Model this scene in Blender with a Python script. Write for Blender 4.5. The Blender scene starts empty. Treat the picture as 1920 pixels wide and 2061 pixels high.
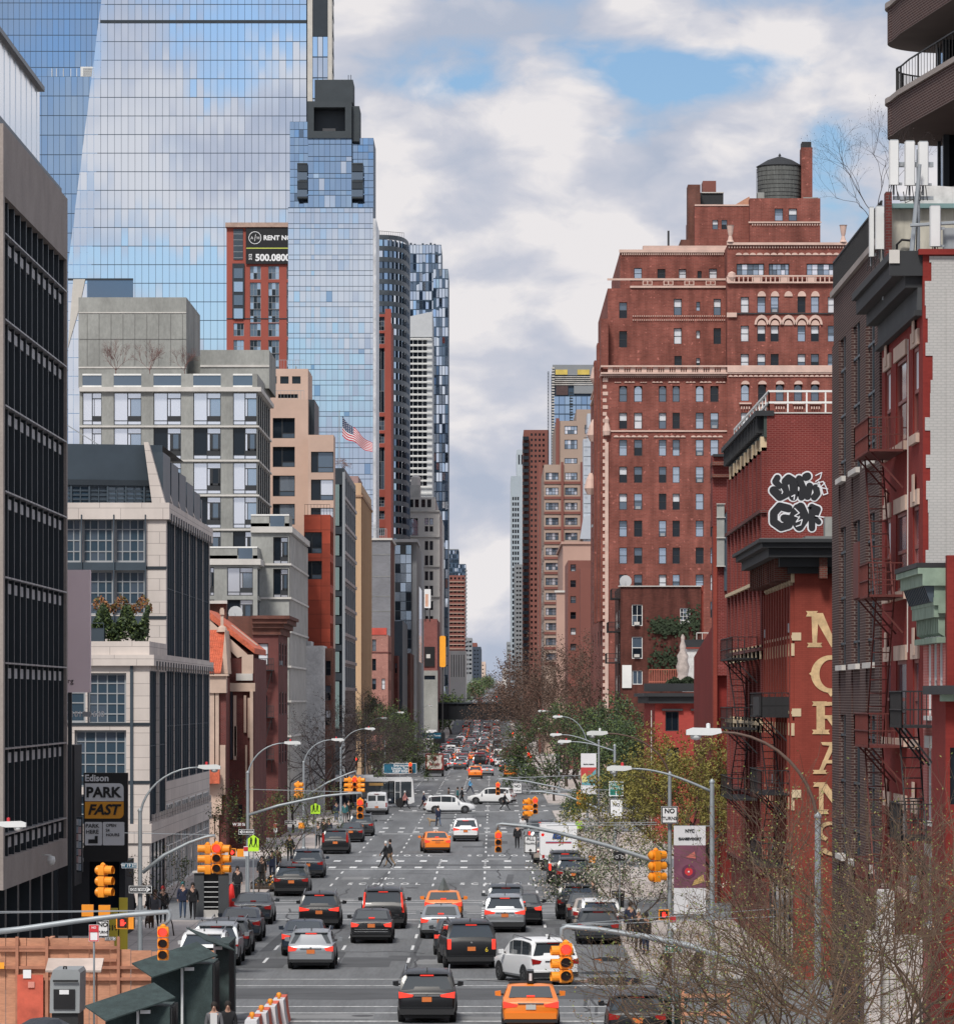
import bpy,bmesh,math,random
from mathutils import Vector,Matrix
random.seed(7)
R=random.Random(11)
SC=bpy.context.scene
COL=SC.collection
# ---- measured camera: px/py are photograph pixels, d metres from the camera along the avenue
F=9300.0;CX=992.0;CY=1408.0;H=10.7
def PX(px,d):return(px-CX)*d/F
def PZ(py,d):return H-(py-CY)*d/F
def GD(py):return F*H/(py-CY)
PI=math.pi
def rad(a):return math.radians(a)
def lerp(a,b,t):return a+(b-a)*t
def gz(d):
 if d<1250:return 0.0
 if d<1900:t=(d-1250)/650;return 11.0*t*t*(3-2*t)*0.9+1.5*t
 return 11.4+(d-1900)*0.0052
 # ------ materials
M={}
def nt(name):
 m=bpy.data.materials.new(name);m.use_nodes=True
 n=m.node_tree;b=n.nodes['Principled BSDF'];return m,n,b
def lin(c):
 return tuple(((x/255)/12.92 if x/255<=.04045 else((x/255+.055)/1.055)**2.4)for x in c)
def pos_vec(n,brick=False):
 g=n.nodes.new('ShaderNodeNewGeometry')
 if not brick:return g.outputs['Position']
 s=n.nodes.new('ShaderNodeSeparateXYZ');n.links.new(g.outputs['Position'],s.inputs[0])
 a=n.nodes.new('ShaderNodeMath');a.operation='ADD'
 n.links.new(s.outputs[0],a.inputs[0]);n.links.new(s.outputs[1],a.inputs[1])
 c=n.nodes.new('ShaderNodeCombineXYZ');n.links.new(a.outputs[0],c.inputs[0]);n.links.new(s.outputs[2],c.inputs[1])
 return c.outputs[0]
def noise(n,vec,scale,detail=4,rough=.6):
 t=n.nodes.new('ShaderNodeTexNoise');t.inputs['Scale'].default_value=scale
 t.inputs['Detail'].default_value=detail;t.inputs['Roughness'].default_value=rough
 if vec:n.links.new(vec,t.inputs['Vector'])
 return t.outputs['Fac']
def ramp(n,fac,stops):
 r=n.nodes.new('ShaderNodeValToRGB');n.links.new(fac,r.inputs[0])
 e=r.color_ramp.elements
 while len(e)<len(stops):e.new(.5)
 for i,(p,c)in enumerate(stops):
  e[i].position=p;e[i].color=(c[0],c[1],c[2],1)if not isinstance(c,float)else(c,c,c,1)
 return r.outputs[0]
def mix(n,fac,a,b,mode='MIX'):
 x=n.nodes.new('ShaderNodeMix');x.data_type='RGBA';x.blend_type=mode
 for s,v in((0,fac),(6,a),(7,b)):
  if hasattr(v,'links')or isinstance(v,bpy.types.NodeSocket):n.links.new(v,x.inputs[s])
  else:x.inputs[s].default_value=v if s==0 else(*v[:3],1)
 return x.outputs[2]
def mat(name,col,rough=.6,metal=0.,var=.25,scale=.6,emit=0.,spec=.5,fine=0.,finescale=20.,stretch=None,bump=0.,coat=0.):
 if name in M:return M[name]
 m,n,b=nt(name)
 b.inputs['Roughness'].default_value=rough;b.inputs['Metallic'].default_value=metal
 b.inputs['Specular IOR Level'].default_value=spec;b.inputs['Coat Weight'].default_value=coat
 c=(*col[:3],1)
 if var>0:
  v=pos_vec(n)
  if stretch:
   mp=n.nodes.new('ShaderNodeMapping');mp.inputs['Scale'].default_value=stretch
   n.links.new(v,mp.inputs[0]);v=mp.outputs[0]
  f=noise(n,v,scale,5)
  lo=tuple(x*(1-var)for x in col[:3]);hi=tuple(min(1,x*(1+var))for x in col[:3])
  out=ramp(n,f,[(.3,lo),(.7,hi)])
  if fine>0:
   f2=noise(n,v,finescale,3)
   k=ramp(n,f2,[(.3,1-fine),(.7,1+fine*.6)])
   out=mix(n,1.,out,k,'MULTIPLY')
  n.links.new(out,b.inputs['Base Color'])
  if bump:
   bp=n.nodes.new('ShaderNodeBump');bp.inputs['Strength'].default_value=bump;bp.inputs['Distance'].default_value=.02
   n.links.new(noise(n,v,finescale,4),bp.inputs['Height']);n.links.new(bp.outputs[0],b.inputs['Normal'])
 else:b.inputs['Base Color'].default_value=c
 if emit:
  b.inputs['Emission Color'].default_value=c;b.inputs['Emission Strength'].default_value=emit
 M[name]=m;return m
def brick(name,c1,c2,mortar,size=.21,rowh=.075,var=.25,msize=.012,soot=.0,pale=0.):
 if name in M:return M[name]
 m,n,b=nt(name);b.inputs['Roughness'].default_value=.9;b.inputs['Specular IOR Level'].default_value=.2
 v=pos_vec(n,True)
 t=n.nodes.new('ShaderNodeTexBrick');n.links.new(v,t.inputs['Vector'])
 t.inputs['Scale'].default_value=1.;t.inputs['Brick Width'].default_value=size;t.inputs['Row Height'].default_value=rowh
 t.inputs['Mortar Size'].default_value=msize;t.inputs['Bias'].default_value=-.2
 t.inputs['Color1'].default_value=(*c1,1);t.inputs['Color2'].default_value=(*c2,1);t.inputs['Mortar'].default_value=(*mortar,1)
 f=noise(n,v,.25,6,.65)
 k=ramp(n,f,[(.3,1-var),(.7,1+var*.7)])
 out=mix(n,1.,t.outputs['Color'],k,'MULTIPLY')
 if pale:
  f2=noise(n,v,2.2,2,.5)
  k2=ramp(n,f2,[(.66,0.),(.70,1.)])
  sep=n.nodes.new('ShaderNodeMath');sep.operation='MULTIPLY';sep.inputs[1].default_value=pale
  n.links.new(k2,sep.inputs[0])
  out=mix(n,sep.outputs[0],out,tuple(min(1,x*2.1+.05)for x in c1))
 if soot:
  mp=n.nodes.new('ShaderNodeMapping');mp.inputs['Scale'].default_value=(.9,.12,1);n.links.new(v,mp.inputs[0])
  f3=noise(n,mp.outputs[0],1.1,4)
  out=mix(n,1.,out,ramp(n,f3,[(.35,1-soot),(.6,1.)]),'MULTIPLY')
 n.links.new(out,b.inputs['Base Color'])
 M[name]=m;return m
def glass(name,col=(.02,.03,.04),rough=.06,metal=0.,spec=.9,var=.0):
 if name in M:return M[name]
 m,n,b=nt(name)
 b.inputs['Roughness'].default_value=rough;b.inputs['Metallic'].default_value=metal
 b.inputs['Specular IOR Level'].default_value=spec;b.inputs['IOR'].default_value=1.6
 if var:
  f=noise(n,pos_vec(n),.22,3)
  n.links.new(ramp(n,f,[(.35,tuple(x*(1-var)for x in col)),(.65,tuple(min(1,x*(1+var))for x in col))]),b.inputs['Base Color'])
 else:b.inputs['Base Color'].default_value=(*col,1)
 M[name]=m;return m
 # ------ objects
def tag(o,label=None,cat=None,group=None,kind=None):
 if label:o['label']=label
 if cat:o['category']=cat
 if group:o['group']=group
 if kind:o['kind']=kind
 return o
def thing(name,label,cat,loc=(0,0,0),rz=0.,group=None):
 o=bpy.data.objects.new(name,None);COL.objects.link(o);o.location=loc;o.rotation_euler=(0,0,rz)
 o.empty_display_size=.3
 return tag(o,label,cat,group)
KIDS={}
def setp(o,p):
 o.parent=p;KIDS.setdefault(p.name,[]).append(o)
def dup(o,loc=None,rz=None,label=None,group=None,parent=None,matmap=None,scale=None):
 c=o.copy();COL.objects.link(c)
 if parent is not None:setp(c,parent)
 if loc is not None:c.location=loc
 if rz is not None:c.rotation_euler=(0,0,rz)
 if scale is not None:c.scale=scale
 if label:c['label']=label
 if group:c['group']=group
 if matmap and c.type=='MESH':
  for i,s in enumerate(c.material_slots):
   mm=c.data.materials[i]
   if mm and mm.name in matmap:
    s.link='OBJECT';s.material=matmap[mm.name]
 for ch in KIDS.get(o.name,[]):dup(ch,parent=c,matmap=matmap)
 return c
def newobj(name,me,parent=None):
 o=bpy.data.objects.new(name,me);COL.objects.link(o)
 if parent is not None:setp(o,parent)
 return o
class MB:
 def __init__(s):s.v=[];s.f=[];s.m=[];s.mats=[];s.isl=[]
 def mi(s,m):
  if m not in s.mats:s.mats.append(m)
  return s.mats.index(m)
 def face(s,pts,m):
  i=len(s.v);s.v+=[tuple(p)for p in pts];s.f.append(tuple(range(i,i+len(pts))));s.m.append(s.mi(m))
 def mesh(s,vs,fs,m):
  i=len(s.v);s.isl.append((i,len(s.f)));s.v+=[tuple(p)for p in vs];k=s.mi(m)
  for f in fs:s.f.append(tuple(i+j for j in f));s.m.append(k)
 def box(s,x0,x1,y0,y1,z0,z1,m):
  if x0>x1:x0,x1=x1,x0
  if y0>y1:y0,y1=y1,y0
  if z0>z1:z0,z1=z1,z0
  s.mesh([(x0,y0,z0),(x1,y0,z0),(x1,y1,z0),(x0,y1,z0),(x0,y0,z1),(x1,y0,z1),(x1,y1,z1),(x0,y1,z1)],[(0,3,2,1),(4,5,6,7),(0,1,5,4),(1,2,6,5),(2,3,7,6),(3,0,4,7)],m)
 def obox(s,c,u,v,w,m):
  c,u,v,w=map(Vector,(c,u,v,w))
  P=[c+a*u+b*v+e*w for e in(-1,1)for a,b in((-1,-1),(1,-1),(1,1),(-1,1))]
  s.mesh(P,[(0,3,2,1),(4,5,6,7),(0,1,5,4),(1,2,6,5),(2,3,7,6),(3,0,4,7)],m)
 def bar(s,a,b,r,m,n=4):
  s.tube([a,b],[r,r],n,m)
 def tube(s,pts,rs,n,m,cap=True):
  pts=[Vector(p)for p in pts]
  if not hasattr(rs,'__len__'):rs=[rs]*len(pts)
  vs=[];prev=None
  for i,p in enumerate(pts):
   a=pts[max(0,i-1)];b=pts[min(len(pts)-1,i+1)]
   t=(b-a)
   if t.length<1e-9:t=Vector((0,0,1))
   t.normalize()
   if prev is None:up=Vector((0,0,1))if abs(t.z)<.9 else Vector((1,0,0));x=t.cross(up).normalized()
   else:
    x=prev-t*prev.dot(t)
    x=x.normalized()if x.length>1e-6 else t.orthogonal().normalized()
   prev=x;y=t.cross(x)
   for k in range(n):
    an=2*PI*(k+.5)/n
    vs.append(p+(x*math.cos(an)+y*math.sin(an))*rs[i])
  fs=[]
  for i in range(len(pts)-1):
   for k in range(n):
    k2=(k+1)%n
    fs.append((i*n+k,i*n+k2,(i+1)*n+k2,(i+1)*n+k))
  if cap and n>2:
   fs.append(tuple(reversed(range(n))));fs.append(tuple((len(pts)-1)*n+k for k in range(n)))
  s.mesh(vs,fs,m)
 def lathe(s,prof,n,m,c=(0,0,0),axis='z'):
  vs=[]
  for r,z in prof:
   for k in range(n):
    a=2*PI*k/n;x,y=r*math.cos(a),r*math.sin(a)
    if axis=='z':p=(c[0]+x,c[1]+y,c[2]+z)
    elif axis=='y':p=(c[0]+x,c[1]-z,c[2]+y)
    else:p=(c[0]+z,c[1]+x,c[2]+y)
    vs.append(p)
  fs=[(i*n+k,i*n+(k+1)%n,(i+1)*n+(k+1)%n,(i+1)*n+k)for i in range(len(prof)-1)for k in range(n)]
  fs.append(tuple(reversed(range(n))));fs.append(tuple((len(prof)-1)*n+k for k in range(n)))
  s.mesh(vs,fs,m)
 def prism(s,poly,h0,h1,m,axis='y'):
  def P(a,b,h):return{'y':(a,h,b),'x':(h,a,b),'z':(a,b,h)}[axis]
  n=len(poly);vs=[P(a,b,h0)for a,b in poly]+[P(a,b,h1)for a,b in poly]
  fs=[tuple(range(n)),tuple(reversed(range(n,2*n)))]+[(i,n+i,n+(i+1)%n,(i+1)%n)for i in range(n)]
  s.mesh(vs,fs,m)
 def build(s,name,parent=None,world=False,smooth=False,loc=None,angle=None):
  me=bpy.data.meshes.new(name)
  off=Vector(parent.location)if(world and parent is not None)else Vector((0,0,0))
  vs=[(a-off.x,b-off.y,c-off.z)for a,b,c in s.v]if off.length else s.v
  me.from_pydata(vs,[],s.f)
  for m in s.mats:me.materials.append(m)
  me.polygons.foreach_set('material_index',s.m)
  if smooth or angle:
   me.polygons.foreach_set('use_smooth',[True]*len(me.polygons))
   if angle:me.set_sharp_from_angle(angle=rad(angle))
  me.update()
  o=newobj(name,me,parent)
  if loc:o.location=loc
  return o
def fixn(o):
 bm=bmesh.new();bm.from_mesh(o.data);bmesh.ops.remove_doubles(bm,verts=bm.verts,dist=1e-5)
 bmesh.ops.recalc_face_normals(bm,faces=bm.faces);bm.to_mesh(o.data);bm.free();return o
TXT={}
def text_mesh(body,size,m,bold=0.,shear=0.,extrude=.004,spacing=1.0,align='CENTER'):
 cu=bpy.data.curves.new('text','FONT');cu.body=body;cu.size=size;cu.offset=bold;cu.shear=shear
 cu.extrude=extrude;cu.align_x=align;cu.align_y='CENTER';cu.space_character=spacing;cu.resolution_u=3
 o=bpy.data.objects.new('text',cu);COL.objects.link(o)
 dg=bpy.context.evaluated_depsgraph_get();me=bpy.data.meshes.new_from_object(o.evaluated_get(dg))
 bpy.data.objects.remove(o);bpy.data.curves.remove(cu)
 me.materials.clear();me.materials.append(m)
 return me
def text(name,body,size,m,loc,parent=None,face='-y',**k):
 sx=k.pop('sx',1.)
 me=text_mesh(body,size,m,**k);o=newobj(name,me,parent)
 rx=rad(90)
 off=Vector(parent.location)if parent is not None else Vector((0,0,0))
 o.location=Vector(loc)-off
 o.rotation_euler={'-y':(rx,0,0),'z':(0,0,0),'-x':(rx,0,rad(-90)),'+x':(rx,0,rad(90))}[face]
 o.scale=(sx,1,1)
 return o
EXPO=0.25;SUNE=3.0;CLOUD=.75;SKYTINT=(.68,.77,.88)
GAPS=[(1330,150,190,60,.27),(900,175,130,38,.24),(850,250,60,40,.12),(1660,300,60,110,.20),(1240,270,70,30,.15),(1020,600,120,45,.14),(1090,350,90,25,.10),(980,860,60,70,.10),(1560,120,120,50,.16),(920,300,60,40,-.15),(1420,330,160,70,-.2),(1150,430,260,50,-.2),(1050,720,120,70,-.2),(930,40,300,40,-.25),(1000,1200,120,260,-.35)]
BGAPS=[(380,200,300,300,.08),(570,65,90,28,.45),(500,150,90,50,.25),(400,60,70,30,.15),(420,190,40,40,.2),(300,340,110,70,.14),(420,440,200,25,.22),(360,530,260,38,.45),(440,640,200,60,.4),(330,250,160,60,-.2),(560,300,120,90,-.25),(520,400,120,30,-.2),(230,60,60,60,-.1),(660,620,90,60,.1),(660,760,90,60,.3),(660,560,80,50,-.25),(120,80,90,90,.2),(130,300,60,100,.1),(640,450,80,40,.15)]
# ------ camera, world, light
cam=bpy.data.objects.new('camera',bpy.data.cameras.new('camera'));COL.objects.link(cam);SC.camera=cam
cam.location=(0,0,H);cam.rotation_euler=(rad(90),0,0)
cam.data.sensor_fit='HORIZONTAL';cam.data.sensor_width=36;cam.data.lens=F/1920*36
cam.data.shift_x=(960-CX)/1920;cam.data.shift_y=(CY-1030.5)/1920
cam.data.clip_start=1;cam.data.clip_end=20000
SC.view_settings.view_transform='Standard';SC.view_settings.look='None';SC.view_settings.gamma=1;SC.view_settings.exposure=EXPO
SUN_EL,SUN_AZ=50.,196.
W=bpy.data.worlds.new("World");SC.world=W;W.use_nodes=True
n=W.node_tree;n.nodes.clear()
out=n.nodes.new('ShaderNodeOutputWorld');bg=n.nodes.new('ShaderNodeBackground');n.links.new(bg.outputs[0],out.inputs[0])
sky=n.nodes.new('ShaderNodeTexSky');sky.sky_type='NISHITA';sky.sun_disc=False
sky.sun_elevation=rad(SUN_EL);sky.sun_rotation=rad(SUN_AZ);sky.air_density=1.0;sky.dust_density=.6;sky.ozone_density=2.5
bg.inputs['Strength'].default_value=.1
tc=n.nodes.new('ShaderNodeTexCoord');D=tc.outputs['Generated']
def mth(op,a,b=None,c=None):
 x=n.nodes.new('ShaderNodeMath');x.operation=op
 for i,v in enumerate((a,b,c)):
  if v is None:continue
  if isinstance(v,(int,float)):x.inputs[i].default_value=v
  else:n.links.new(v,x.inputs[i])
 return x.outputs[0]
sp=n.nodes.new('ShaderNodeSeparateXYZ');n.links.new(D,sp.inputs[0])
mp=n.nodes.new('ShaderNodeMapping');mp.inputs['Scale'].default_value=(1,1,1.9);n.links.new(D,mp.inputs[0])
mp.inputs['Location'].default_value=(.37,.11,.23)
wn=n.nodes.new('ShaderNodeTexNoise');wn.inputs['Scale'].default_value=30;wn.inputs['Detail'].default_value=3;n.links.new(mp.outputs[0],wn.inputs[0])
wv=n.nodes.new('ShaderNodeVectorMath');wv.operation='MULTIPLY_ADD';n.links.new(wn.outputs['Color'],wv.inputs[0]);wv.inputs[1].default_value=(.02,.02,.02);n.links.new(mp.outputs[0],wv.inputs[2])
c1=n.nodes.new('ShaderNodeTexNoise');c1 .inputs['Scale'].default_value=13;c1 .inputs['Detail'].default_value=9;c1 .inputs['Roughness'].default_value=.55;n.links.new(wv.outputs[0],c1 .inputs[0])
c2=n.nodes.new('ShaderNodeTexNoise');c2 .inputs['Scale'].default_value=26;c2 .inputs['Detail'].default_value=6;c2 .inputs['Roughness'].default_value=.5;n.links.new(wv.outputs[0],c2 .inputs[0])
ysafe=mth('MAXIMUM',sp.outputs[1],.02)
A=mth('DIVIDE',sp.outputs[0],ysafe);E=mth('DIVIDE',sp.outputs[2],ysafe)
yb_=mth('MAXIMUM',mth('MULTIPLY',sp.outputs[1],-1.),.02);A2=mth('DIVIDE',sp.outputs[0],yb_);E2=mth('DIVIDE',sp.outputs[2],yb_)
def gap(px,py,rx,ry,k,A=A,E=E):
 a=mth('DIVIDE',mth('SUBTRACT',A,(px-CX)/F),rx/F);e=mth('DIVIDE',mth('SUBTRACT',E,(CY-py)/F),ry/F)
 r2=mth('ADD',mth('MULTIPLY',a,a),mth('MULTIPLY',e,e))
 return mth('MULTIPLY',mth('EXPONENT',mth('MULTIPLY',r2,-1.)),k)
dens=mth('MULTIPLY_ADD',mth('SUBTRACT',c1 .outputs['Fac'],.5),.95,.61)
front=mth('GREATER_THAN',sp.outputs[1],.1)
gs=None
for g in GAPS:
 x=gap(*g);gs=x if gs is None else mth('ADD',gs,x)
gs=mth('MULTIPLY',gs,front)
g2=None
for g in BGAPS:
 x=gap(*g,A2,E2);g2=x if g2 is None else mth('ADD',g2,x)
gs=mth('ADD',gs,mth('MULTIPLY',g2,mth('LESS_THAN',sp.outputs[1],-.1)))
dens=mth('SUBTRACT',dens,gs)
dens=mth('MULTIPLY_ADD',mth('SUBTRACT',c2 .outputs['Fac'],.5),.5,dens)
mask=ramp(n,dens,[(.40,0.),(.48,.6),(.58,1.)])
shade=mth('ADD',mth('MULTIPLY',mth('SUBTRACT',c2 .outputs['Fac'],.5),1.1),mth('MULTIPLY_ADD',c1 .outputs['Fac'],.55,.22))
K=CLOUD
cc=ramp(n,shade,[(.33,(.50*K,.56*K,.69*K)),(.50,(.66*K,.68*K,.77*K)),(.64,(.93*K,.90*K,.91*K))])
ccs=n.nodes.new('ShaderNodeVectorMath');ccs.operation='SCALE';ccs.inputs['Scale'].default_value=10.;n.links.new(cc,ccs.inputs[0])
tint=mix(n,1.,sky.outputs[0],SKYTINT,'MULTIPLY')
fin=mix(n,mask,tint,ccs.outputs[0])
n.links.new(fin,bg.inputs['Color'])
sl=bpy.data.lights.new('sun','SUN');so=bpy.data.objects.new('sun',sl);COL.objects.link(so)
sl.energy=SUNE;sl.angle=rad(12);sl.color=(1,.95,.88)
az=rad(SUN_AZ);sd=Vector((math.sin(az)*math.cos(rad(SUN_EL)),math.cos(az)*math.cos(rad(SUN_EL)),math.sin(rad(SUN_EL))))
so.rotation_euler=sd.to_track_quat('Z','Y').to_euler()
# ------ ground, road, pavements
ASPH=mat('asphalt',(.15,.157,.165),.88,var=.28,scale=.55,fine=.14,finescale=9,spec=.3,stretch=(1,.05,1))
PATCH=mat('asphalt_dark',(.088,.092,.098),.9,var=.15,scale=.5,spec=.3)
PATCHL=mat('asphalt_pale',(.21,.215,.22),.9,var=.12,scale=.5,spec=.3)
CONC=mat('pavement',(.44,.395,.37),.9,var=.2,scale=.35,fine=.12,finescale=5)
KERB=mat('kerb',(.42,.41,.40),.85,var=.2)
GROUND=mat('ground',(.12,.12,.12),.95)
PAINT=mat('road_paint',(.66,.67,.67),.75,var=.35,scale=2.6,fine=.4,finescale=7)
def strip(name,x0,x1,ds,z,m,kind='structure',xf=None):
 b=MB();vs=[];fs=[]
 for i,d in enumerate(ds):
  vs+=[(x0,d,gz(d)+z),(x1,d,gz(d)+z)]
  if i:fs.append((2*i-2,2*i-1,2*i+1,2*i))
 b.mesh(vs,fs,m);o=b.build(name);o['kind']=kind;return o
DS=[20,1250]+[1250+40*i for i in range(1,18)]+[2200,3000,4500,7000]
g=MB();g.face([(-9000,-3000,-.3),(9000,-3000,-.3),(9000,12000,-.3),(-9000,12000,-.3)],GROUND)
g.build('ground')['kind']='structure'
XL,XR=-17.8,11.5
KL,KR=-12.4,5.6
strip('avenue',XL-2,XR+2,DS,.0,ASPH)
NS=[(150,177),(221,246),(290,310),(368,388),(441,468),(521,545),(611,645),(700,720),(780,800),(860,880),(940,960),(1020,1045)]
sb=MB()
for a,c in NS:
 sb.face([(-400,a+1,.004),(XL-1,a+1,.004),(XL-1,c-1,.004),(-400,c-1,.004)],ASPH)
 sb.face([(XR+1,a+1,.004),(400,a+1,.004),(400,c-1,.004),(XR+1,c-1,.004)],ASPH)
sb.build('side_street')['kind']='structure'
def rounded_block(b,x0,x1,y0,y1,z,corner_x,m,mk,r=3.5):
 sgn=1 if corner_x=='hi' else-1
 xe=x1 if sgn>0 else x0;xi=x0 if sgn>0 else x1
 pts=[(xi,y0)]
 for k in range(7):a=rad(90)*k/6;pts.append((xe-sgn*r+sgn*r*math.sin(a),y0+r-r*math.cos(a)))
 for k in range(7):a=rad(90)*k/6;pts.append((xe-sgn*r+sgn*r*math.cos(a),y1-r+r*math.sin(a)))
 pts.append((xi,y1))
 if sgn<0:pts=pts[::-1]
 b.mesh([(x,y,z)for x,y in pts],[tuple(range(len(pts)))],m)
 nn=len(pts)
 b.mesh([(x,y,z)for x,y in pts]+[(x,y,-.05)for x,y in pts],[(i,nn+i,nn+(i+1)%nn,(i+1)%nn)for i in range(nn)],mk)
edges=[20]+[v for ac in NS for v in ac]+[1200]
for sd_ in('left','right'):
 for i in range(0,len(edges),2):
  b=MB()
  if sd_=='left':rounded_block(b,-90,KL,edges[i],edges[i+1],.15,'hi',CONC,KERB)
  else:rounded_block(b,KR,90,edges[i],edges[i+1],.15,'lo',CONC,KERB)
  b.build('pavement')['kind']='structure'
for x0,x1 in((-90,KL),(KR,90)):strip('pavement',x0,x1,DS[1:],.15,CONC)
mk=MB()
def rect(x0,x1,y0,y1,z=.008,m=None):mk.face([(x0,y0,z+gz(y0)),(x1,y0,z+gz(y0)),(x1,y1,z+gz(y1)),(x0,y1,z+gz(y1))],m or PAINT)
LINES=[-9.3,-6.4,-3.45,-.5,2.45]
def in_x(d,pad=4):return any(a-pad<d<c+pad for a,c in NS)
for xl in LINES:
 d=101.
 while d<1150:
  if not in_x(d):rect(xl-.06,xl+.06,d,d+3.6)
  elif int(d)%2==0 or 1:
   pass
  d+=9.6
for k,(a,c)in enumerate(NS):
 if k==0:continue
 for xl in LINES[1:4]:
  d=a+2.
  while d<c-1:rect(xl-.07,xl+.07,d,d+.9);d+=2.6
def bars(d,depth,x0=KL+.5,x1=KR-.5,w=.45,gapw=.95):
 x=x0
 while x<x1:
  j=R.uniform(-.08,.08)
  rect(x+j,x+w+j,d,d+depth*R.uniform(.85,1.05));x+=w+gapw
for d in(292.5,304,371,382,442,462,523,539,612,640,702,716):bars(d,2.2+d*.0016)
for d in(172.3,176.3):rect(KL+.6,KR-.8,d,d+.22)
for d in(157.3,160.6):rect(KL+1.0,KR-.5,d,d+.24)
rect(KL+.6,KR-.5,153.2,153.55)
for d in(223.8,230.6):rect(KL+.6,KR-.6,d,d+.3)
for d in(242.8,245.5):rect(KL+.6,KR-.6,d,d+.3)
rect(KL+2,KR-.6,290.3,290.8);rect(-8.8,KR-.6,366.6,367.3);rect(-8.8,KR-.6,438.6,439.4)
def patch(x0,x1,y0,y1,m,z=.004):
 n_=9;lo=[(lerp(x0,x1,t/n_),y0+R.uniform(0,.12)*(y1-y0))for t in range(n_+1)]
 hi=[(lerp(x0,x1,t/n_),y1-R.uniform(0,.12)*(y1-y0))for t in range(n_,-1,-1)]
 mk.face([(x,y,z)for x,y in lo+hi],m)
patch(KL+.3,KR+3,164.3,171.6,PATCH);patch(KL+3,-4,154.5,157,PATCHL);patch(-3,5,154,155.6,PATCHL)
patch(KL+.5,KR-.5,296.5,299.5,PATCH);patch(-9,-5.5,294,295.6,PATCH,.0045);patch(-7.2,-6.2,183,196,PATCH)
patch(KL+.5,KR-.5,232,240,PATCHL);patch(-3.2,-1.2,186,190,PATCHL,.0045)
mk2=MB();tl=mk.build('road_markings');tl['kind']='structure'
def roadtext(body,x,d,size,sy):
 me=text_mesh(body,size,PAINT,bold=.03*size,extrude=0,spacing=2.1);o=newobj('road_lettering',me)
 o.location=(x,d,.009);o.scale=(1,sy,1);o['kind']='structure';return o
for x in(-6.3,.2):roadtext('SCHOOL',x,267.5,.62,6.5)
roadtext('X-ING',-6.5,275.5,.5,4)
for x in(-6.2,.3):roadtext('SCHOOL',x,316,.6,7)
for x,y,w_,l_ in((-9.9,196,.5,22),(-3.6,176,.25,40),(2.6,182,.3,34),(-6.9,258,.3,28),(.6,262,.4,20)):mk2 .face([(x,y,.0042),(x+w_,y,.0042),(x+w_+.3,y+l_,.0042),(x+.3,y+l_,.0042)],PATCH)
for k in range(26):x,y=R.uniform(-11,5),R.uniform(158,420);w_,l_=R.uniform(.6,2.2),R.uniform(2,7);mk2 .face([(x,y,.003+k*.00003),(x+w_,y,.003+k*.00003),(x+w_,y+l_,.003+k*.00003),(x,y+l_,.003+k*.00003)],R.choice((PATCH,PATCHL,PATCH)))
TAR=mat('tar_seam',(.05,.052,.056),.8,var=0)
for k in range(34):
 x,y=R.uniform(-11.5,5),R.uniform(150,330);P=[(x,y)];along=R.random()<.6
 for i in range(7):x+=R.gauss(0,.12)+(0 if along else.5);y+=(R.uniform(1.2,3.5)if along else R.gauss(0,.5));P.append((x,y))
 for(xa,ya),(xb,yb)in zip(P,P[1:]):w_=.05 if along else.0;h_=.0 if along else.16;mk2 .face([(xa-w_,ya-h_,.0052),(xa+w_,ya+h_,.0052),(xb+w_,yb+h_,.0052),(xb-w_,yb-h_,.0052)][::1],TAR)
mk2 .build('road_patches')['kind']='structure'
mh=MB();IRON=mat('iron',(.05,.05,.055),.7)
for x,y in((-7.9,190),(-1.6,214),(-4.6,262),(1.3,233),(-10.4,181),(-4.4,156)):
 mh.face([(x+.38*math.cos(a*PI/8),y+.38*math.sin(a*PI/8),.012)for a in range(16)],IRON)
mh.build('manhole_covers')['kind']='structure'
WET=glass('puddle_water',(.03,.035,.04),.02,spec=1.)
pd=MB()
for(cx,cy,rx,ry)in((4.6,175.2,1.35,2.4),(4.85,190,.7,1.6),(4.3,180.5,.9,1.0)):
 pd.face([(min(cx+rx*math.cos(a*PI/12)*(1+.15*math.sin(a*1.7)),KR-.04),cy+ry*math.sin(a*PI/12)*(1+.1*math.cos(a*2.3)),.013)for a in range(24)],WET)
o=pd.build('puddle');o['kind']='structure'
JT=mat('joint',(.2,.19,.18),.9)
jb=MB()
for d in range(104,300,2):
 if in_x(d,1):continue
 jb.face([(KR+.3,d,.1535),(XR,d,.1535),(XR,d+.05,.1535),(KR+.3,d+.05,.1535)],JT)
 jb.face([(-22,d,.1535),(KL-.3,d,.1535),(KL-.3,d+.05,.1535),(-22,d+.05,.1535)],JT)
for x in(7.1,8.6,10.1,-14,-15.5,-17):jb.face([(x,104,.1538),(x+.03,104,.1538),(x+.03,149,.1538),(x,149,.1538)],JT);jb.face([(x,178,.1538),(x+.03,178,.1538),(x+.03,220,.1538),(x,220,.1538)],JT)
jb.build('pavement_joints')['kind']='structure'
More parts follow.
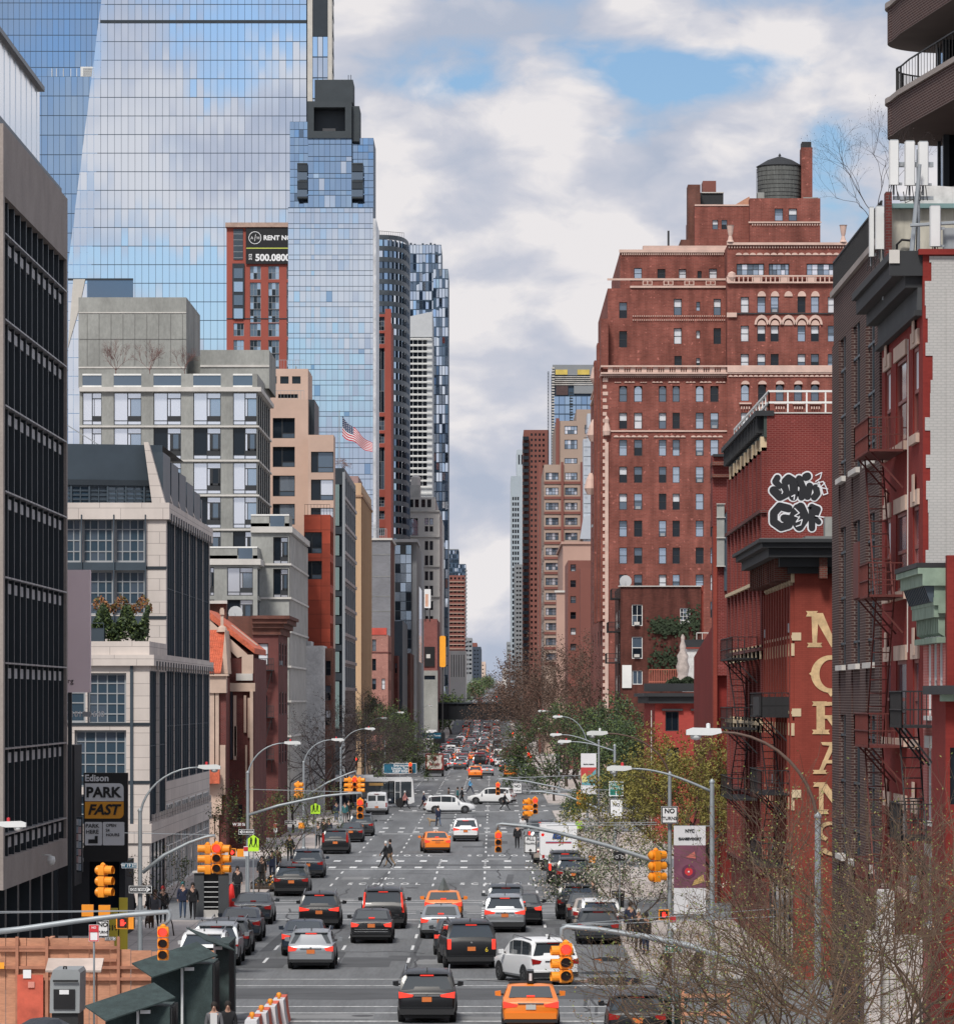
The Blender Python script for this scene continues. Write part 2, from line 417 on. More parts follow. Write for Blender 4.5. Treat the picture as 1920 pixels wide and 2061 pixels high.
# ------ building kit
def mm(x,y,z):return Vector((x,y,z))
FR=(1,0,0);EAST=(0,1,0);WEST=(0,-1,0)
ROT={FR:0.,EAST:rad(90),WEST:rad(-90)}
DKF=mat('window_frame_dark',(.025,.028,.032),.5,var=0);WHF=mat('window_frame_white',(.72,.72,.70),.5,var=.1)
ALF=mat('window_frame_grey',(.28,.30,.32),.45,var=0);RDF=mat('window_frame_red',(.20,.05,.04),.5,var=0)
G1=glass('glass_dark',(.008,.013,.02),.06,spec=.35);G2=glass('glass_mid',(.10,.14,.19),.07,metal=.35,spec=1.)
G3=glass('glass_sky',(.42,.50,.60),.06,metal=.75);BL=mat('window_blind',(.60,.62,.66),.35,var=.1)
GW=glass('glass_bright',(.85,.86,.92),.12,metal=.7);GB=glass('glass_blue',(.05,.09,.13),.06,metal=.3,spec=1.)
TLM=mat('dark_reflection_glass',(.022,.036,.05),.65,spec=.15,var=.15);TLM2=mat('screen_rib',(.045,.065,.085),.65,spec=.15,var=0)  # matte stand-in for glass; dark mirrored buildings opposite are put into its colour
WC={}
def bars_(b,w,h,t,m,nx=1,ny=1,t2=None,y0=-.03,y1=.05):
 b.box(0,t,y0,y1,0,h,m);b.box(w-t,w,y0,y1,0,h,m);b.box(t,w-t,y0,y1,0,t,m);b.box(t,w-t,y0,y1,h-t,h,m)
 t2=t2 or t*.6
 for i in range(1,nx):x=w*i/nx;b.box(x-t2/2,x+t2/2,y0+.004,y1-.004,t,h-t,m)
 for j in range(1,ny):z=h*j/ny;b.box(t,w-t,y0+.008,y1-.008,z-t2/2,z+t2/2,m)
def win_geo(b,w,h,style,k):
 r=random.Random(hash((round(w,1),round(h,1),k))&0xffff)
 def pane(x0,x1,z0,z1,m,y=.02):b.face([(x0,y,z0),(x1,y,z0),(x1,y,z1),(x0,y,z1)],m)
 t=max(.05,min(.11,w*.07))
 if style in('sash','sashw','sashr','sashfar'):
  m={'sash':DKF,'sashw':WHF,'sashr':RDF,'sashfar':DKF}[style]
  bars_(b,w,h,t,m,1,2,t*.9)
  pal=[G1,G2,G3,BL,G2,G3]
  a=[(G3,G3),(BL,G2),(G2,G1),(G3,G2),(G1,G1),(BL,BL),(G2,G3),(BL,G1)][k%8]
  cut=h*(.5 if k%3 else r.choice((.35,.6)))
  pane(0,w,0,cut,a[1]);pane(0,w,cut,h,a[0])
  if k==3:b.box(w*.2,w*.8,-.22,.0,h*.04,h*.22,ALF)
 elif style.startswith('grid'):
  nx,ny=int(style[4]),int(style[5]);m={'d':DKF,'w':WHF,'g':ALF,'r':RDF}[style[6]]
  bars_(b,w,h,t,m,nx,ny,t*.55)
  pal={'d':[G1,G1,G2],'l':[G3,GW,G2],'m':[G1,G2,G3],'b':[GB,GB,G2]}[style[7]]
  for i in range(nx):
   for j in range(ny):pane(w*i/nx,w*(i+1)/nx,h*j/ny,h*(j+1)/ny,pal[(i*7+j*3+k*5+r.randrange(2))%3])
 elif style=='gray':
  m=DKF;flip=0
  bars_(b,w,h,.06,m)
  A=[(GW,GW),(GW,G3),(G1,G2),(G3,GW),(GW,G1)][k%5]
  x=w*.5
  pane(0,x,h*.13,h,A[0]);pane(0,x,0,h*.13,GW)
  b.box(x-.04,x+.04,-.02,.04,0,h,m)
  pane(x,w,h*.82,h,GW);pane(x,w,0,h*.11,GW)
  b.box(x,w,-.01,.03,h*.11,h*.28,m);b.box(x,w,-.01,.03,h*.80,h*.83,m);b.box(0,x,-.012,.03,h*.12,h*.145,m)
  pane(x,x+w*.1,h*.28,h*.8,GW);b.box(x+w*.09,x+w*.12,-.01,.03,h*.28,h*.8,m)
  pane(x+w*.12,w,h*.28,h*.8,A[1])
  if A[1]in(G1,G2):bars=b.box(x+w*.12,w,-.05,-.02,h*.28,h*.34,m);b.box(x+w*.12,x+w*.2,-.05,-.02,h*.28,h*.8,m);b.box(w*.9,w*.96,-.05,-.02,h*.28,h*.8,m)
 elif style=='big':
  bars_(b,w,h,.07,DKF);x=w*(.42 if k%2 else.3)
  b.box(x-.04,x+.04,-.02,.04,0,h,DKF);b.box(x,w,-.01,.03,h*.24,h*.27,DKF)
  pane(0,x,0,h,G1);pane(x,w,0,h*.25,G2);pane(x,w,h*.25,h,[G2,G1,G3,GW][k%4])
 elif style=='arch':
  n_=8;top=h-w/2
  P=[(0,0),(w,0)]+[(w/2+w/2*math.cos(PI*i/n_),top+w/2*math.sin(PI*i/n_))for i in range(n_+1)]
  b.face([(x,.02,z)for x,z in P],[G3,G2,G1,G2][k%4])
  b.box(0,t,-.03,.05,0,top,DKF);b.box(w-t,w,-.03,.05,0,top,DKF);b.box(0,w,-.03,.05,0,t,DKF);b.box(t,w-t,-.02,.04,h*.45,h*.45+t*.8,DKF)
  for i in range(n_):
   a0=PI*i/n_;a1=PI*(i+1)/n_
   q=lambda a,rr,y:(w/2+rr*math.cos(a),y,top+rr*math.sin(a))
   b.face([q(a0,w/2,-.03),q(a1,w/2,-.03),q(a1,w/2-t,-.03),q(a0,w/2-t,-.03)],DKF)
 elif style=='open':pane(0,w,0,h,G1)
 elif style=='tall':
  bars_(b,w,h,.05,TLM2,max(1,int(w/1.0)),max(1,int(h/3)),.05);pane(0,w,0,h,TLM)
class Bld:
 def __init__(s,name,label,cat,x,y,group=None):
  s.root=thing(name,label,cat,(x,y,0),group=group);s.mb=MB();s.nw=0;s.extra=None;s.x=x;s.y=y;s.r=random.Random(name+label)
 def win(s,o,u,w,h,style,k=None):
  k=s.r.randrange(8)if k is None else k
  w=round(w,2);h=round(h,2);s.nw+=1;key=(w,h,style,k)
  if s.nw<=99:
   if key not in WC:
    b=MB();win_geo(b,w,h,style,k);ob=b.build('window');me=ob.data;bpy.data.objects.remove(ob);WC[key]=me
   ob=newobj('window',WC[key],s.root);ob.location=Vector(o)-Vector(s.root.location);ob.rotation_euler=(0,0,ROT[u]);return ob
  if s.extra is None:s.extra=MB()
  t=MB();win_geo(t,w,h,style,k);a=ROT[u];c,sn=math.cos(a),math.sin(a)
  vs=[(o[0]+x*c-y*sn,o[1]+x*sn+y*c,o[2]+z)for x,y,z in t.v]
  i0=len(s.extra.v);s.extra.v+=vs
  for f,m in zip(t.f,t.m):s.extra.f.append(tuple(i0+j for j in f));s.extra.m.append(s.extra.mi(t.mats[m]))
 def facade(s,o,u,W_,H_,wins,m,rd=.22,mr=None):
  """wall W_ x H_ from bottom-left corner o (seen from outside) with recessed openings wins=(a0,b0,a1,b1,style[,k])"""
  o=Vector(o);uu=Vector(u);zz=Vector((0,0,1));nn=uu.cross(zz);mb=s.mb;mr=mr or m
  def P(a,b_,dp=0.):return o+uu*a+zz*b_-nn*dp
  ws=[w for w in wins if w[2]>.02 and w[0]<W_-.02 and w[3]>.02 and w[1]<H_-.02]
  ws=[(max(.0,w[0]),max(0.,w[1]),min(W_,w[2]),min(H_,w[3]))+tuple(w[4:])for w in ws]
  vs=sorted({0.,H_}|{round(w[1],4)for w in ws}|{round(w[3],4)for w in ws})
  for v0,v1 in zip(vs,vs[1:]):
   mid=(v0+v1)/2;cov=sorted((w[0],w[2])for w in ws if w[1]<mid<w[3]);x=0.
   for a,c in cov:
    if a>x+1e-4:mb.face([P(x,v0),P(a,v0),P(a,v1),P(x,v1)],m)
    x=max(x,c)
   if x<W_-1e-4:mb.face([P(x,v0),P(W_,v0),P(W_,v1),P(x,v1)],m)
  for w in ws:
   a0,b0,a1,b1=w[:4]
   mb.face([P(a0,b0),P(a1,b0),P(a1,b0,rd),P(a0,b0,rd)],mr);mb.face([P(a0,b1,rd),P(a1,b1,rd),P(a1,b1),P(a0,b1)],mr)
   mb.face([P(a0,b0),P(a0,b0,rd),P(a0,b1,rd),P(a0,b1)],mr);mb.face([P(a1,b0,rd),P(a1,b0),P(a1,b1),P(a1,b1,rd)],mr)
   if w[4]:s.win(P(a0,b0,rd),u,a1-a0,b1-b0,w[4],w[5]if len(w)>5 else None)
 def block(s,x0,x1,y0,y1,z0,z1,m,front=(),side=(),which=None,roof=None,rd=.22,mr=None,mside=None,rds=.07):
  """box volume; front windows in world (x0,z0,x1,z1,style); side windows in world (ya,za,yb,zb,style)"""
  fw=[(a-x0,b_-z0,c-x0,d-z0)+tuple(r)for a,b_,c,d,*r in front]
  s.facade((x0,y0,z0),FR,x1-x0,z1-z0,fw,m,rd,mr)
  ms=mside or m
  if which=='E':
   s.facade((x1,y0,z0),EAST,y1-y0,z1-z0,[(a-y0,b_-z0,c-y0,d-z0)+tuple(r)for a,b_,c,d,*r in side],ms,rds,mr)
  else:s.mb.face([(x1,y0,z0),(x1,y1,z0),(x1,y1,z1),(x1,y0,z1)],ms)
  if which=='W':
   s.facade((x0,y1,z0),WEST,y1-y0,z1-z0,[(y1-c,b_-z0,y1-a,d-z0)+tuple(r)for a,b_,c,d,*r in side],ms,rds,mr)
  else:s.mb.face([(x0,y1,z0),(x0,y0,z0),(x0,y0,z1),(x0,y1,z1)],ms)
  s.mb.face([(x1,y1,z0),(x0,y1,z0),(x0,y1,z1),(x1,y1,z1)],m)
  s.mb.face([(x0,y0,z1),(x1,y0,z1),(x1,y1,z1),(x0,y1,z1)],roof or ROOF)
 def part(s,name,mb,**k):return mb.build(name,s.root,world=True,**k)
 def split(s,name,mb,kinds=None):
  st=mb.isl+[(len(mb.v),len(mb.f))]
  for(v0,f0),(v1,f1)in zip(st,st[1:]):
   q=MB();q.v=mb.v[v0:v1];q.f=[tuple(i-v0 for i in f)for f in mb.f[f0:f1]];q.m=mb.m[f0:f1];q.mats=mb.mats;q.build(name,s.root,world=True)
 def done(s,name='wall'):
  if s.mb.f:s.mb.build(name,s.root,world=True)
  if s.extra:o=s.extra.build('window_rows',s.root,world=True);o['kind']='stuff'
  return s.root
def fwin(d,rects,style,k=None):
 return[(PX(a,d),PZ(b,d),PX(c,d),PZ(e,d),st or style)+((k,)if k is not None else())for(a,e,c,b,*q)in rects for st in[q[0]if q else None]]
def grid(xs,ys,w,h):return[(x,y,x+w,y+h)for y in ys for x in xs]
def rows(ya,yb,n,frac,zs,h,style):
 out=[];p=(yb-ya)/n
 for z in zs:
  for i in range(n):a=ya+p*(i+.5-frac/2);out.append((a,z,a+p*frac,z+h,style))
 return out
ROOF=mat('roof_felt',(.16,.16,.16),.9)
def curtain(bld,name,o,u,W_,H_,nx,nz,gm,mul,tilt=.004,gap=.10,left=None,seed=1,rowh=None,alt=None,p_alt=0.,depth=.05,colw=None):
 """glass curtain wall: one sheet per light, each a hair out of true, over a dark grid"""
 r=random.Random(seed);b=MB();o=Vector(o);uu=Vector(u);zz=Vector((0,0,1));nn=uu.cross(zz)
 zsx=[H_*j/nz for j in range(nz+1)]
 if rowh:
  zsx=[0.];j=0
  while zsx[-1]<H_-.2:zsx.append(min(H_,zsx[-1]+rowh[j%len(rowh)]));j+=1
 if colw:
  xs=[0.];j=0
  while xs[-1]<W_-.15:xs.append(min(W_,xs[-1]+colw[j%len(colw)]));j+=1
 else:xs=[W_*i/nx for i in range(nx+1)]
 mulb=MB()
 for j in range(len(zsx)-1):
  z0,z1=zsx[j],zsx[j+1];rt=r.gauss(0,tilt*.5)
  for i in range(len(xs)-1):
   a0,a1=xs[i],xs[i+1];l0,l1=a0,a0
   if left:
    e0,e1=left(z0),left(z1)
    if a1<=min(e0,e1)+.1:continue
    l0,l1=max(a0,e0),max(a0,e1)
    if l0>a1 or l1>a1:continue
   tx=r.gauss(0,tilt);tz=r.gauss(0,tilt)+rt;mx,mz=(a0+a1)/2,(z0+z1)/2
   q=[]
   for a,z in((l0+gap/4,z0+gap/2),(a1-gap/4,z0+gap/2),(a1-gap/4,z1-gap/2),(l1+gap/4,z1-gap/2)):
    q.append(o+uu*a+zz*z+nn*((a-mx)*tx+(z-mz)*tz+depth))
   b.face(q,alt if(alt and r.random()<p_alt)else gm)
 b2=MB()
 if left:q=[o+uu*left(0),o+uu*W_,o+uu*W_+zz*H_,o+uu*left(H_)+zz*H_]
 else:q=[o,o+uu*W_,o+uu*W_+zz*H_,o+zz*H_]
 b2 .face(q,mul);bld.part('glazing_grid',b2)
 return bld.part(name,b)
def ledge(b,x0,x1,y0,z0,z1,pr,m,side=None,y1=None):
 """band round a corner, proud of the wall by pr"""
 b.box(x0-(pr if side=='W' else 0),x1+(pr if side=='E' else 0),y0-pr,y0+.02,z0,z1,m)
 if side=='E':b.box(x1-.02,x1+pr,y0+.021,y1,z0,z1,m)
 if side=='W':b.box(x0-pr,x0+.02,y0+.021,y1,z0,z1,m)
def cornice(b,x0,x1,y0,y1,z,steps,m,side=None):
 for(dz0,dz1,pr)in steps:ledge(b,x0,x1,y0,z+dz0,z+dz1,pr,m,side,y1)
def railing(b,a,c,h,m,n=10,r=.02,rails=(1.,)):
 a,c=Vector(a),Vector(c)
 for t in rails:b.bar(a+Vector((0,0,h*t)),c+Vector((0,0,h*t)),r*1.3,m)
 for i in range(n+1):p=a.lerp(c,i/n);b.bar(p,p+Vector((0,0,h)),r,m)
BEIGE=brick('precast_beige',(.60,.54,.50),(.565,.51,.475),(.36,.32,.30),2.3,.64,.12,msize=.018,soot=.08)
GREYC=mat('grey_concrete',(.27,.275,.26),.9,var=.28,scale=.25,fine=.1,finescale=4,stretch=(1,1,.5))
GREYL=mat('pale_ledge',(.52,.50,.47),.85,var=.15)
DKM=mat('dark_metal',(.035,.045,.055),.4,metal=.3,var=.1)
SLATE=mat('slate_metal',(.055,.075,.095),.45,metal=.3,var=.12)
SILV=mat('zinc_panel',(.80,.85,.89),.45,metal=.25,var=.12,scale=.3)
TAUPE=mat('taupe_stone',(.30,.26,.24),.85,var=.12,scale=.5,fine=.12,finescale=9)
BRONZE=mat('bronze_fin',(.30,.30,.31),.4,metal=.5,var=.1)
# ---- banded dark building nearest on the left --------
b=Bld('office_building','dark glass office block with stone frame and white spandrel bands, nearest on the left','building',XL,168)
x1=XL;y0,y1=168.0,193.4
zt=PZ(253,168)+.1;zb=3.75
w=b.mb
w.box(x1-14,x1,y0,y1-.0,zb,zb+1.15,TAUPE)
w.box(x1-14,x1,y0,y1,zt-2.6,zt,TAUPE)
w.box(x1-14,x1,y0,y0+.55,zb+1.15,zt-2.6,TAUPE);w.box(x1-14,x1,y1-.45,y1,zb+1.15,zt-2.6,TAUPE)
w.box(x1-14,x1-.9,y0+.6,y1-.5,zb+.5,zt-1,DKM)
w.box(x1-13.5,x1-1.2,y0+.5,y1-.4,0,zb,DKM)
SPN=mat('spandrel_grey',(.38,.38,.39),.6,var=.2,scale=2);ZNG=glass('screen_glass',(.86,.90,.94),.14,metal=.85)
g_=MB();fin=MB();sp_=MB()
zlo,zhi=zb+1.15,zt-2.6
g_.face([(x1-.55,y0+.55,zlo),(x1-.55,y1-.45,zlo),(x1-.55,y1-.45,zhi),(x1-.55,y0+.55,zhi)],G1)
levels=[zlo+.1+3.14*i for i in range(9)]
NB=11;pb=(y1-y0-1.0)/NB
for i in range(NB*2+1):
 yy=y0+.55+pb*i/2
 fin.box(x1-.5,x1-.22 if i%2 else x1-.12,yy-.045,yy+.045,zlo,zhi,DKM if i%2==0 else SLATE)
for z in levels:
 if z>zhi-.5:break
 for i in range(NB):
  ya=y0+.55+pb*i
  sp_.box(x1-.40,x1-.18,ya+.5,ya+pb-.5,z+.2,z+.58,SPN)
  sp_.box(x1-.5,x1+.02,ya+.06,ya+pb-.08,z+.72,z+.78,BRONZE)
b.part('glazing',g_);b.part('mullions',fin);b.split('spandrel_panel',sp_)
ph=MB()
zp0,zp1=zt,PZ(35,170)
ph.box(x1-12,x1-.3,y0+1.2,y1+0.6,zp0,zp0+.5,SLATE)
ph.box(x1-12,x1-.55,y0+1.6,y0+1.9,zp0+.5,zp1-.2,G2)
for i in range(18):
 ya=y0+2.2+i*1.04
 ph.box(x1-9,x1-.75+(.02 if i%2 else 0),ya,ya+1.02,zp0+.5,zp1-.2,ZNG)
 ph.box(x1-.74,x1-.66,ya+.45,ya+.62,zp0+4.0+(i%3)*.02,zp0+4.07,DKM)
ph.box(x1-9.5,x1-.55,y0+1.6,y0+21.2,zp1-.2,zp1,DKM)
b.part('penthouse_screen',ph)
sg=MB()
for i in range(6):ya=y0+.6+i*4.6;sg.box(x1-1.15,x1-.5,ya,ya+.7,.15,zb-.02,DKM)
for i in range(5):ya=y0+1.6+i*4.6;sg.box(x1-1.17,x1-1.12,ya,ya+3.2,.3,zb-.4,G2)
b.part('shopfront',sg);b.done()
tg=MB();tg.lathe([(.02,.25),(.14,.22),(.17,.05),(.12,-.08),(.02,-.12)],10,WHF);tg.bar((-.35,0,.3),(0,0,.27),.03,WHF)
o=tg.build('security_camera',smooth=True,loc=(XL+.45,181.5,4.3));tag(o,'small white dome security camera on the stone beam of the dark office block','camera')
# ---- corner building with dark grid windows and pale frame ------
b=Bld('corner_building','corner building with pale stone frame, dark gridded windows and a curved rooftop storey','building',XL,239)
Y0,Y1=239.5,290.5
zr=PZ(1272,Y0)
xw=XL-16
w=b.mb
fw=[]
def px2(a,d=Y0):return PX(a,d)
b.block(xw,XL,Y0,251.6,0,PZ(1322,Y0)+.8,BEIGE,front=[(xw+2,.4,PX(256,Y0),3.0,'grid52dd'),(PX(176,Y0),PZ(1458,Y0),PX(254,Y0),PZ(1355,Y0),'grid45gb'),(PX(150,Y0),PZ(1585,Y0),PX(254,Y0),PZ(1470,Y0),'grid55gb'),(PX(150,Y0),PZ(1700,Y0),PX(254,Y0),PZ(1600,Y0),'grid55gb'),(xw+1,PZ(1455,Y0),PX(172,Y0),PZ(1355,Y0),'grid45gb')],side=[(Y0+1.0,.3,Y0+11.6,PZ(1655,Y0)-.55,'grid42db'),(Y0+.5,PZ(1655,Y0),Y0+5.2,PZ(1350,Y0),'tall'),(Y0+5.6,PZ(1655,Y0),Y0+12.0,PZ(1350,Y0),'tall')],which='E',rd=.35)
zs=PZ(1655,Y0)
y2=251.6
zu=PZ(1012,y2)
cols_=[]
b.block(xw,XL,y2,Y1,PZ(1322,Y0)+.15,zu,BEIGE,front=[*[(PX(a,y2),PZ(u,y2),PX(c,y2),PZ(t,y2),'grid44gb')for a,c in((40,98),(100,163),(165,228),(230,292))for t,u in((1043,1132),(1148,1238))]],side=[(y2+1+i*6.3,PZ(1322,y2),y2+1+i*6.3+6.1,zu-.9,'tall')for i in range(6)],which='E',rd=.4)
b.block(xw,XL-.003,y2,Y1,0,PZ(1322,y2)+.1,BEIGE,which='E',rd=.4,side=[(y2+.5+i*6.4,.3,y2+.5+i*6.4+5.9,5.0,'grid32wd')for i in range(6)]+[(y2+.5+i*6.4,6.2,y2+.5+i*6.4+6.1,PZ(1350,y2),'tall')for i in range(6)])
tr=MB()
ledge(tr,xw,XL,Y0,PZ(1340,Y0),PZ(1322,Y0)+.1,.25,BEIGE,'E',Y1)
for yy in(1455,1572):tr.box(xw,XL+.05,Y0-.05,Y0,PZ(yy+6,Y0),PZ(yy,Y0),DKM)
for yy in(1140,1240):tr.box(xw,XL+.05,y2-.05,y2,PZ(yy+6,y2),PZ(yy,y2),DKM)
for yy in(1132,1240):tr.box(xw,PX(293,y2),y2-.1,y2+.0,PZ(yy+16,y2),PZ(yy,y2),SLATE)
for x_ in(98.5,163.5,228.5,292):tr.box(PX(x_,y2),PX(x_+2.5,y2),y2-.25,y2-.11,PZ(1250,y2),PZ(1036,y2),SLATE)
ledge(tr,xw,XL,y2,zu-.9,zu,.2,BEIGE,'E',Y1)
for i in range(24):
 ya=Y0+1.6+i*2.1
 if ya<Y1-1:tr.box(XL+.0,XL+.14,ya,ya+.35,zs-.05,zs+.35,BEIGE);tr.box(XL+.255,XL+.30,ya,ya+.5,PZ(1348,Y0),PZ(1340,Y0)+.25,DKM)
for i in range(19):ya=y2+1+i*2.05;tr.box(XL-.1,XL-.03,ya,ya+.14,6.2,zu-.9,SLATE)
for i in range(18):ya=y2+1+i*2.05;tr.box(XL+.205,XL+.25,ya,ya+.7,zu-1.1,zu-.55,DKM)
ledge(tr,xw,XL,Y0,zs-1.1,zs-.1,.12,BEIGE,'E',Y1)
tr.box(PX(262,Y0),PX(268,Y0),Y0-.1,Y0,4,PZ(1330,Y0),SLATE);tr.box(XL-.1,XL+.12,Y0+5.25,Y0+5.5,zs,PZ(1345,Y0),BEIGE)
b.part('stone_bands',tr)
rt=MB()
zc0,zc1=zu,PZ(895,y2+2)
xc1=PX(328,y2+3);n_=16
arc=[(lerp(xw,xc1,t/n_),y2+2.6-1.9*math.sin(PI*min(1,.16+.84*t/n_)))for t in range(n_+1)]
for i in range(n_):
 (xa,ya),(xb,yb)=arc[i],arc[i+1]
 rt.face([(xa,ya,zc0),(xb,yb,zc0),(xb,yb,zc1),(xa,ya,zc1)],GB if i%4 else SLATE)
 for k in range(5):z=lerp(zc0,zc1-2.3,k/4);rt.face([(xa,ya-.06,z-.05),(xb,yb-.06,z-.05),(xb,yb-.06,z+.05),(xa,ya-.06,z+.05)],SLATE)
 rt.face([(xa,ya-.12,zc1-2.3),(xb,yb-.12,zc1-2.3),(xb,yb-.12,zc1),(xa,ya-.12,zc1)],SLATE)
 rt.face([(xa,ya-.22,zc1-2.25),(xb,yb-.22,zc1-2.25),(xb,yb-.22,zc1-1.95),(xa,ya-.22,zc1-1.95)],DKM)
 rt.box(xa-.05,xa+.05,ya-.16,ya+.02,zc0,zc1-2,SLATE);rt.box((xa+xb)/2-.03,(xa+xb)/2+.03,(ya+yb)/2-.1,(ya+yb)/2+.02,zc0,zc1-2.3,SLATE)
rt.face([(x,y,zc1)for x,y in arc]+[(xc1,y2+20,zc1),(xw,y2+20,zc1)],ROOF)
b.part('curved_storey',rt)
sl_=MB()
xs0=PX(328,y2+2);zt0,zt1=zc1+.1,zc0
for i in range(6):
 ya=y2+1.2+i*6.6;zt_=lerp(zt0,zt1+2.2,i/5)
 sl_.prism([(XL-.85,zt1),(XL-.12,zt1),(XL-1.05,zt_),(XL-1.3,zt_)],ya,ya+.9,BEIGE,'y')
 sl_.prism([(xs0,zt1),(XL-.5,zt1),(XL-1.2,zt_-.5),(xs0,zt_-.5)],ya+.9,ya+6.6 if i<5 else ya+2,SLATE,'y')
b.part('sloping_attic',sl_)
pr_=MB();railing(pr_,(xw,Y0+.3,PZ(1322,Y0)+.8),(XL-2.4,Y0+.3,PZ(1322,Y0)+.8),.95,SLATE,14);pr_.box(xw,XL-2.4,Y0+.5,Y0+1.3,PZ(1322,Y0)+.8,PZ(1322,Y0)+1.5,SLATE)
b.part('terrace_planter',pr_)
st=MB();[st.bar((xw+9+a,y2+4,zc1),(xw+9+a,y2+4,zc1+1.6),.04,ALF)for a in(0,.6)];st.bar((xw+9.6,y2+4,zc1+1.6),(xw+12,y2+4,zc1+.1),.04,ALF);b.part('roof_stair',st)
b.done()
# ---- parking lot sign board --------
ds=205.
SB=mat('sign_black',(.012,.012,.013),.4,var=0);SW=mat('sign_white',(.74,.75,.76),.4,var=.05);SY=mat('sign_amber',(.85,.36,.03),.4,var=.05)
t=thing('parking_sign','tall black parking sign with white and amber panel reading park fast, beside the corner building','sign',(PX(205,ds),ds,0))
q=MB();q.box(PX(168,ds),PX(257,ds),ds,ds+.4,PZ(1735,ds),PZ(1556,ds),SB);q.build('board',t,world=True)
def rrect(b,x0,x1,y,z0,z1,r,m,corners=(1,1,1,1),th=.03):
 P=[]
 for(cx,cz,a0,on)in((x0+r,z0+r,180,corners[0]),(x1-r,z0+r,270,corners[1]),(x1-r,z1-r,0,corners[2]),(x0+r,z1-r,90,corners[3])):
  if on:P+=[(cx+r*math.cos(rad(a0+15*k)),cz+r*math.sin(rad(a0+15*k)))for k in range(7)]
  else:P.append((x0 if a0 in(180,90)else x1,z0 if a0 in(180,270)else z1))
 b.prism(P,y-th,y,m,'y')
q=MB();rrect(q,PX(171,ds),PX(249,ds),ds-.005,PZ(1613,ds),PZ(1577,ds),.22,SW,(0,0,1,0));q.build('upper_panel',t,world=True)
q=MB();rrect(q,PX(171,ds),PX(249,ds),ds-.005,PZ(1648,ds),PZ(1614,ds),.22,SY,(0,1,0,0));q.build('lower_panel',t,world=True)
q=MB();rrect(q,PX(171,ds),PX(205.5,ds),ds-.005,PZ(1702,ds),PZ(1655,ds),.05,SW);rrect(q,PX(207,ds),PX(250.5,ds),ds-.005,PZ(1702,ds),PZ(1655,ds),.05,SW);q.build('notice_panel',t,world=True)
for body,x,y,sz,m,bo,sh in(('Edison',195,1567,.36,SW,.012,0),('PARK',208,1596,.56,SB,.022,0),('FAST',208,1631,.56,SB,.022,.25),('PARK',186,1663,.22,SB,.004,0),('HERE',186,1675,.22,SB,.004,0),('OPEN',224,1662,.16,SB,.003,0),('24',217,1672,.16,SB,.003,0),('HOURS',227,1681,.16,SB,.003,0)):
 text('lettering',body,sz*1.12,m,(PX(x,ds),ds-.06,PZ(y,ds)),t,bold=bo,shear=sh)
q=MB();q.box(PX(178,ds),PX(197,ds),ds-.06,ds-.04,PZ(1698,ds),PZ(1690,ds),SB);q.box(PX(191,ds),PX(197,ds),ds-.061,ds-.041,PZ(1690,ds),PZ(1683,ds),SB);q.build('symbol',t,world=True)
PKW=mat('dark_wall',(.02,.022,.026),.8)
b=Bld('parking_building','dark low parking structure between the office block and the corner building','building',XL-2,206)
b.block(PX(60,206),PX(252,206),206,211,0,PZ(1735,206),PKW,front=[(PX(180,206),.2,PX(240,206),3.6,'open')])
b.block(PX(40,200),PX(150,200),200,203.5,2.6,PZ(1500,200),PKW)
b.done()
t=thing('billboard','blank pale pink billboard jutting out behind the dark office block','billboard',(PX(150,199),199,0))
PKB=mat('billboard_pink',(.78,.64,.67),.6,var=.06,scale=.2)
q=MB();q.box(PX(100,199),PX(181.5,199),199,199.5,PZ(1394,199),PZ(1147,199),PKB);q.build('panel',t,world=True)
q=MB();[q.bar((PX(x,199.4),199.6,0),(PX(x,199.4),199.6,PZ(1150,199)),.12,DKM)for x in(112,140)];q.build('frame',t,world=True)
text('lettering','rg',.32,SB,(PX(142,199),198.98,PZ(1371,199)),t)
t=thing('address_sign','white street number lettering on a dark wall beside the gridded corner building','sign',(PX(170,199.8),199.8,PZ(1438,199.8)))
text('lettering','/ 1019   640',.34,SW,(PX(172,199.8),199.7,PZ(1438,199.8)),t,bold=.01)
q=MB();q.box(PX(167,199.8),PX(184,199.8),199.6,199.9,PZ(1443,199.8),PZ(1433,199.8),ALF);q.build('bracket_plate',t,world=True)
t=thing('poster_stand','tall narrow advertising frame of small pictures beside the parking sign','sign',(PX(166,190),190,0))
q=MB();pc=[mat('poster_'+nme,c,.5,var=.2,scale=3)for nme,c in(('a',(.5,.5,.52)),('b',(.45,.3,.3)),('c',(.3,.36,.42)))]
for j in range(7):
 for i in range(2):q.box(PX(154+i*6,190),PX(159+i*6,190),190-.5*i,190.1-.5*i,PZ(1752-15*j-4*i*0,190),PZ(1739-15*j,190),pc[(i*2+j)%3])
q.build('pictures',t,world=True)
q=MB();q.box(PX(154,190),PX(166,190),190.11,190.3,PZ(1756,190),PZ(1645,190),DKM);q.build('frame',t,world=True)
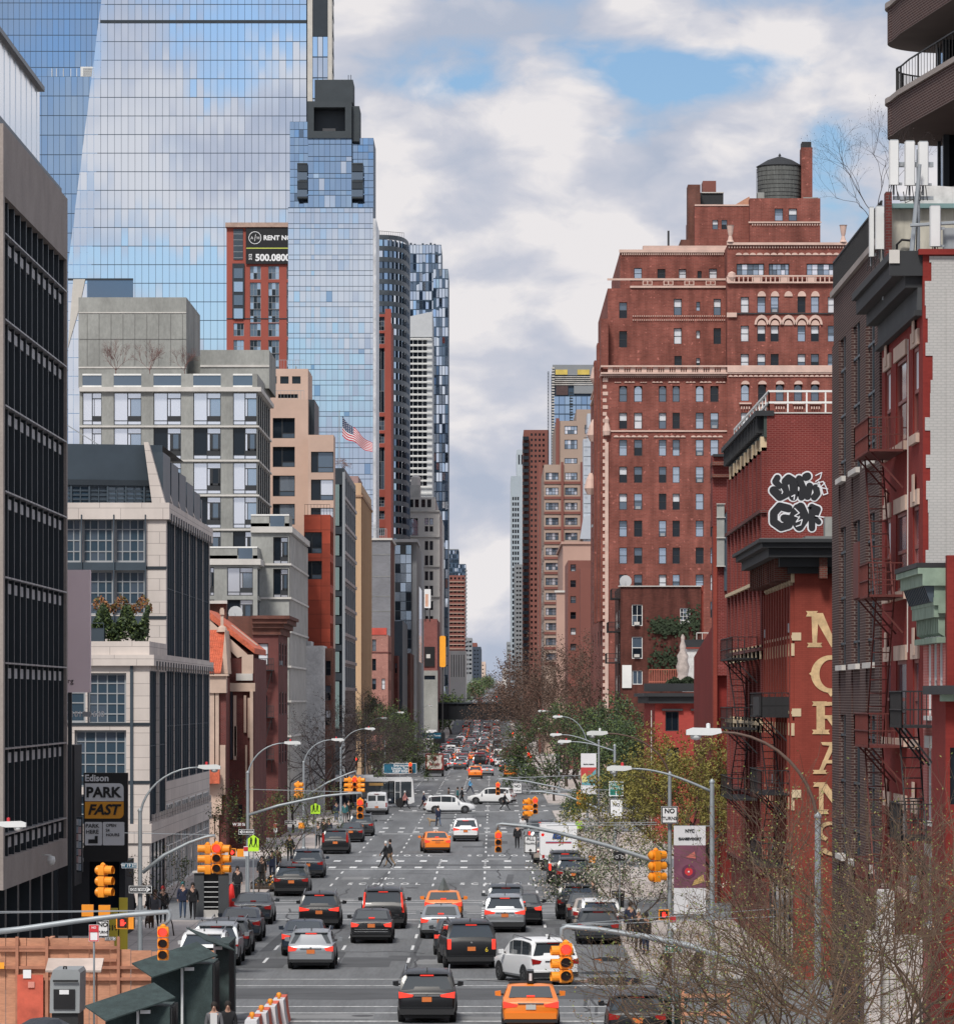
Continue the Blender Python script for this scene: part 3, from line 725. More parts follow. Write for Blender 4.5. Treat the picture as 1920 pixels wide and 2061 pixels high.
# ---- church with red clay tiles ----
TILE=mat('clay_tile',(.52,.12,.06),.8,var=.25,scale=2,fine=.25,finescale=9)
BRK_D=brick('brick_dark_red',(.15,.035,.03),(.11,.025,.022),(.14,.09,.085),.23,.08,.3,pale=.1)
BRK_O=brick('brick_brown',(.17,.05,.035),(.12,.035,.028),(.16,.12,.10),.23,.08,.35,soot=.3)
STN=mat('warm_stone',(.48,.36,.29),.85,var=.2,scale=.6)
dc=318.
b=Bld('church','brick church front with warm stone columns and red clay tile roofs','church',XL,dc)
b.block(PX(360,dc),PX(455,dc),dc,dc+9,0,PZ(1364,dc),BRK_D,which='E')
q=MB()
q.box(PX(405,dc),PX(456,dc),dc-.5,dc+1,PZ(1395,dc),PZ(1361,dc),STN);q.box(PX(405,dc),PX(460,dc),dc-.7,dc+1,PZ(1361,dc),PZ(1357,dc),STN)
for x0_,x1_ in((422,432),(434,441)):q.box(PX(x0_,dc),PX(x1_,dc),dc-.35,dc-.01,.15,PZ(1395,dc),STN)
q.box(PX(410,dc),PX(447,dc),dc-.6,dc-.36,PZ(1640,dc),PZ(1560,dc),STN)
q.box(PX(443,dc),PX(454,dc),dc-.2,dc+.02,PZ(1600,dc),PZ(1500,dc),STN)
for x_,y_,w_,h_ in((470,1400,6,130),(472,1462,5,60),(491,1400,5,75),(499,1405,5,80),(494,1500,4,90)):q.box(PX(x_,dc+5),PX(x_+w_,dc+5),dc+4.8,dc+4.99,PZ(y_+h_,dc+5),PZ(y_,dc+5),STN)
b.part('stone_trim',q)
b.block(PX(453,dc+5),PX(512,dc+5),dc+5,dc+22,0,PZ(1325,dc+5),BRK_D,which='E',front=[(PX(461,dc+5),PZ(1530,dc+5),PX(469,dc+5),PZ(1385,dc+5),'arch'),(PX(480,dc+5),PZ(1700,dc+5),PX(488,dc+5),PZ(1620,dc+5),'open')])
q=MB();q.box(PX(455,dc+5),PX(514,dc+5),dc+4.6,dc+4.99,PZ(1392,dc+5),PZ(1375,dc+5),STN);q.box(PX(476,dc+5),PX(509,dc+5),dc+4.5,dc+4.99,PZ(1370,dc+5),PZ(1356,dc+5),GREYL);q.box(PX(487,dc+5),PX(510,dc+5),dc+4.8,dc+4.99,PZ(1356,dc+5),PZ(1318,dc+5),STN)
q.box(PX(504,dc+5),PX(510,dc+5),dc+4.4,dc+4.99,0.1,PZ(1392,dc+5),STN)
b.part('stone_band',q)
q=MB()
xa,xb=PX(405,dc),PX(453,dc);zt_=PZ(1268,dc);zb_=PZ(1356,dc)
q.face([(xa,dc-.6,zb_),(PX(444,dc),dc-.6,zb_),(PX(451,dc),dc+3,zt_),(xa,dc+3,zt_)],TILE)
for k in range(10):
 x_=lerp(xa,PX(443,dc),k/9.);q.tube([(x_,dc-.68,zb_),(x_+.25,dc+2.92,zt_)],.09,5,TILE)
for k in range(12):t_=k/12;q.bar((xa,dc-.7+3.6*t_,lerp(zb_,zt_,t_)+.05),(lerp(PX(444,dc),PX(451,dc),t_),dc-.7+3.6*t_,lerp(zb_,zt_,t_)+.05),.05,TILE)
q.prism([(PX(444,dc),zb_),(PX(458,dc),zb_),(PX(452,dc),zt_)],dc+.5,dc+6,STN,'y')
q.box(PX(405,dc),PX(425,dc),dc-1.2,dc-.4,PZ(1580,dc),PZ(1550,dc),TILE);q.box(PX(422,dc),PX(444,dc),dc-1.4,dc-.62,PZ(1577,dc),PZ(1549,dc),TILE)
b.part('tile_roof',q)
q=MB();dg=dc+6
ga,gb_,gc=(PX(415,dg),PZ(1240,dg)),(PX(513,dg),PZ(1316,dg)),(PX(490,dg),PZ(1316,dg))
q.prism([ga,(ga[0],ga[1]+.5),(gb_[0]-.0,gb_[1]+.4),gb_],dg-.4,dg+16,TILE,'y')
q.prism([(ga[0],ga[1]-.7),(ga[0],ga[1]-.05),(gb_[0]-.5,gb_[1]-.05),(gb_[0]-1.2,gb_[1]-.3)],dg-.3,dg+.4,STN,'y')
q.prism([(ga[0],PZ(1340,dg)),(ga[0],ga[1]-.3),(gc[0]+.3,gc[1]+.1),(gc[0]+.3,PZ(1340,dg))],dg,dg+14,BRK_D,'y')
q.prism([(PX(452,dg+9),PZ(1255,dg+9)),(PX(457,dg+9),PZ(1252,dg+9)),(PX(516,dg+9),PZ(1298,dg+9)),(PX(516,dg+9),PZ(1302,dg+9))],dg+9,dg+12,STN,'y')
b.part('gable_roof',q)
q=MB();xx=PX(442.5,dc);q.box(xx-.1,xx+.1,dc+2.6,dc+2.8,zt_,PZ(1222,dc),STN);q.box(xx-.15,xx+.15,dc+2.5,dc+2.9,PZ(1236,dc),PZ(1225,dc),STN);q.lathe([(.4,0),(.3,.3),(.05,.5)],8,STN,(xx,dc+2.7,zt_-.1));b.part('finial',q)
b.block(PX(405,dc+20),PX(456,dc+20),dc+19.5,dc+21,0,PZ(1215,dc+20),BRK_O)
q=MB();q.box(PX(405,dc+19),PX(457,dc+19),dc+19,dc+19.5,PZ(1215,dc+19),PZ(1209,dc+19),GREYL);b.part('coping',q)
b.done()
# ---- dark red row house with heavy cornice and fire escape --------
dr=352.
b=Bld('row_house','dark red brick row house with deep bracketed cornice and black fire escape beside the church','building',XL,dr)
xw=PX(456,dr);xe=PX(578,dr)-1.4
b.block(xw,PX(512,dr+2),dr+2,dr+20,0,PZ(1240,dr+2),BRK_O,which='E')
b.block(PX(508,dr),PX(560,dr),dr,dr+16,0,PZ(1250,dr),BRK_D,which='E',rd=.2,front=fwin(dr,[(519,1295,540,1340)],'sash',5)+fwin(dr,[(521,1400,538,1445),(521,1500,538,1545)],'sash',4),side=rows(dr+1,dr+15,3,.45,[PZ(1340,dr),PZ(1440,dr),PZ(1540,dr)],1.8,'sash'))
q=MB()
for(dz0,dz1,pr)in((0,.25,.9),(-.35,0,.7),(-.7,-.35,.45),(-1.2,-.7,.2)):ledge(q,PX(508,dr),PX(560,dr),dr,PZ(1246,dr)+dz0,PZ(1246,dr)+dz1,pr,BRK_O,'E',dr+16)
q.box(PX(519,dr),PX(560,dr),dr-.12,dr,PZ(1278,dr),PZ(1276,dr),GREYL)
b.part('cornice',q)
q=MB();IRN=mat('black_iron',(.012,.012,.014),.6,var=0)
for yy in(1350,1445,1530):
 z=PZ(yy,dr);q.box(PX(515,dr),PX(552,dr),dr-1.0,dr-.05,z,z+.06,IRN);railing(q,(PX(515,dr),dr-1.0,z),(PX(552,dr),dr-1.0,z),.9,IRN,12,.025,(1.,.5));
 for xx in(517,548):q.bar((PX(xx,dr),dr-1,z),(PX(xx,dr),dr-.05,z-.9),.04,IRN)
for ya_,yb_ in((1350,1445),(1445,1530)):
 for o_ in(0,3.2):q.bar((PX(548,dr)-o_*.14,dr-.8,PZ(ya_,dr)),(PX(524,dr)-o_*.14,dr-.8,PZ(yb_,dr)),.04,IRN)
 for k in range(9):t_=k/9;x_=lerp(PX(548,dr),PX(524,dr),t_);z_=lerp(PZ(ya_,dr),PZ(yb_,dr),t_);q.box(x_-.5,x_,dr-.9,dr-.7,z_-.03,z_,IRN)
b.part('fire_escape',q);b.done()
# ---- grey stepped apartment building 
b=Bld('apartment_building','stepped grey concrete apartment building with roof terraces and large white windows','building',-30,412)
WW=[(166,204.6),(229,284.5),(309,364.5),(389,444.5),(469,517)]
RR=[(790,855),(861,924),(931,994),(1000,1063),(1070,1130),(1137,1198)]
d0=412.
b.block(PX(160,d0),PX(518,d0),d0,d0+24,0,PZ(788,d0),GREYC,rd=.25,which='E',front=fwin(d0,[(a,t_,c,u_)for a,c in WW for t_,u_ in RR],'gray'),side=[(d0+1+i*3.8,PZ(u_,d0),d0+3.9+i*3.8,PZ(t_,d0),'grid31dm')for i in range(6)for t_,u_ in RR[:5]])
q=MB()
ledge(q,PX(160,d0),PX(518,d0),d0,PZ(788,d0),PZ(779,d0),.35,GREYL,'E',d0+24)
for t_,u_ in RR:ledge(q,PX(160,d0),PX(518,d0),d0,PZ(u_+5,d0),PZ(u_+1.5,d0),.15,GREYL,'E',d0+24)
b.part('slab_edges',q)
q=MB();z0,z1=PZ(779,d0),PZ(752,d0)
prev=PX(160,d0)
for a,c in[(166,204.6),(229,284.5),(309,364.5),(389,444.5),(469,508)]:
 q.box(prev,PX(a,d0),d0+.0,d0+.35,z0,z1,GREYC);prev=PX(c,d0);q.box(PX(a,d0),prev,d0+.05,d0+.1,z0+.15,z1-.15,G2)
 q.box(PX(a,d0),prev,d0-.03,d0+.2,z1-.15,z1,WHF);q.box(PX(a,d0),prev,d0-.03,d0+.2,z0,z0+.15,WHF)
q.box(prev,PX(518,d0),d0,d0+24,z0,z1,GREYC)
b.part('terrace_parapet',q)
d2=424.
b.block(PX(158,d2),PX(375,d2),d2,d2+20,PZ(780,d2),PZ(598,d2),GREYC)
b.block(PX(403,d2+1),PX(542,d2+1),d2+1,d2+14,PZ(780,d2),PZ(704,d2+1),GREYC)
b.block(PX(375,d2+3),PX(404,d2+3),d2+3,d2+14,PZ(780,d2),PZ(712,d2),GREYC)
q=MB();ledge(q,PX(158,d2),PX(375,d2),d2,PZ(630,d2),PZ(628,d2),.06,GREYL);ledge(q,PX(158,d2),PX(375,d2),d2,PZ(738,d2),PZ(741,d2),.06,GREYL)
ledge(q,PX(403,d2+1),PX(542,d2+1),d2+1,PZ(737,d2),PZ(733,d2),.1,GREYL);b.part('wall_joints',q)
q=MB()
for i in range(9):
 x_=PX(175+i*24,d2);q.box(x_,x_+.05,d2-.03,d2,PZ(735,d2),PZ(632,d2),mat('joint_grey',(.17,.17,.165),.9,var=0))
q.box(PX(160,d2),PX(375,d2),d2-.03,d2,PZ(683,d2),PZ(681.5,d2),M['joint_grey']);b.part('panel_joints',q)
d3=397.
b.block(PX(400,d3),PX(518,d3),d3,d0,0,PZ(1125,d3),GREYC,which='E',rd=.25,front=fwin(d3,[(415,1142,431,1199),(457,1142,509,1199),(457,1207,509,1262),(415,1207,431,1262),(457,1270,509,1320)],'gray'),side=[(d3+.5,PZ(1199,d3),d0-1,PZ(1142,d3),'grid41dm'),(d3+.5,PZ(1262,d3),d0-1,PZ(1207,d3),'grid41dm')])
d4=403.
b.block(PX(505,d4),PX(582,d4),d4,d4+38,0,PZ(1060,d4),GREYC,which='E',rd=.3,front=fwin(d4,[(550,1081,580,1135),(550,1145,580,1204)],'gray',2),side=[(d4+1.2+i*4.6,PZ(u_,d4),d4+5.0+i*4.6,PZ(t_,d4),'grid41dl')for i in range(8)for t_,u_ in((1070,1130),(1138,1198),(1206,1268),(1276,1338),(1346,1408),(1416,1478),(1486,1545))])
q=MB()
for x0_,x1_,dd,za,ze in((400,518,d3,1125,d0),(505,582,d4,1060,d4+38)):
 ledge(q,PX(x0_,dd),PX(x1_,dd),dd,PZ(za+12,dd),PZ(za,dd),.3,GREYL,'E',ze);q.box(PX(x0_,dd),PX(x1_,dd),dd,dd+.25,PZ(za,dd),PZ(za-7,dd),GREYC)
 q.box(PX(x1_-38,dd),PX(x1_-10,dd),dd-.02,dd,PZ(za,dd),PZ(za-22,dd),G2);q.box(PX(x0_,dd),PX(x1_-40,dd),dd,dd+.25,PZ(za,dd),PZ(za-24,dd),GREYC);q.box(PX(x1_-9,dd),PX(x1_,dd),dd,dd+6,PZ(za,dd),PZ(za-24,dd),GREYC)
 q.box(PX(x0_,dd),PX(x1_,dd),dd-.05,dd+.3,PZ(za-22,dd),PZ(za-25,dd),WHF)
for yy in(1136,1204,1272,1342,1412,1482):ledge(q,PX(505,d4),PX(582,d4),d4,PZ(yy+2,d4),PZ(yy-2,d4),.2,GREYL,'E',d4+38)
for i in range(17):ya=d4+.6+i*2.3;q.box(PX(582,d4),PX(582,d4)+.12,ya,ya+.5,0,PZ(1075,d4),GREYL)
b.part('balcony_trim',q)
q=MB();railing(q,(PX(395,d2),d2-.5,PZ(779,d2)),(PX(440,d2),d2-.5,PZ(779,d2)),.8,IRN,8);b.part('roof_railing',q)
b.done()
DISH=mat('dish_grey',(.45,.46,.47),.5,var=.1)
def dish(x,y,z,r,label):
 t=thing('satellite_dish',label,'satellite dish',(x,y,z))
 q=MB();q.lathe([(r*k/6,-.3*r*(1-(k/6)**2))for k in range(7)],14,DISH,(0,0,r*.8),'y');q.build('reflector',t)
 q=MB();q.bar((0,0,0),(0,.1,r),.04,ALF);q.bar((0,-.02,r*.2),(0,-r*.9,r*.8),.02,ALF);q.build('stand',t)
dish(PX(474,395),395,PZ(1246,395),.62,'grey satellite dish in front of the white apartment window above the church')
# ---- pink apartment building --------
PNK=mat('pink_render',(.52,.37,.30),.85,var=.1,scale=.3,fine=.05)
b=Bld('apartment_building','salmon pink apartment building with wide dark windows behind the grey stepped one','building',-22,455)
d0=455.
b.block(PX(470,d0),PX(620,d0),d0,d0+18,0,PZ(804,d0),PNK,which='E',rd=.3,front=fwin(d0,[(549,y_,593.5,y_+h_)for y_,h_ in((841,41),(899,41),(957,42),(1014,42))],'big'),side=rows(d0+1,d0+16,3,.7,[PZ(882+58*k,d0)for k in range(5)],2.0,'open'))
b.block(PX(530,d0+5),PX(620,d0+5),d0+5,d0+16,PZ(804,d0),PZ(742,d0+5),PNK,which='E',front=fwin(d0+5,[(545,757,557,772),(564,757,581,772),(588,757,605,772),(560,793,600,801)],'open'))
b.block(PX(619,d0+2),PX(633,d0+2),d0+2,d0+14,0,PZ(804,d0+2),DKM)
b.block(PX(620,d0-3),PX(671.5,d0-3),d0-3,d0+1.9,0,PZ(875,d0-3),PNK,rd=.3,which='E',front=fwin(d0-3,[(626,y_,671.3,y_+42)for y_ in(909,965,1022)],'big'))
q=MB();railing(q,(PX(545,d0),d0+.3,PZ(804,d0)),(PX(612,d0),d0+.3,PZ(804,d0)),.9,ALF,10);railing(q,(PX(560,d0+5),d0+5.3,PZ(742,d0+5)),(PX(612,d0+5),d0+5.3,PZ(742,d0+5)),.9,ALF,9)
q.box(PX(594,d0+6),PX(597,d0+6),d0+6,d0+6.3,PZ(742,d0),PZ(728,d0),ALF);b.part('roof_railing',q);b.done()
# ---- rusty red panel building ------
def panelmat(name,c,w_,h_,var):
 if name in M:return M[name]
 m,n_,bs=nt(name);bs.inputs['Roughness'].default_value=.8
 v=pos_vec(n_,True);t=n_.nodes.new('ShaderNodeTexBrick');n_.links.new(v,t.inputs['Vector']);t.offset=0
 t.inputs['Scale'].default_value=1;t.inputs['Brick Width'].default_value=w_;t.inputs['Row Height'].default_value=h_;t.inputs['Mortar Size'].default_value=.03
 t.inputs['Color1'].default_value=(*[x*(1-var)for x in c],1);t.inputs['Color2'].default_value=(*[min(1,x*(1+var))for x in c],1);t.inputs['Mortar'].default_value=(*[x*.5 for x in c],1)
 n_.links.new(mix(n_,1.,t.outputs['Color'],ramp(n_,noise(n_,v,.6,4),[(.3,.8),(.7,1.15)]),'MULTIPLY'),bs.inputs['Base Color']);M[name]=m;return m
RUST=panelmat('rust_panel',(.36,.06,.03),1.9,1.35,.22)
b=Bld('apartment_building','rust red panelled building with two dark corner windows above a white wall','building',-18,485)
d0=444.
b.block(PX(612,d0),PX(665,d0),d0,d0+7.9,0,PZ(1036,d0),RUST,which='E',rd=.3,front=fwin(d0,[(613,1071,648,1114),(613,1129,648,1166)],'big',1),side=rows(d0,d0+7.9,2,.8,[PZ(1114+62*k,d0)for k in range(4)],2.2,'open'))
WP=mat('white_painted_wall',(.58,.57,.56),.85,var=.2,scale=.5,fine=.15,finescale=4)
b.block(PX(611,d0-8),PX(652,d0-8),d0-8,d0-.01,0,PZ(1300,d0-8),WP);b.block(PX(611,d0-7),PX(626,d0-7),d0-7,d0-.5,PZ(1301,d0-8),PZ(1291,d0-7),WP)
b.block(PX(652,d0-5),PX(671,d0-5),d0-5,d0-.02,0,PZ(1305,d0-5),BRK_O,front=fwin(d0-5,[(655,1330,666,1360),(655,1380,666,1410),(655,1430,666,1460)],'sash'))
q=MB();railing(q,(PX(613,d0),d0+.3,PZ(1036,d0)),(PX(664,d0),d0+.3,PZ(1036,d0)),1.,IRN,8);b.part('roof_railing',q);b.done()
# ---- dark glass narrow building, tan tower, grey brick etc. --------
b=Bld('glass_building','narrow dark glass and steel building with pale green glass strip between rust and tan buildings','building',-18,505)
d0=505.
GG=glass('glass_green',(.30,.42,.42),.1,metal=.5)
b.block(PX(671,d0),PX(693,d0),d0,d0+42,0,PZ(942,d0),DKM,which='E',rd=.3,front=[(PX(674,d0),PZ(u_,d0),PX(688,d0),PZ(t_,d0),'open')for t_,u_ in((975,1060),(1075,1120),(1140,1190),(1200,1240),(1256,1298),(1310,1355),(1370,1470))],side=[(d0+2+i*8,PZ(u_,d0),d0+9+i*8,PZ(t_,d0),'grid31gd')for i in range(5)for t_,u_ in((955,1000),(1010,1055),(1065,1110),(1120,1165),(1175,1220),(1230,1275),(1285,1330),(1340,1385))])
q=MB()
for t_,u_ in((975,1058),(1078,1118),(1142,1188),(1202,1238),(1258,1296),(1312,1353),(1372,1468)):q.box(PX(675,d0),PX(683,d0),d0-.1,d0-.02,PZ(u_,d0),PZ(t_,d0),GG)
for k in range(9):z=PZ(1005+55*k,d0);q.box(PX(693,d0)-.1,PX(693,d0)+.15,d0,d0+42,z,z+.35,BRONZE)
for xx in(689.5,692):q.box(PX(xx,d0),PX(xx,d0)+.12,d0-.12,d0,0,PZ(950,d0),ALF)
b.part('glass_strip',q);b.done()
TAN=mat('tan_brick',(.50,.34,.21),.85,var=.1,scale=.2,fine=.08,finescale=6,stretch=(4,4,.2))
b=Bld('tower_building','plain tan windowless tower narrowing up the left side of the avenue','building',XL,625)
b.block(PX(700,625),PX(727,625),625,678,0,PZ(972,625),TAN,which='E')
b.block(PX(703,630),PX(721,630),630,650,PZ(980,630),PZ(958,630),mat('mauve_brick',(.30,.2,.19),.9))
q=MB()
for k in range(16):ya=627+k*3.2;q.box(XL+.0,XL+.1,ya,ya+1.,2,PZ(990,625),TAN)
ledge(q,PX(703,625),XL,625,PZ(1000,625),PZ(996,625),.2,mat('tan_band',(.33,.21,.14),.9),'E',678);b.part('brick_ribs',q);b.done()
GRB=brick('grey_brick',(.20,.205,.225),(.17,.175,.19),(.22,.22,.23),.5,.2,.15)
MVB=brick('pink_brick',(.36,.17,.14),(.30,.13,.11),(.36,.24,.2),.4,.15,.2,pale=.3)
b=Bld('warehouse','blank grey brick block with brown edge behind the tan tower','building',-18,803);d0=803
b.block(PX(740,d0),PX(786,d0),d0,d0+32,0,PZ(1085,d0),GRB,which='E',mside=BRK_O)
q=MB();[ledge(q,PX(740,d0),PX(786,d0),d0,PZ(y_+1,d0),PZ(y_,d0),.06,GREYC)for y_ in(1116,1160,1200,1230)];ledge(q,PX(740,d0),PX(786,d0),d0,PZ(1087,d0),PZ(1083,d0),.3,GREYL,'E',d0+32)
railing(q,(PX(748,d0),d0,PZ(1083,d0)),(PX(778,d0),d0,PZ(1083,d0)),1.6,ALF,8,.05);b.part('coping',q);b.done()
b=Bld('row_house','pinkish brick house with bright red top edge at the foot of the grey brick block','building',-18,770);d0=770
b.block(PX(740,d0),PX(781,d0),d0,d0+26,0,PZ(1278,d0),MVB,which='E',rd=.3,front=fwin(d0,[(749,1287,757,1311,'arch'),(749,1326,757,1350),(749,1366,757,1388),(749,1405,757,1425),(768,1366,775,1388)],'sash'),side=rows(d0,d0+26,4,.4,[PZ(1350,d0),PZ(1390,d0)],1.8,'sash'))
q=MB();q.box(PX(740,d0),PX(778,d0),d0-.1,d0+3,PZ(1278,d0),PZ(1264,d0),mat('red_cap',(.45,.07,.05),.8));ledge(q,PX(740,d0),PX(781,d0),d0,PZ(1314,d0),PZ(1312,d0),.15,BRK_D,'E',d0+20);b.part('parapet',q);b.done()
b=Bld('row_house','small sooty red brick tenement below the grey glass building','building',-18,830);d0=830
b.block(PX(780,d0),PX(801,d0),d0,d0+30,0,PZ(1320,d0),BRK_D,which='E',front=fwin(d0,[(786,1335,791,1355),(795,1335,799,1355),(786,1370,791,1390)],'sash'))
b.block(PX(791,d0+10),PX(810,d0+10),d0+10,d0+60,0,PZ(1250,d0+10),SLATE);b.block(PX(803,d0+60),PX(826,d0+60),d0+60,d0+100,0,PZ(1315,d0+60),BRK_O,front=fwin(d0+60,[(806,1340,811,1360),(816,1340,821,1360)],'sash'));b.done()
GPIER=mat('grey_pier',(.29,.30,.31),.8,var=.1,scale=.1)
GSHEET=glass('glass_grey_reflect',(.40,.47,.55),.08,metal=.8)
b=Bld('glass_building','blue grey glass building with projecting roof slab and tall grey side pier','building',-18,950);d0=950
b.block(PX(790,d0),PX(839,d0),d0,d0+95,0,PZ(1092,d0),GPIER,which='E',side=[(d0+30,PZ(1330,d0),d0+80,PZ(1170,d0),'open')])
curtain(b,'curtain_wall',(PX(795,d0),d0-.5,PZ(1400,d0)),FR,PX(828,d0)-PX(795,d0),PZ(1097,d0)-PZ(1400,d0),3,16,GSHEET,SLATE,.012,.15,seed=5,alt=G1,p_alt=.3)
q=MB();q.box(PX(790,d0),PX(841,d0),d0-3,d0+30,PZ(1092,d0),PZ(1086,d0),BRONZE);b.part('roof_slab',q);b.done()
WST=mat('white_stone',(.56,.53,.50),.85,var=.08,scale=.2)
b=Bld('tower_building','cream white office building with paired dark windows and arched crown','building',-18,1300);d0=1300
wr=[(x,y,x+7,y+h_)for y,h_ in((1059,11),(1089,18),(1118,20),(1150,18),(1179,20),(1210,18),(1240,18))for x in(855,864.6)]
b.block(PX(815,d0),PX(885,d0),d0,d0+120,0,PZ(1028,d0),WST,rd=.5,front=fwin(d0,wr+[(822,1043,841,1078,'arch'),(855,1043,862,1056,'arch'),(864.6,1043,871.6,1056,'arch')],'sash',4))
b.block(PX(815,d0),PX(876,d0),d0+2,d0+80,PZ(1028,d0),PZ(1000,d0),WST,rd=.5,front=fwin(d0+2,[(x,1005,x+8,1021)for x in(824,835,848,860)],'sash',4))
q=MB()
for y_ in(1028,1079,1139,1200):ledge(q,PX(815,d0),PX(885,d0),d0,PZ(y_+2,d0),PZ(y_-1,d0),.6,GREYL)
b.part('string_courses',q)
q=MB();q.box(PX(824,d0),PX(845,d0),d0+4,d0+20,PZ(1000,d0),PZ(975,d0),GREYL);q.lathe([(1.4,0),(1.4,2.5),(.3,3.2)],10,WST,(PX(836,d0),d0+8,PZ(976,d0)));b.part('roof_plant',q);b.done()
b=Bld('warehouse','brown brick block with black poster above the rail bridge','building',-18,1135);d0=1135
b.block(PX(850,d0),PX(880,d0),d0,d0+60,0,PZ(1246,d0),brick('brick_mauve',(.24,.09,.08),(.2,.07,.065),(.24,.15,.13),.6,.3,.15))
q=MB();q.box(PX(854,d0),PX(875,d0),d0-.3,d0,PZ(1342,d0),PZ(1302,d0),SB);q.box(PX(858,d0),PX(866,d0),d0-.34,d0-.3,PZ(1325,d0),PZ(1317,d0),GREYL);b.part('poster',q)
q=MB();q.box(PX(854,d0),PX(867,d0),d0-.5,d0-.2,PZ(1224,d0),PZ(1186,d0),SW);q.box(PX(856,d0),PX(862,d0),d0-.54,d0-.5,PZ(1221,d0),PZ(1196,d0),mat('poster_peach',(.6,.35,.25),.6));[q.bar((PX(x,d0),d0-.1,PZ(1250,d0)),(PX(x,d0),d0-.1,PZ(1224,d0)),.15,IRN)for x in(856,865)];b.part('roof_billboard',q)
b.block(PX(850,d0-1),PX(881,d0-1),d0-1,d0,0,PZ(1350,d0),GREYC,front=fwin(d0-1,[(854,1360,876,1368)],'open'));b.done()
t=thing('banner','bright orange vertical banner on the dark glass tower edge','banner',(PX(891,1120),1120,0));q=MB();rrect(q,PX(885,1120),PX(897,1120),1120,PZ(1343,1120),PZ(1280,1120),.4,SY,th=.5);q.build('panel',t,world=True);q=MB();q.bar((PX(891,1120),1120.4,0),(PX(891,1120),1120.4,PZ(1282,1120)),.2,IRN);q.build('pole',t,world=True)
# ------ glass towers and everything uptown
TW1=glass('tower_glass',(.76,.82,.90),.03,metal=1.);TW2=glass('tower_glass_blue',(.36,.50,.68),.05,metal=1.);TW3=glass('tower_glass_dark',(.16,.22,.30),.06,metal=.9)
TW4=glass('tower_glass_clear',(.68,.76,.86),.04,metal=1.)
MUL=mat('mullion_blue',(.03,.06,.10),.5,var=0)
LST=mat('tower_stone',(.50,.48,.44),.8,var=.08)
b=Bld('glass_tower','huge blue glass skyscraper reflecting clouds with slanted left edge, tallest on the left','skyscraper',-60,1100)
d0=1100.;fl=37.45*d0/F
x1=PX(617,d0);xl=PX(120,d0);zb=0;n_fl=42
ztop=PZ(8-37.45*3,d0);nfl=int(ztop/fl)
zb=ztop-nfl*fl
xe=lambda z:max(PX(137,d0),min(PX(137,d0)+(z-PZ(560,d0))*(PX(207,d0)-PX(137,d0))/(PZ(0,d0)-PZ(560,d0)),1e9))-xl
curtain(b,'curtain_wall',(xl,d0,zb),FR,x1-xl,ztop-zb,36,nfl,TW1,MUL,.0009,.17,left=xe,seed=3)
q=MB();q.prism([(PX(137,d0),zb),(x1,zb),(x1,ztop),(PX(222,d0),ztop)],d0+.3,d0+40,MUL,'y');b.part('tower_core',q)
q=MB();q.box(xe(PZ(42,d0))+xl,x1,d0-.25,d0-.15,PZ(46,d0),PZ(39.5,d0),DKM)
q.box(PX(137,d0),PX(268,d0),d0-.5,d0+.2,PZ(564,d0),PZ(560,d0),DKM)
q.box(PX(176,d0),PX(268,d0),d0-.3,d0-.2,PZ(600,d0),PZ(564,d0),TW3);q.prism([(PX(137,d0),PZ(700,d0)),(PX(160,d0),PZ(620,d0)),(PX(172,d0),PZ(562,d0)),(PX(148,d0),PZ(562,d0))],d0-.8,d0-.2,LST,'y');b.split('facade_band',q)
q=MB();q.box(PX(619,d0),PX(629,d0),d0-.5,d0+12,0,ztop,LST);q.prism([(PX(660,d0),0),(PX(672,d0),0),(PX(668,d0),ztop),(PX(660,d0),ztop)],d0-.5,d0+12,LST,'y')
q.box(PX(629,d0),PX(660,d0),d0-.2,d0+12,PZ(72,d0),ztop,DKM)
for k in range(12):z=PZ(0+36*k,d0);q.prism([(PX(669,d0),z),(PX(672.5,d0),z-1.4),(PX(671,d0),z+2.2)],d0,d0+.6,DKM,'y')
b.part('stone_edge',q)
curtain(b,'side_curtain_wall',(PX(629,d0),d0,0),FR,PX(660,d0)-PX(629,d0),PZ(72,d0),3,34,TW4,MUL,.004,.3,seed=8)
b.done()
b=Bld('glass_tower','darker blue glass tower with roof terrace behind the slanted skyscraper','skyscraper',-105,1180)
d1=1180.
curtain(b,'upper_curtain_wall',(PX(-40,d1),d1,PZ(200,d1)),FR,PX(230,d1)-PX(-40,d1),PZ(-60,d1)-PZ(200,d1),24,8,TW2,MUL,.0008,.18,seed=21)
d1=1150.
curtain(b,'lower_curtain_wall',(PX(60,d1),d1,0),FR,PX(215,d1)-PX(60,d1),PZ(153,d1),13,34,TW2,MUL,.0016,.18,seed=22)
q=MB();q.box(PX(-40,1180),PX(230,1180),1180.3,1210,0,PZ(-60,1180),MUL);q.box(PX(60,d1),PX(215,d1),d1+.3,d1+28,0,PZ(153,d1),MUL);b.part('tower_core',q)
q=MB();q.box(PX(160,d1),PX(192,d1),d1+3,d1+4,PZ(153,d1),PZ(130,d1),WHF);[q.box(PX(165,d1),PX(192,d1),d1+2.9,d1+3,PZ(151-4*k,d1),PZ(149.5-4*k,d1),ALF)for k in range(5)]
[q.box(PX(x,d1),PX(x+1,d1),d1,d1+.2,PZ(153,d1),PZ(137,d1),WHF)for x in(104,113,127,142,154)];b.part('roof_terrace',q);b.done()
RBR=mat('far_red_brick',(.30,.075,.055),.9,var=.1,scale=.1);
b=Bld('apartment_tower','red brick apartment tower with a black rental banner below its pale cornice','apartment tower',-47,960)
d0=960.
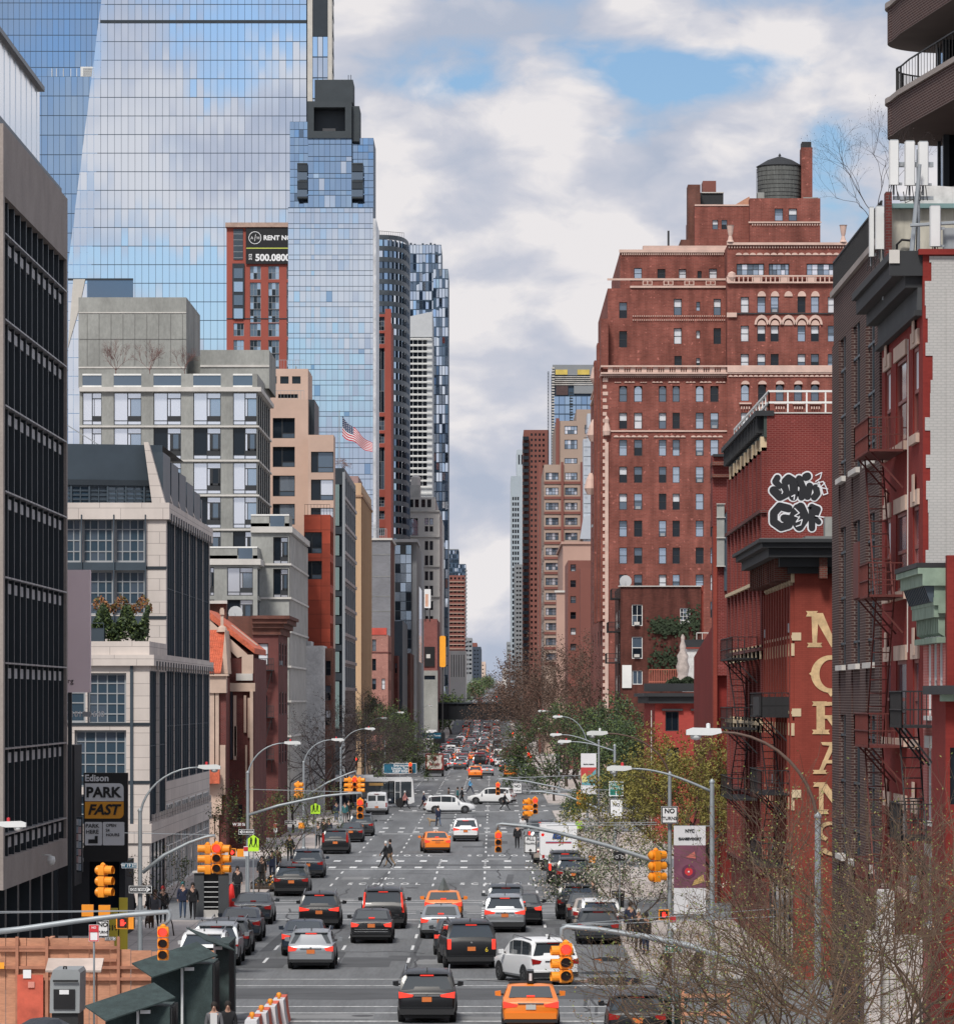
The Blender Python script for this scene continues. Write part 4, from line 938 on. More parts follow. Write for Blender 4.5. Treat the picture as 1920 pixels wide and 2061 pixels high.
ws=[(x,y,x+22,y+27)for x in(503,540,577)for y in(535,568,595,622,650,684,711,738)]+[(470,y,491,y+26)for y in(650,684,711,738)]
b.block(PX(456,d0),PX(600,d0),d0,d0+30,0,PZ(455,d0),RBR,rd=.3,front=fwin(d0,ws,'grid32gm'))
q=MB();q.box(PX(454,d0),PX(601,d0),d0-.8,d0+30,PZ(457,d0),PZ(448,d0),mat('pinkish_stone',(.38,.27,.22),.9));q.box(PX(456,d0),PX(600,d0),d0-.1,d0,PZ(642,d0),PZ(640,d0),DKM);b.part('cornice',q)
q=MB();q.box(PX(468,d0),PX(492,d0),d0-.4,d0+.2,PZ(640,d0),PZ(530,d0),DKM);q.box(PX(470,d0),PX(489,d0),d0-.15,d0+.2,PZ(522,d0),PZ(460,d0),SLATE)
for k in range(4):q.box(PX(471,d0),PX(489,d0),d0-.5,d0-.4,PZ(560+27*k,d0),PZ(540+27*k,d0),[G2,G3][k%2])
for k in range(5):q.box(PX(470,d0),PX(489,d0),d0-.2,d0-.15,PZ(471+12*k,d0),PZ(470+12*k,d0),ALF)
b.part('bay_windows',q)
bn=MB();bn.box(PX(495,d0),PX(640,d0),d0-.5,d0-.35,PZ(531,d0),PZ(459,d0),SB);o=b.part('rental_banner',bn)
q=MB();q.box(PX(496,d0),PX(600,d0),d0-.53,d0-.5,PZ(500.5,d0),PZ(498.5,d0),mat('lime',(.5,.55,.1),.5,var=0));b.part('banner_stripe',q)
q=MB()
for a in range(28):
 a0,a1=2*PI*a/28,2*PI*(a+1)/28;c=(PX(513.5,d0),PZ(478.5,d0))
 q.face([(c[0]+r_*math.cos(t_),d0-.53,c[1]+r_*math.sin(t_))for r_,t_ in((1.32,a0),(1.32,a1),(1.2,a1),(1.2,a0))],SW)
q.face([(c[0]-.12,d0-.53,c[1]-.7),(c[0]-.02,d0-.53,c[1]-.7),(c[0]+.2,d0-.53,c[1]+.7),(c[0]+.1,d0-.53,c[1]+.7)],SW)
b.part('banner_logo',q)
for body,x,y,sz,bo,al in(('A',507.5,479,.85,0,'CENTER'),('H',520,479,.85,0,'CENTER'),('RENT NOW',530.5,479,1.35,.045,'LEFT'),('500.0800',514,519,1.95,.07,'LEFT')):
 text('banner_lettering',body,sz,SW,(PX(x,d0),d0-.54,PZ(y,d0)),b.root,bold=bo,align=al)
o=text('banner_lettering','212',.85,SW,(PX(504.5,d0),d0-.54,PZ(517,d0)),b.root,bold=.02);o.rotation_euler=(rad(90),rad(-90),0)
b.done()
b=Bld('glass_tower','slender residential glass tower with dark stacked crown and small balconies','skyscraper',-30,870);d0=870.
curtain(b,'curtain_wall',(PX(580,d0),d0-.5,0),FR,PX(751,d0)-PX(580,d0),PZ(417,d0),14,60,TW4,MUL,.0018,.10,seed=31,rowh=[2.05,.9],alt=TW2,p_alt=.012,colw=[1.1,1.1,1.15,1.0,.6,1.1,1.15])
curtain(b,'crown_curtain_wall',(PX(620,d0),d0,PZ(417,d0)),FR,PX(708,d0)-PX(620,d0),PZ(278,d0)-PZ(417,d0),8,10,TW2,MUL,.003,.12,seed=32,rowh=[2.3,.9],alt=TW4,p_alt=.04)
curtain(b,'side_curtain_wall',(PX(582,d0),d0+3,PZ(417,d0)),FR,PX(619,d0)-PX(582,d0),PZ(240,d0)-PZ(417,d0),4,11,TW2,MUL,.006,.1,seed=33,alt=TW3,p_alt=.06)
curtain(b,'side_curtain_wall',(PX(709,d0),d0+3,PZ(417,d0)),FR,PX(751,d0)-PX(709,d0),PZ(273,d0)-PZ(417,d0),4,10,TW2,MUL,.006,.1,seed=34,alt=TW4,p_alt=.08)
q=MB();q.box(PX(580,d0),PX(751,d0),d0,d0+25,0,PZ(417,d0),MUL);q.box(PX(620,d0),PX(708,d0),d0+.4,d0+20,PZ(417,d0),PZ(278,d0),MUL);q.box(PX(582,d0),PX(751,d0),d0+3.3,d0+20,PZ(417,d0),PZ(274,d0),MUL);q.box(PX(582,d0),PX(619,d0),d0+3.3,d0+20,PZ(274,d0),PZ(240,d0),MUL)
b.part('tower_core',q)
q=MB();CRN=mat('crown_grey',(.04,.05,.058),.8,var=.1)
a_,c_=PX(619,d0),PX(708,d0)
q.box(a_,c_,d0-.8,d0+12,PZ(216,d0),PZ(204,d0),CRN);q.box(a_,c_,d0-.8,d0+12,PZ(278,d0),PZ(264,d0),CRN)
q.box(a_,PX(632,d0),d0-.8,d0+12,PZ(264,d0),PZ(216,d0),CRN);q.box(PX(695,d0),c_,d0-.8,d0+12,PZ(264,d0),PZ(216,d0),CRN);q.box(PX(632,d0),PX(695,d0),d0+4,d0+12,PZ(264,d0),PZ(216,d0),DKM)
q.box(PX(648,d0),PX(674,d0),d0+3.6,d0+4,PZ(264,d0),PZ(253,d0),WST)
q.box(PX(633,d0),PX(710,d0),d0+1,d0+12,PZ(204,d0),PZ(158,d0),CRN);q.box(PX(709,d0),PX(723,d0),d0+.5,d0+12,PZ(283,d0),PZ(212,d0),CRN)
for x in(700,705):q.box(PX(x,d0),PX(x,d0)+.12,d0+2,d0+2.1,PZ(158,d0),PZ(147,d0),DKM)
b.part('crown',q)
q=MB()
for k,y_ in enumerate((332,367,400)):
 for x0_,x1_ in((599,619),(708,731)):
  q.box(PX(x0_,d0),PX(x1_,d0),d0-1.6,d0+3,PZ(y_,d0),PZ(y_-3,d0),CRN)
  if k<2:q.box(PX(x0_,d0),PX(x1_,d0),d0-1.6,d0-1.5,PZ(y_+31,d0),PZ(y_+16,d0),G2);q.box(PX(x0_,d0),PX(x1_,d0),d0-1.5,d0+2.4,PZ(y_+14,d0),PZ(y_,d0),DKM)
b.part('balcony',q)
q=MB();q.box(PX(751,d0),PX(757,d0),d0-.8,d0+24,0,PZ(440,d0),mat('tower_edge',(.55,.56,.58),.4,metal=.3));b.part('edge_fin',q);b.done()
b=Bld('glass_tower','dark grey banded glass tower bulging right behind the red framed slab','skyscraper',-25,1250);d0=1250.
q=MB();nn=10
def arcx(t,z):return PX(750,d0)+(PX(820,d0)-PX(750,d0))*(math.sin(t*PI/2))
fy=[472+k*22.3 for k in range(42)]
BAND=mat('tower_band',(.07,.085,.10),.5,metal=.3)
for k,y_ in enumerate(fy):
 za,zb_=PZ(y_+22.3,d0),PZ(y_,d0);sh=8*math.sin(k*.33)
 for i in range(nn):
  ta,tb=i/nn,(i+1)/nn;xa,xb=arcx(ta,0),arcx(tb,0);ya,yb=d0+26*ta**3,d0+26*tb**3
  mid=zb_-(zb_-za)*.42
  q.face([(xa,ya-.3,mid),(xb,yb-.3,mid),(xb,yb-.3,zb_),(xa,ya-.3,zb_)],BAND)
  jt=R.gauss(0,.06)
  q.face([(xa+.2,ya+jt,za),(xb-.2,yb-jt,za),(xb-.2,yb-jt,mid),(xa+.2,ya+jt,mid)],R.choice((TW3,TW3,TW3,TW2,TW4)))
q.face([(PX(740,d0),d0+1,0),(PX(820,d0),d0+28,0),(PX(820,d0),d0+28,PZ(472,d0)),(PX(740,d0),d0+1,PZ(472,d0))],MUL)
b.part('curtain_wall',q);q=MB();railing(q,(PX(760,d0),d0+2,PZ(472,d0)),(PX(812,d0),d0+8,PZ(472,d0)),1.3,IRN,12,.05);q.box(PX(755,d0),PX(819,d0),d0+30,d0+50,0,PZ(476,d0),MUL);b.part('tower_core',q);b.done()
b=Bld('apartment_tower','slim tower with rust red frame around tall dark windows','apartment tower',-24,1000);d0=1000.
wy=[(637,665),(670,692),(700,830),(838,866),(872,892),(900,985),(1000,1020),(1028,1045),(1062,1078)]
b.block(PX(740,d0),PX(783,d0),d0,d0+44,0,PZ(632,d0),RBR,which='E',rd=.6,front=[(PX(753,d0),PZ(u_,d0),PX(774,d0),PZ(t_,d0),'grid33gd')for t_,u_ in wy])
b.block(PX(775,d0-1),PX(787,d0-1),d0-1,d0+2,PZ(1090,d0),PZ(622,d0),RBR,which='E');b.done()
b=Bld('apartment_tower','white gridded apartment block of small dark windows with blank pale top','apartment tower',-24,1400);d0=1400.
wz=[(x,y,x+8.2,y+8.6)for y in[684+12.4*k for k in range(26)]for x in(822.5,832,841.5,851)]
b.block(PX(818,d0),PX(870,d0),d0,d0+40,0,PZ(676,d0),mat('white_panel',(.50,.52,.53),.8,var=.05),rd=.5,front=fwin(d0,[w_ for w_ in wz[:96]],'open'))
q=MB();q.prism([(PX(818,d0),PZ(678,d0)),(PX(870,d0),PZ(678,d0)),(PX(870,d0),PZ(627,d0)),(PX(818,d0),PZ(638,d0))],d0-.5,d0+40,mat('pale_screen',(.47,.49,.51),.7,var=.05),'y')
for k in range(27):q.box(PX(818,d0),PX(869,d0),d0-.9,d0-.5,PZ(682.5+12.4*k,d0),PZ(680.8+12.4*k,d0),WHF)
b.part('screen',q);b.done()
b=Bld('glass_tower','mirrored glass tower with jagged reflections beside the open sky','skyscraper',-24,1450);d0=1450.
curtain(b,'curtain_wall',(PX(819,d0),d0,PZ(660,d0)),FR,PX(888,d0)-PX(819,d0),PZ(492,d0)-PZ(660,d0),11,9,TW4,MUL,.03,.3,seed=41,alt=TW3,p_alt=.35)
curtain(b,'right_curtain_wall',(PX(872,d0),d0-2,0),FR,PX(902,d0)-PX(872,d0),PZ(542,d0),5,48,TW4,MUL,.03,.3,seed=42,alt=TW3,p_alt=.4)
q=MB();q.box(PX(819,d0),PX(888,d0),d0+.5,d0+40,0,PZ(492,d0),MUL);q.box(PX(872,d0),PX(902,d0),d0-1.5,d0+40,0,PZ(542,d0),MUL)
for k in range(7):q.box(PX(825+8*k,d0),PX(829+8*k,d0),d0,d0+1,PZ(492,d0),PZ(488+(k*37%5),d0),SLATE)
b.part('tower_core',q);b.done()
def slab(name,label,px0,px1,pt,d0,dep,m,wcols,wtop,wstep,ww,wh,st='open',side=None,extra=None,cap=99,ybot=1390,rows_=None):
 b=Bld(name,label,'apartment tower' if 'tower' in name else 'building',PX(px0,d0),d0)
 n_=int((ybot-wtop)/wstep)
 b.block(PX(px0,d0),PX(px1,d0),d0,d0+dep,0,PZ(pt,d0),m,which=side,rd=.4,front=fwin(d0,[(x,wtop+wstep*k,x+ww,wtop+wstep*k+wh)for x in wcols for k in range(n_)],st),side=(rows(d0+1,d0+dep-1,6,.5,[PZ(wtop+wstep*k+wh,d0)for k in range(n_)],wh*d0/F,st)if side and rows_ is None else()))
 if extra:extra(b,d0)
 return b.done()
FBR=mat('far_brown_brick',(.20,.075,.06),.9,var=.12,scale=.08);FTN=mat('far_tan',(.36,.27,.22),.9,var=.1,scale=.08);FGR=mat('far_grey',(.22,.235,.25),.9,var=.1,scale=.08)
def balc(b,d0):
 q=MB()
 for k in range(26):q.box(PX(936,d0),PX(940,d0),d0-2,d0+4,PZ(1150+7.5*k,d0),PZ(1147+7.5*k,d0),FGR)
 for k in range(16):q.box(PX(903,d0),PX(934,d0),d0-.6,d0,PZ(1172+9*k,d0),PZ(1170.5+9*k,d0),FTN)
 b.part('balcony',q)
slab('apartment_tower','stepped red brick apartment tower with balconies down its right edge, far up the left side',900,936,1158,1800,60,FBR,(906,914,922,930),1162,9,4,4.5,extra=balc,ybot=1310)
b=Bld('apartment_tower','grey glass upper steps of the distant balcony tower','apartment tower',PX(920,1830),1830);d0=1830
curtain(b,'curtain_wall',(PX(903,d0),d0,0),FR,PX(923,d0)-PX(903,d0),PZ(1107,d0),5,40,TW3,MUL,.02,.5,seed=51,alt=TW4,p_alt=.25);curtain(b,'lower_curtain_wall',(PX(922,d0),d0-1,0),FR,PX(938,d0)-PX(922,d0),PZ(1136,d0),4,38,TW3,MUL,.02,.5,seed=52,alt=TW4,p_alt=.25)
q=MB();q.box(PX(903,d0),PX(923,d0),d0+.5,d0+40,0,PZ(1105,d0),FGR);q.box(PX(922,d0),PX(937,d0),d0+.5,d0+40,0,PZ(1135,d0),FGR);b.part('tower_core',q);b.done()
slab('office_building','white slab building with thin vertical piers in the far left row',905,938,1310,1500,40,WST,(908,913,918,923,928,933),1318,60,1.5,45,ybot=1380)
slab('office_building','dull grey block half way up the far left row',917,950,1284,2000,60,FGR,(921,929,937,944),1290,9,5,4,ybot=1370)
slab('office_building','dark blue office slab near the end of the left row',945,968,1302,2300,160,mat('far_navy',(.03,.045,.07),.6,var=.1),(948,954,960),1308,8,3,3,side='E',ybot=1380)
slab('office_building','narrow pale tan building last before the street vanishes on the left',966,977,1332,3200,300,mat('far_peach',(.55,.43,.36),.9),(968,971),1338,8,2,3,side='E',ybot=1376)
slab('apartment_tower','small brown block behind the dark blue slab on the left',935,960,1294,2500,100,FBR,(940,948),1300,9,3,3,ybot=1330)
# ---- right side uptown ----
slab('glass_tower','pale distant glass tower, tallest of the pair right of the vanishing street',1028,1049,958,1600,60,mat('pale_tower',(.42,.48,.52),.3,metal=.4,var=.15,scale=.06),(1031,1036,1041),1000,11,3.5,7,ybot=1380,st='open')
slab('glass_tower','slimmer pale tower top rising behind the distant glass tower',1040,1056,905,1700,40,mat('pale_tower2',(.36,.41,.45),.5,var=.15,scale=.06),(1043,1049),915,60,3,20,ybot=1000)
slab('apartment_tower','dark brown apartment slab with stacked balconies beside the pale glass tower',1054,1104,865,1300,60,FBR,(1068,1076,1084,1092),872,10.8,4,5,side='W',ybot=1380,rows_=0,extra=lambda b,d0:(lambda q:([q.box(PX(1052,d0),PX(1064,d0),d0-1.5,d0-.02,PZ(886+13*k,d0),PZ(879+13*k,d0),G1)for k in range(38)],b.part('balcony',q)))(MB()))
slab('apartment_tower','grey balcony tower low at the foot of the brown slab',1036,1060,1136,1400,40,FGR,(1039,1045,1051),1142,9,4,4,ybot=1390,st='open')
slab('office_building','thin grey tower in the last cluster right of the vanishing point',1020,1029,1292,2200,60,FGR,(1022,1025),1298,9,2,4,ybot=1375)
slab('office_building','tiny pale block nearest the vanishing point on the right',1012,1021,1345,3000,200,WST,(1014,1017),1349,8,1.5,3,ybot=1376)
slab('office_building','low brown block between tiny pale block and the brown slab',1026,1048,1315,1900,60,FBR,(1030,1037),1320,9,3,4,ybot=1376)
b=Bld('construction_tower','tower under construction with yellow netting on top and hoist mast beside it','skyscraper',14,1150);d0=1150.
b.block(PX(1112,d0),PX(1215,d0),d0,d0+30,0,PZ(740,d0),MUL)
q=MB();YN=mat('yellow_netting',(.55,.42,.10),.8,var=.2,scale=.5)
q.box(PX(1112,d0),PX(1215,d0),d0-.3,d0,PZ(755,d0),PZ(734,d0),FGR)
for x in(1118,1162):q.box(PX(x,d0),PX(x+24,d0),d0-.5,d0-.3,PZ(754,d0),PZ(744,d0),YN)
for k in range(5):q.box(PX(1112,d0),PX(1215,d0),d0-.6,d0,PZ(759+4*k,d0),PZ(757.5+4*k,d0),GREYL)
q.box(PX(1119,d0),PX(1143,d0),d0-.4,d0-.3,PZ(795,d0),PZ(766,d0),mat('netting_dark',(.08,.05,.05),.9));q.box(PX(1155,d0),PX(1200,d0),d0-.45,d0,PZ(792,d0),PZ(770,d0),FGR)
b.part('netting',q)
curtain(b,'curtain_wall',(PX(1114,d0),d0-.6,PZ(980,d0)),FR,PX(1215,d0)-PX(1114,d0),PZ(797,d0)-PZ(980,d0),9,10,TW2,MUL,.01,.3,seed=61)
q=MB()
for k in range(46):q.box(PX(1110,d0),PX(1116,d0),d0-1,d0-.6,PZ(742+5.6*k,d0),PZ(739.4+5.6*k,d0),GREYL);q.box(PX(1146,d0),PX(1153,d0),d0-1,d0-.6,PZ(792+5.6*k,d0),PZ(789.4+5.6*k,d0),DKM)
for x in(1102,1104):q.box(PX(x,d0),PX(x,d0)+.12,d0-.1,d0,PZ(1000,d0),PZ(747,d0),DKM)
for k in range(40):q.bar((PX(1102,d0),d0-.05,PZ(750+6*k,d0)),(PX(1104,d0),d0-.05,PZ(753+6*k,d0)),.06,DKM)
b.part('hoist_mast',q);b.done()
b=Bld('office_building','stepped tan loft building with broad gridded windows and brown piers','building',XR,900);d0=900.
cx_=((1098,1124),(1137,1162),(1176,1197))
b.block(PX(1095,d0),PX(1215,d0),d0,d0+120,0,PZ(935,d0),FTN,which='W',rd=.35,side=rows(d0+3,d0+116,5,.6,[PZ(1112+31*k,d0)for k in range(8)],1.9,'grid33gm'),front=fwin(d0,[(a,951+30.3*k,c,966+30.3*k)for a,c in cx_ for k in range(13)],'grid42dl'))
b.block(PX(1119,d0+3),PX(1215,d0+3),d0+3,d0+60,PZ(935,d0)-2,PZ(845,d0),FTN,which='W',front=fwin(d0+3,[(1136,y_,1162,y_+h_)for y_,h_ in((857,17),(885,19),(922,11))]+[(1177,855,1200,873),(1177,885,1200,903)],'grid42dl'))
b.block(PX(1160,d0+6),PX(1215,d0+6),d0+6,d0+50,PZ(845,d0)-2,PZ(820,d0),FTN)
q=MB()
for x in(1081,1126,1165):q.box(PX(x+3,d0),PX(x+8,d0),d0-.5,d0,0,PZ(930,d0),FBR);
for k in range(13):q.box(PX(1095,d0),PX(1215,d0),d0-.2,d0,PZ(974+30.3*k,d0),PZ(969+30.3*k,d0),FBR)
q.box(PX(1119,d0),PX(1126,d0),d0+2.5,d0+3,PZ(935,d0),PZ(840,d0),FBR)
b.part('brown_piers',q);b.done()
b=Bld('office_building','white metal clad block flaring at its base beside the red apartment house','building',18,860);d0=860.
q=MB();WMT=mat('white_metal',(.55,.59,.64),.35,metal=.5,var=.08,scale=.1)
q.box(PX(1182,d0),PX(1215,d0),d0,d0+10,0,PZ(832,d0),WMT);q.box(PX(1174,d0),PX(1183,d0),d0+.5,d0+8,0,PZ(883,d0),WMT)
q.prism([(PX(1167,d0),PZ(1085,d0)),(PX(1215,d0),PZ(1085,d0)),(PX(1215,d0),PZ(1030,d0)),(PX(1174,d0),PZ(1040,d0))],d0-1,d0+1,WMT,'y')
for k in range(12):q.box(PX(1175,d0),PX(1215,d0),d0-.05,d0,PZ(862+19*k,d0),PZ(861+19*k,d0),SLATE)
q.box(PX(1167,d0),PX(1215,d0),d0+1.1,d0+8,0,PZ(1085,d0),FTN)
b.part('metal_cladding',q);b.done()
PKT=mat('far_pink',(.42,.27,.22),.9,var=.08,scale=.15)
b=Bld('warehouse','plain pinkish rendered block behind the brown trees on the right','building',XR,760);d0=760.
b.block(PX(1133,d0),PX(1215,d0),d0,d0+60,0,PZ(1093,d0),PKT,which='W')
b.block(PX(1120,d0-5),PX(1142,d0-5),d0-5,d0,0,PZ(1192,d0),PKT)
q=MB();ledge(q,PX(1133,d0),PX(1215,d0),d0,PZ(1095,d0),PZ(1090,d0),.3,PKT,'W',d0+60);ledge(q,PX(1120,d0-5),PX(1142,d0-5),d0-5,PZ(1194,d0),PZ(1190,d0),.3,GREYL,'W',d0);b.part('coping',q);b.done()
slab('row_house','reddish brick tenement with a single column of windows left of the red apartment house',1143,1215,1128,700,30,FBR,(1148,),1136,32,11,14,st='sash',ybot=1350,extra=lambda b,d0:b.block(PX(1168,d0-4),PX(1215,d0-4),d0-4,d0,0,PZ(1145,d0),FBR))
t=thing('rail_bridge','dark steel rail bridge spanning the avenue with traffic below it','bridge',(-8,1150,0));d0=1150
q=MB();STL=mat('bridge_steel',(.004,.006,.009),.8,var=.1)
za,zb_=PZ(1449,d0),PZ(1414,d0);q.box(-36,40,d0,d0+.6,za,zb_,STL);q.box(-36,40,d0+8,d0+9,za,zb_,STL);q.box(-36,40,d0+.6,d0+8,za+.3,za+.9,STL)
for k in range(38):x=-35+2*k;q.box(x,x+.25,d0-.25,d0,za,zb_,STL)
q.box(-36,40,d0-.5,d0-.02,zb_-.35,zb_,DKM);q.box(-36,40,d0-.5,d0-.02,za,za+.3,STL)
q.build('girder',t,world=True)
q=MB();railing(q,(-36,d0,zb_),(40,d0,zb_),.9,DKM,60,.05);q.build('railing',t,world=True)
for x in(-19.5,9.5):
 q=MB();q.box(x,x+1,d0+1,d0+2,0,za,STL);q.box(x-.6,x+1.6,d0+.8,d0+2.2,za-1,za-.01,STL);q.build('column',t,world=True)
 # ------ right-hand side of the avenue
BR_LT=brick('brick_london',(.265,.084,.064),(.20,.062,.048),(.25,.115,.095),.55,.17,.38,msize=.02,pale=.55,soot=.3)
TERRA=mat('cream_terracotta',(.56,.40,.34),.8,var=.12,scale=.8);
BR_M=brick('brick_painted_red',(.265,.056,.04),(.235,.049,.035),(.20,.042,.03),.22,.075,.22,msize=.006,soot=.18)
BR_G=brick('brick_wine',(.165,.028,.024),(.13,.022,.02),(.23,.085,.075),.23,.08,.28,pale=.25)
BR_B=brick('brick_purple_brown',(.062,.029,.026),(.042,.021,.02),(.17,.135,.125),.30,.085,.2,msize=.012)
BR_R=brick('brick_wine_plain',(.20,.028,.023),(.165,.022,.019),(.20,.028,.025),.21,.075,.2,msize=.006)
BR_P=brick('brick_pink',(.47,.16,.14),(.43,.14,.125),(.50,.24,.22),.21,.075,.12,msize=.01)
CREAM=mat('cream_paint',(.56,.39,.21),.7,var=.3,scale=2,fine=.12,finescale=14);CREAM2=mat('cream_block',(.58,.46,.30),.8,var=.1)
BLK=mat('black_cornice',(.018,.02,.023),.7,var=.2);DRK_R=mat('dark_red_iron',(.10,.018,.014),.7,var=.15)
b=Bld('apartment_block','grand red brick apartment block with cream balustrades, arched windows and a rooftop water tank','apartment block',13.5,545)
d0=545.;XC=PX(1214,d0)
cl=[(1246,1262),(1276,1292.5),(1326,1341),(1353.5,1368),(1400,1416),(1429.5,1446)]
rt_=[830.4+54.35*k for k in range(11)]
fw=[(a,y_,c,y_+32.5)for a,c in cl for y_ in rt_];fa=[(a,776.5,c,808.5,'arch')for a,c in cl]
b.block(XC,PX(1463,d0),d0,d0+70,0,PZ(742,d0),BR_LT,which='W',rd=.3,front=fwin(d0,fa,'arch')+fwin(d0,fw,'sash'),side=rows(d0+3,d0+66,4,.3,[PZ(863+54.35*k,d0)for k in range(9)],1.9,'sash'))
cr=[(1490.5,1507),(1524,1540.5),(1551,1567),(1605,1621),(1632,1648),(1666,1680)]
b.block(PX(1463,d0),PX(1706,d0),d0-.6,d0+60,0,PZ(494,d0),BR_LT,rd=.3,which='W',front=fwin(d0-.6,[(a,y_,c,y_+32)for a,c in cr for y_ in(597,655,712)]+[(a,y_,c,y_+33,st)for a,c in((1491,1507.5),(1525.5,1541.5),(1561,1577),(1598,1614),(1632,1648))for y_,st in((774,'arch'),(830,None),(884,None))],'sash')+fwin(d0-.6,[(1482,530,1538,554),(1547,530,1588.5,554),(1623,530,1680,554)],'grid52dl'))
d1=548.
b.block(PX(1223,d1),PX(1463,d1),d1,d1+50,PZ(745,d0),PZ(580,d1),BR_LT,which='W',rd=.3,front=fwin(d1,[(1246,608,1262,640),(1246,666,1262,699),(1356,601,1372,634),(1356,660,1372,692),(1401,607,1409,625),(1401,665,1409,681),(1436,601,1451,634),(1436,660,1451,692),(1357,716,1372,740),(1401,720,1409,740)],'sash'))
d2=551.
b.block(PX(1248,d2),PX(1463,d2),d2,d2+40,PZ(590,d1),PZ(506,d2),BR_LT,rd=.3,front=fwin(d2,[(1276,539,1292,560),(1323,541,1339,560),(1366,541,1381,560),(1403.5,545,1412,560),(1427,540,1443,560)],'sash'))
d3=556.
b.block(PX(1398,d3),PX(1509,d3),d3,d3+25,PZ(510,d2),PZ(411,d3),BR_LT,front=fwin(d3,[(1433.5,442,1445,461),(1452,442,1463.5,461)],'sash'))
b.block(PX(1509,d3-2),PX(1651,d3-2),d3-2,d3+25,PZ(510,d2),PZ(402,d3),BR_LT,front=fwin(d3-2,[(1559,419,1576,444),(1587,419,1604,444)],'sash'))
b.block(PX(1700,d0+2),PX(1760,d0+2),d0+2,d0+40,PZ(700,d0),PZ(495,d0),BR_LT)
for(xa,xb,py_,dd)in((1209,1224,641,546),(1202,1210,690,552),(1196,1203,725,560)):
 b.block(PX(xa,dd),PX(xb,dd),dd,dd+5,20,PZ(py_,dd),BR_LT)
q=MB()
def dent(x0,x1,y,z,n_,w_,h_,m):[q.box(lerp(x0,x1,(i+.5)/n_)-w_/2,lerp(x0,x1,(i+.5)/n_)+w_/2,y-.18,y,z,z+h_,m)for i in range(n_)]
def scallop(pa,pc,py_,r_,n_,dd,m=None):
 m=m or TERRA;x0,x1=PX(pa,dd),PX(pc,dd)
 for i in range(n_):
  cx_=lerp(x0,x1,(i+.5)/n_);rr=(x1-x0)/n_*.48
  P=[(cx_+rr*math.cos(PI*k/6),PZ(py_,dd)+rr*.7*math.sin(PI*k/6))for k in range(7)]
  q.prism(P,dd-.12,dd-.01,m,'y')
zt,zb_=PZ(736,d0),PZ(753,d0)
for(za,ze)in((zt-.18,zt),(zb_,zb_+.2)):q.box(XC-.3,PX(1706,d0),d0-.75,d0-.61,za,ze,TERRA);q.box(XC-.3,PX(1463,d0),d0-.61,d0-.2,za,ze,TERRA);q.box(XC-.3,XC-.05,d0-.2,d0+60,za,ze,TERRA)
for i in range(52):
 x_=lerp(PX(1228,d0),PX(1460,d0),i/51);
 if i%5:q.lathe([(.05,zb_),(.10,zb_+.3),(.05,zt-.15)],6,TERRA,(x_,d0-.4,0))
 else:q.box(x_-.28,x_+.28,d0-.5,d0-.3,zb_,zt,TERRA)
q.box(XC-.3,PX(1463,d0),d0-.5,d0-.02,PZ(757,d0),PZ(754,d0),TERRA);dent(XC,PX(1463,d0),d0-.01,PZ(760,d0),60,.12,.12,TERRA)
for a,c in((1236,1250),(1256,1278),(1288,1302),(1312,1334),(1344,1368),(1380,1400),(1408,1432),(1440,1460)):scallop(a,c,770,1,3,d0)
q.box(PX(1463,d0),PX(1706,d0),d0-.85,d0-.61,PZ(750,d0),PZ(738,d0),TERRA);scallop(1465,1690,758,1,22,d0-.6)
q.box(PX(1223,d0),PX(1480,d0),d0-.15,d0-.01,PZ(869,d0),PZ(866,d0),TERRA)
for a,c in((1234,1305),(1315,1380),(1390,1455)):scallop(a,c,880,1,6,d0)
for k in range(60):z=1+k*.8;q.box(XC-.06,XC+(.55 if k%2 else.4),d0-.07,d0-.01,z,z+.42,TERRA)
q.box(XC+.2,XC+.6,d0-.2,d0-.08,0,PZ(890,d0),TERRA);q.lathe([(.4,0),(.5,.5),(.25,1.4),(.3,1.9),(.05,2.3)],8,TERRA,(XC+.4,d0-.3,PZ(876,d0)))
for k in range(3):q.lathe([(.5,0),(.9,.8),(.6,2.0),(.2,2.8)],8,TERRA,(XC-.3,d0+18+18*k,PZ(720-32*k*-1,d0)-2+k*-4))
for a,c in cr[:5]:
 cx_=PX((a+c)/2,d0);q.prism([(cx_+.5*math.cos(PI*k/8),PZ(597,d0)+.62*math.sin(PI*k/8))for k in range(9)],d0-.75,d0-.61,TERRA,'y')if a>1510 else None
cx_=PX(1586,d0);q.prism([(cx_+.5*math.cos(PI*k/8),PZ(597,d0)+.62*math.sin(PI*k/8))for k in range(9)],d0-.75,d0-.61,TERRA,'y')
for cxp in(1532,1559,1586,1613,1640):q.prism([(PX(cxp,d0)+(.85-.0)*math.cos(PI*k/8),PZ(654,d0)+1.15*math.sin(PI*k/8))for k in range(9)]+[(PX(cxp,d0)+.6*math.cos(PI*k/8),PZ(654,d0)+.75*math.sin(PI*k/8))for k in range(8,-1,-1)],d0-.85,d0-.61,TERRA,'y');q.prism([(PX(cxp,d0)+.5*math.cos(PI*k/8),PZ(655,d0)+.6*math.sin(PI*k/8))for k in range(9)],d0-.72,d0-.61,TERRA,'y')
for a,c in((1491,1507.5),(1525.5,1541.5),(1561,1577),(1598,1614),(1632,1648)):q.prism([(PX((a+c)/2,d0)+.5*math.cos(PI*k/8),PZ(774,d0)+.42*math.sin(PI*k/8))for k in range(9)],d0-.9,d0-.8,TERRA,'y');q.box(PX(a-4,d0),PX(c+4,d0),d0-.95,d0-.61,PZ(814,d0),PZ(811,d0),TERRA);dent(PX(a-2,d0),PX(c+2,d0),d0-.7,PZ(824,d0),4,.14,.3,TERRA)
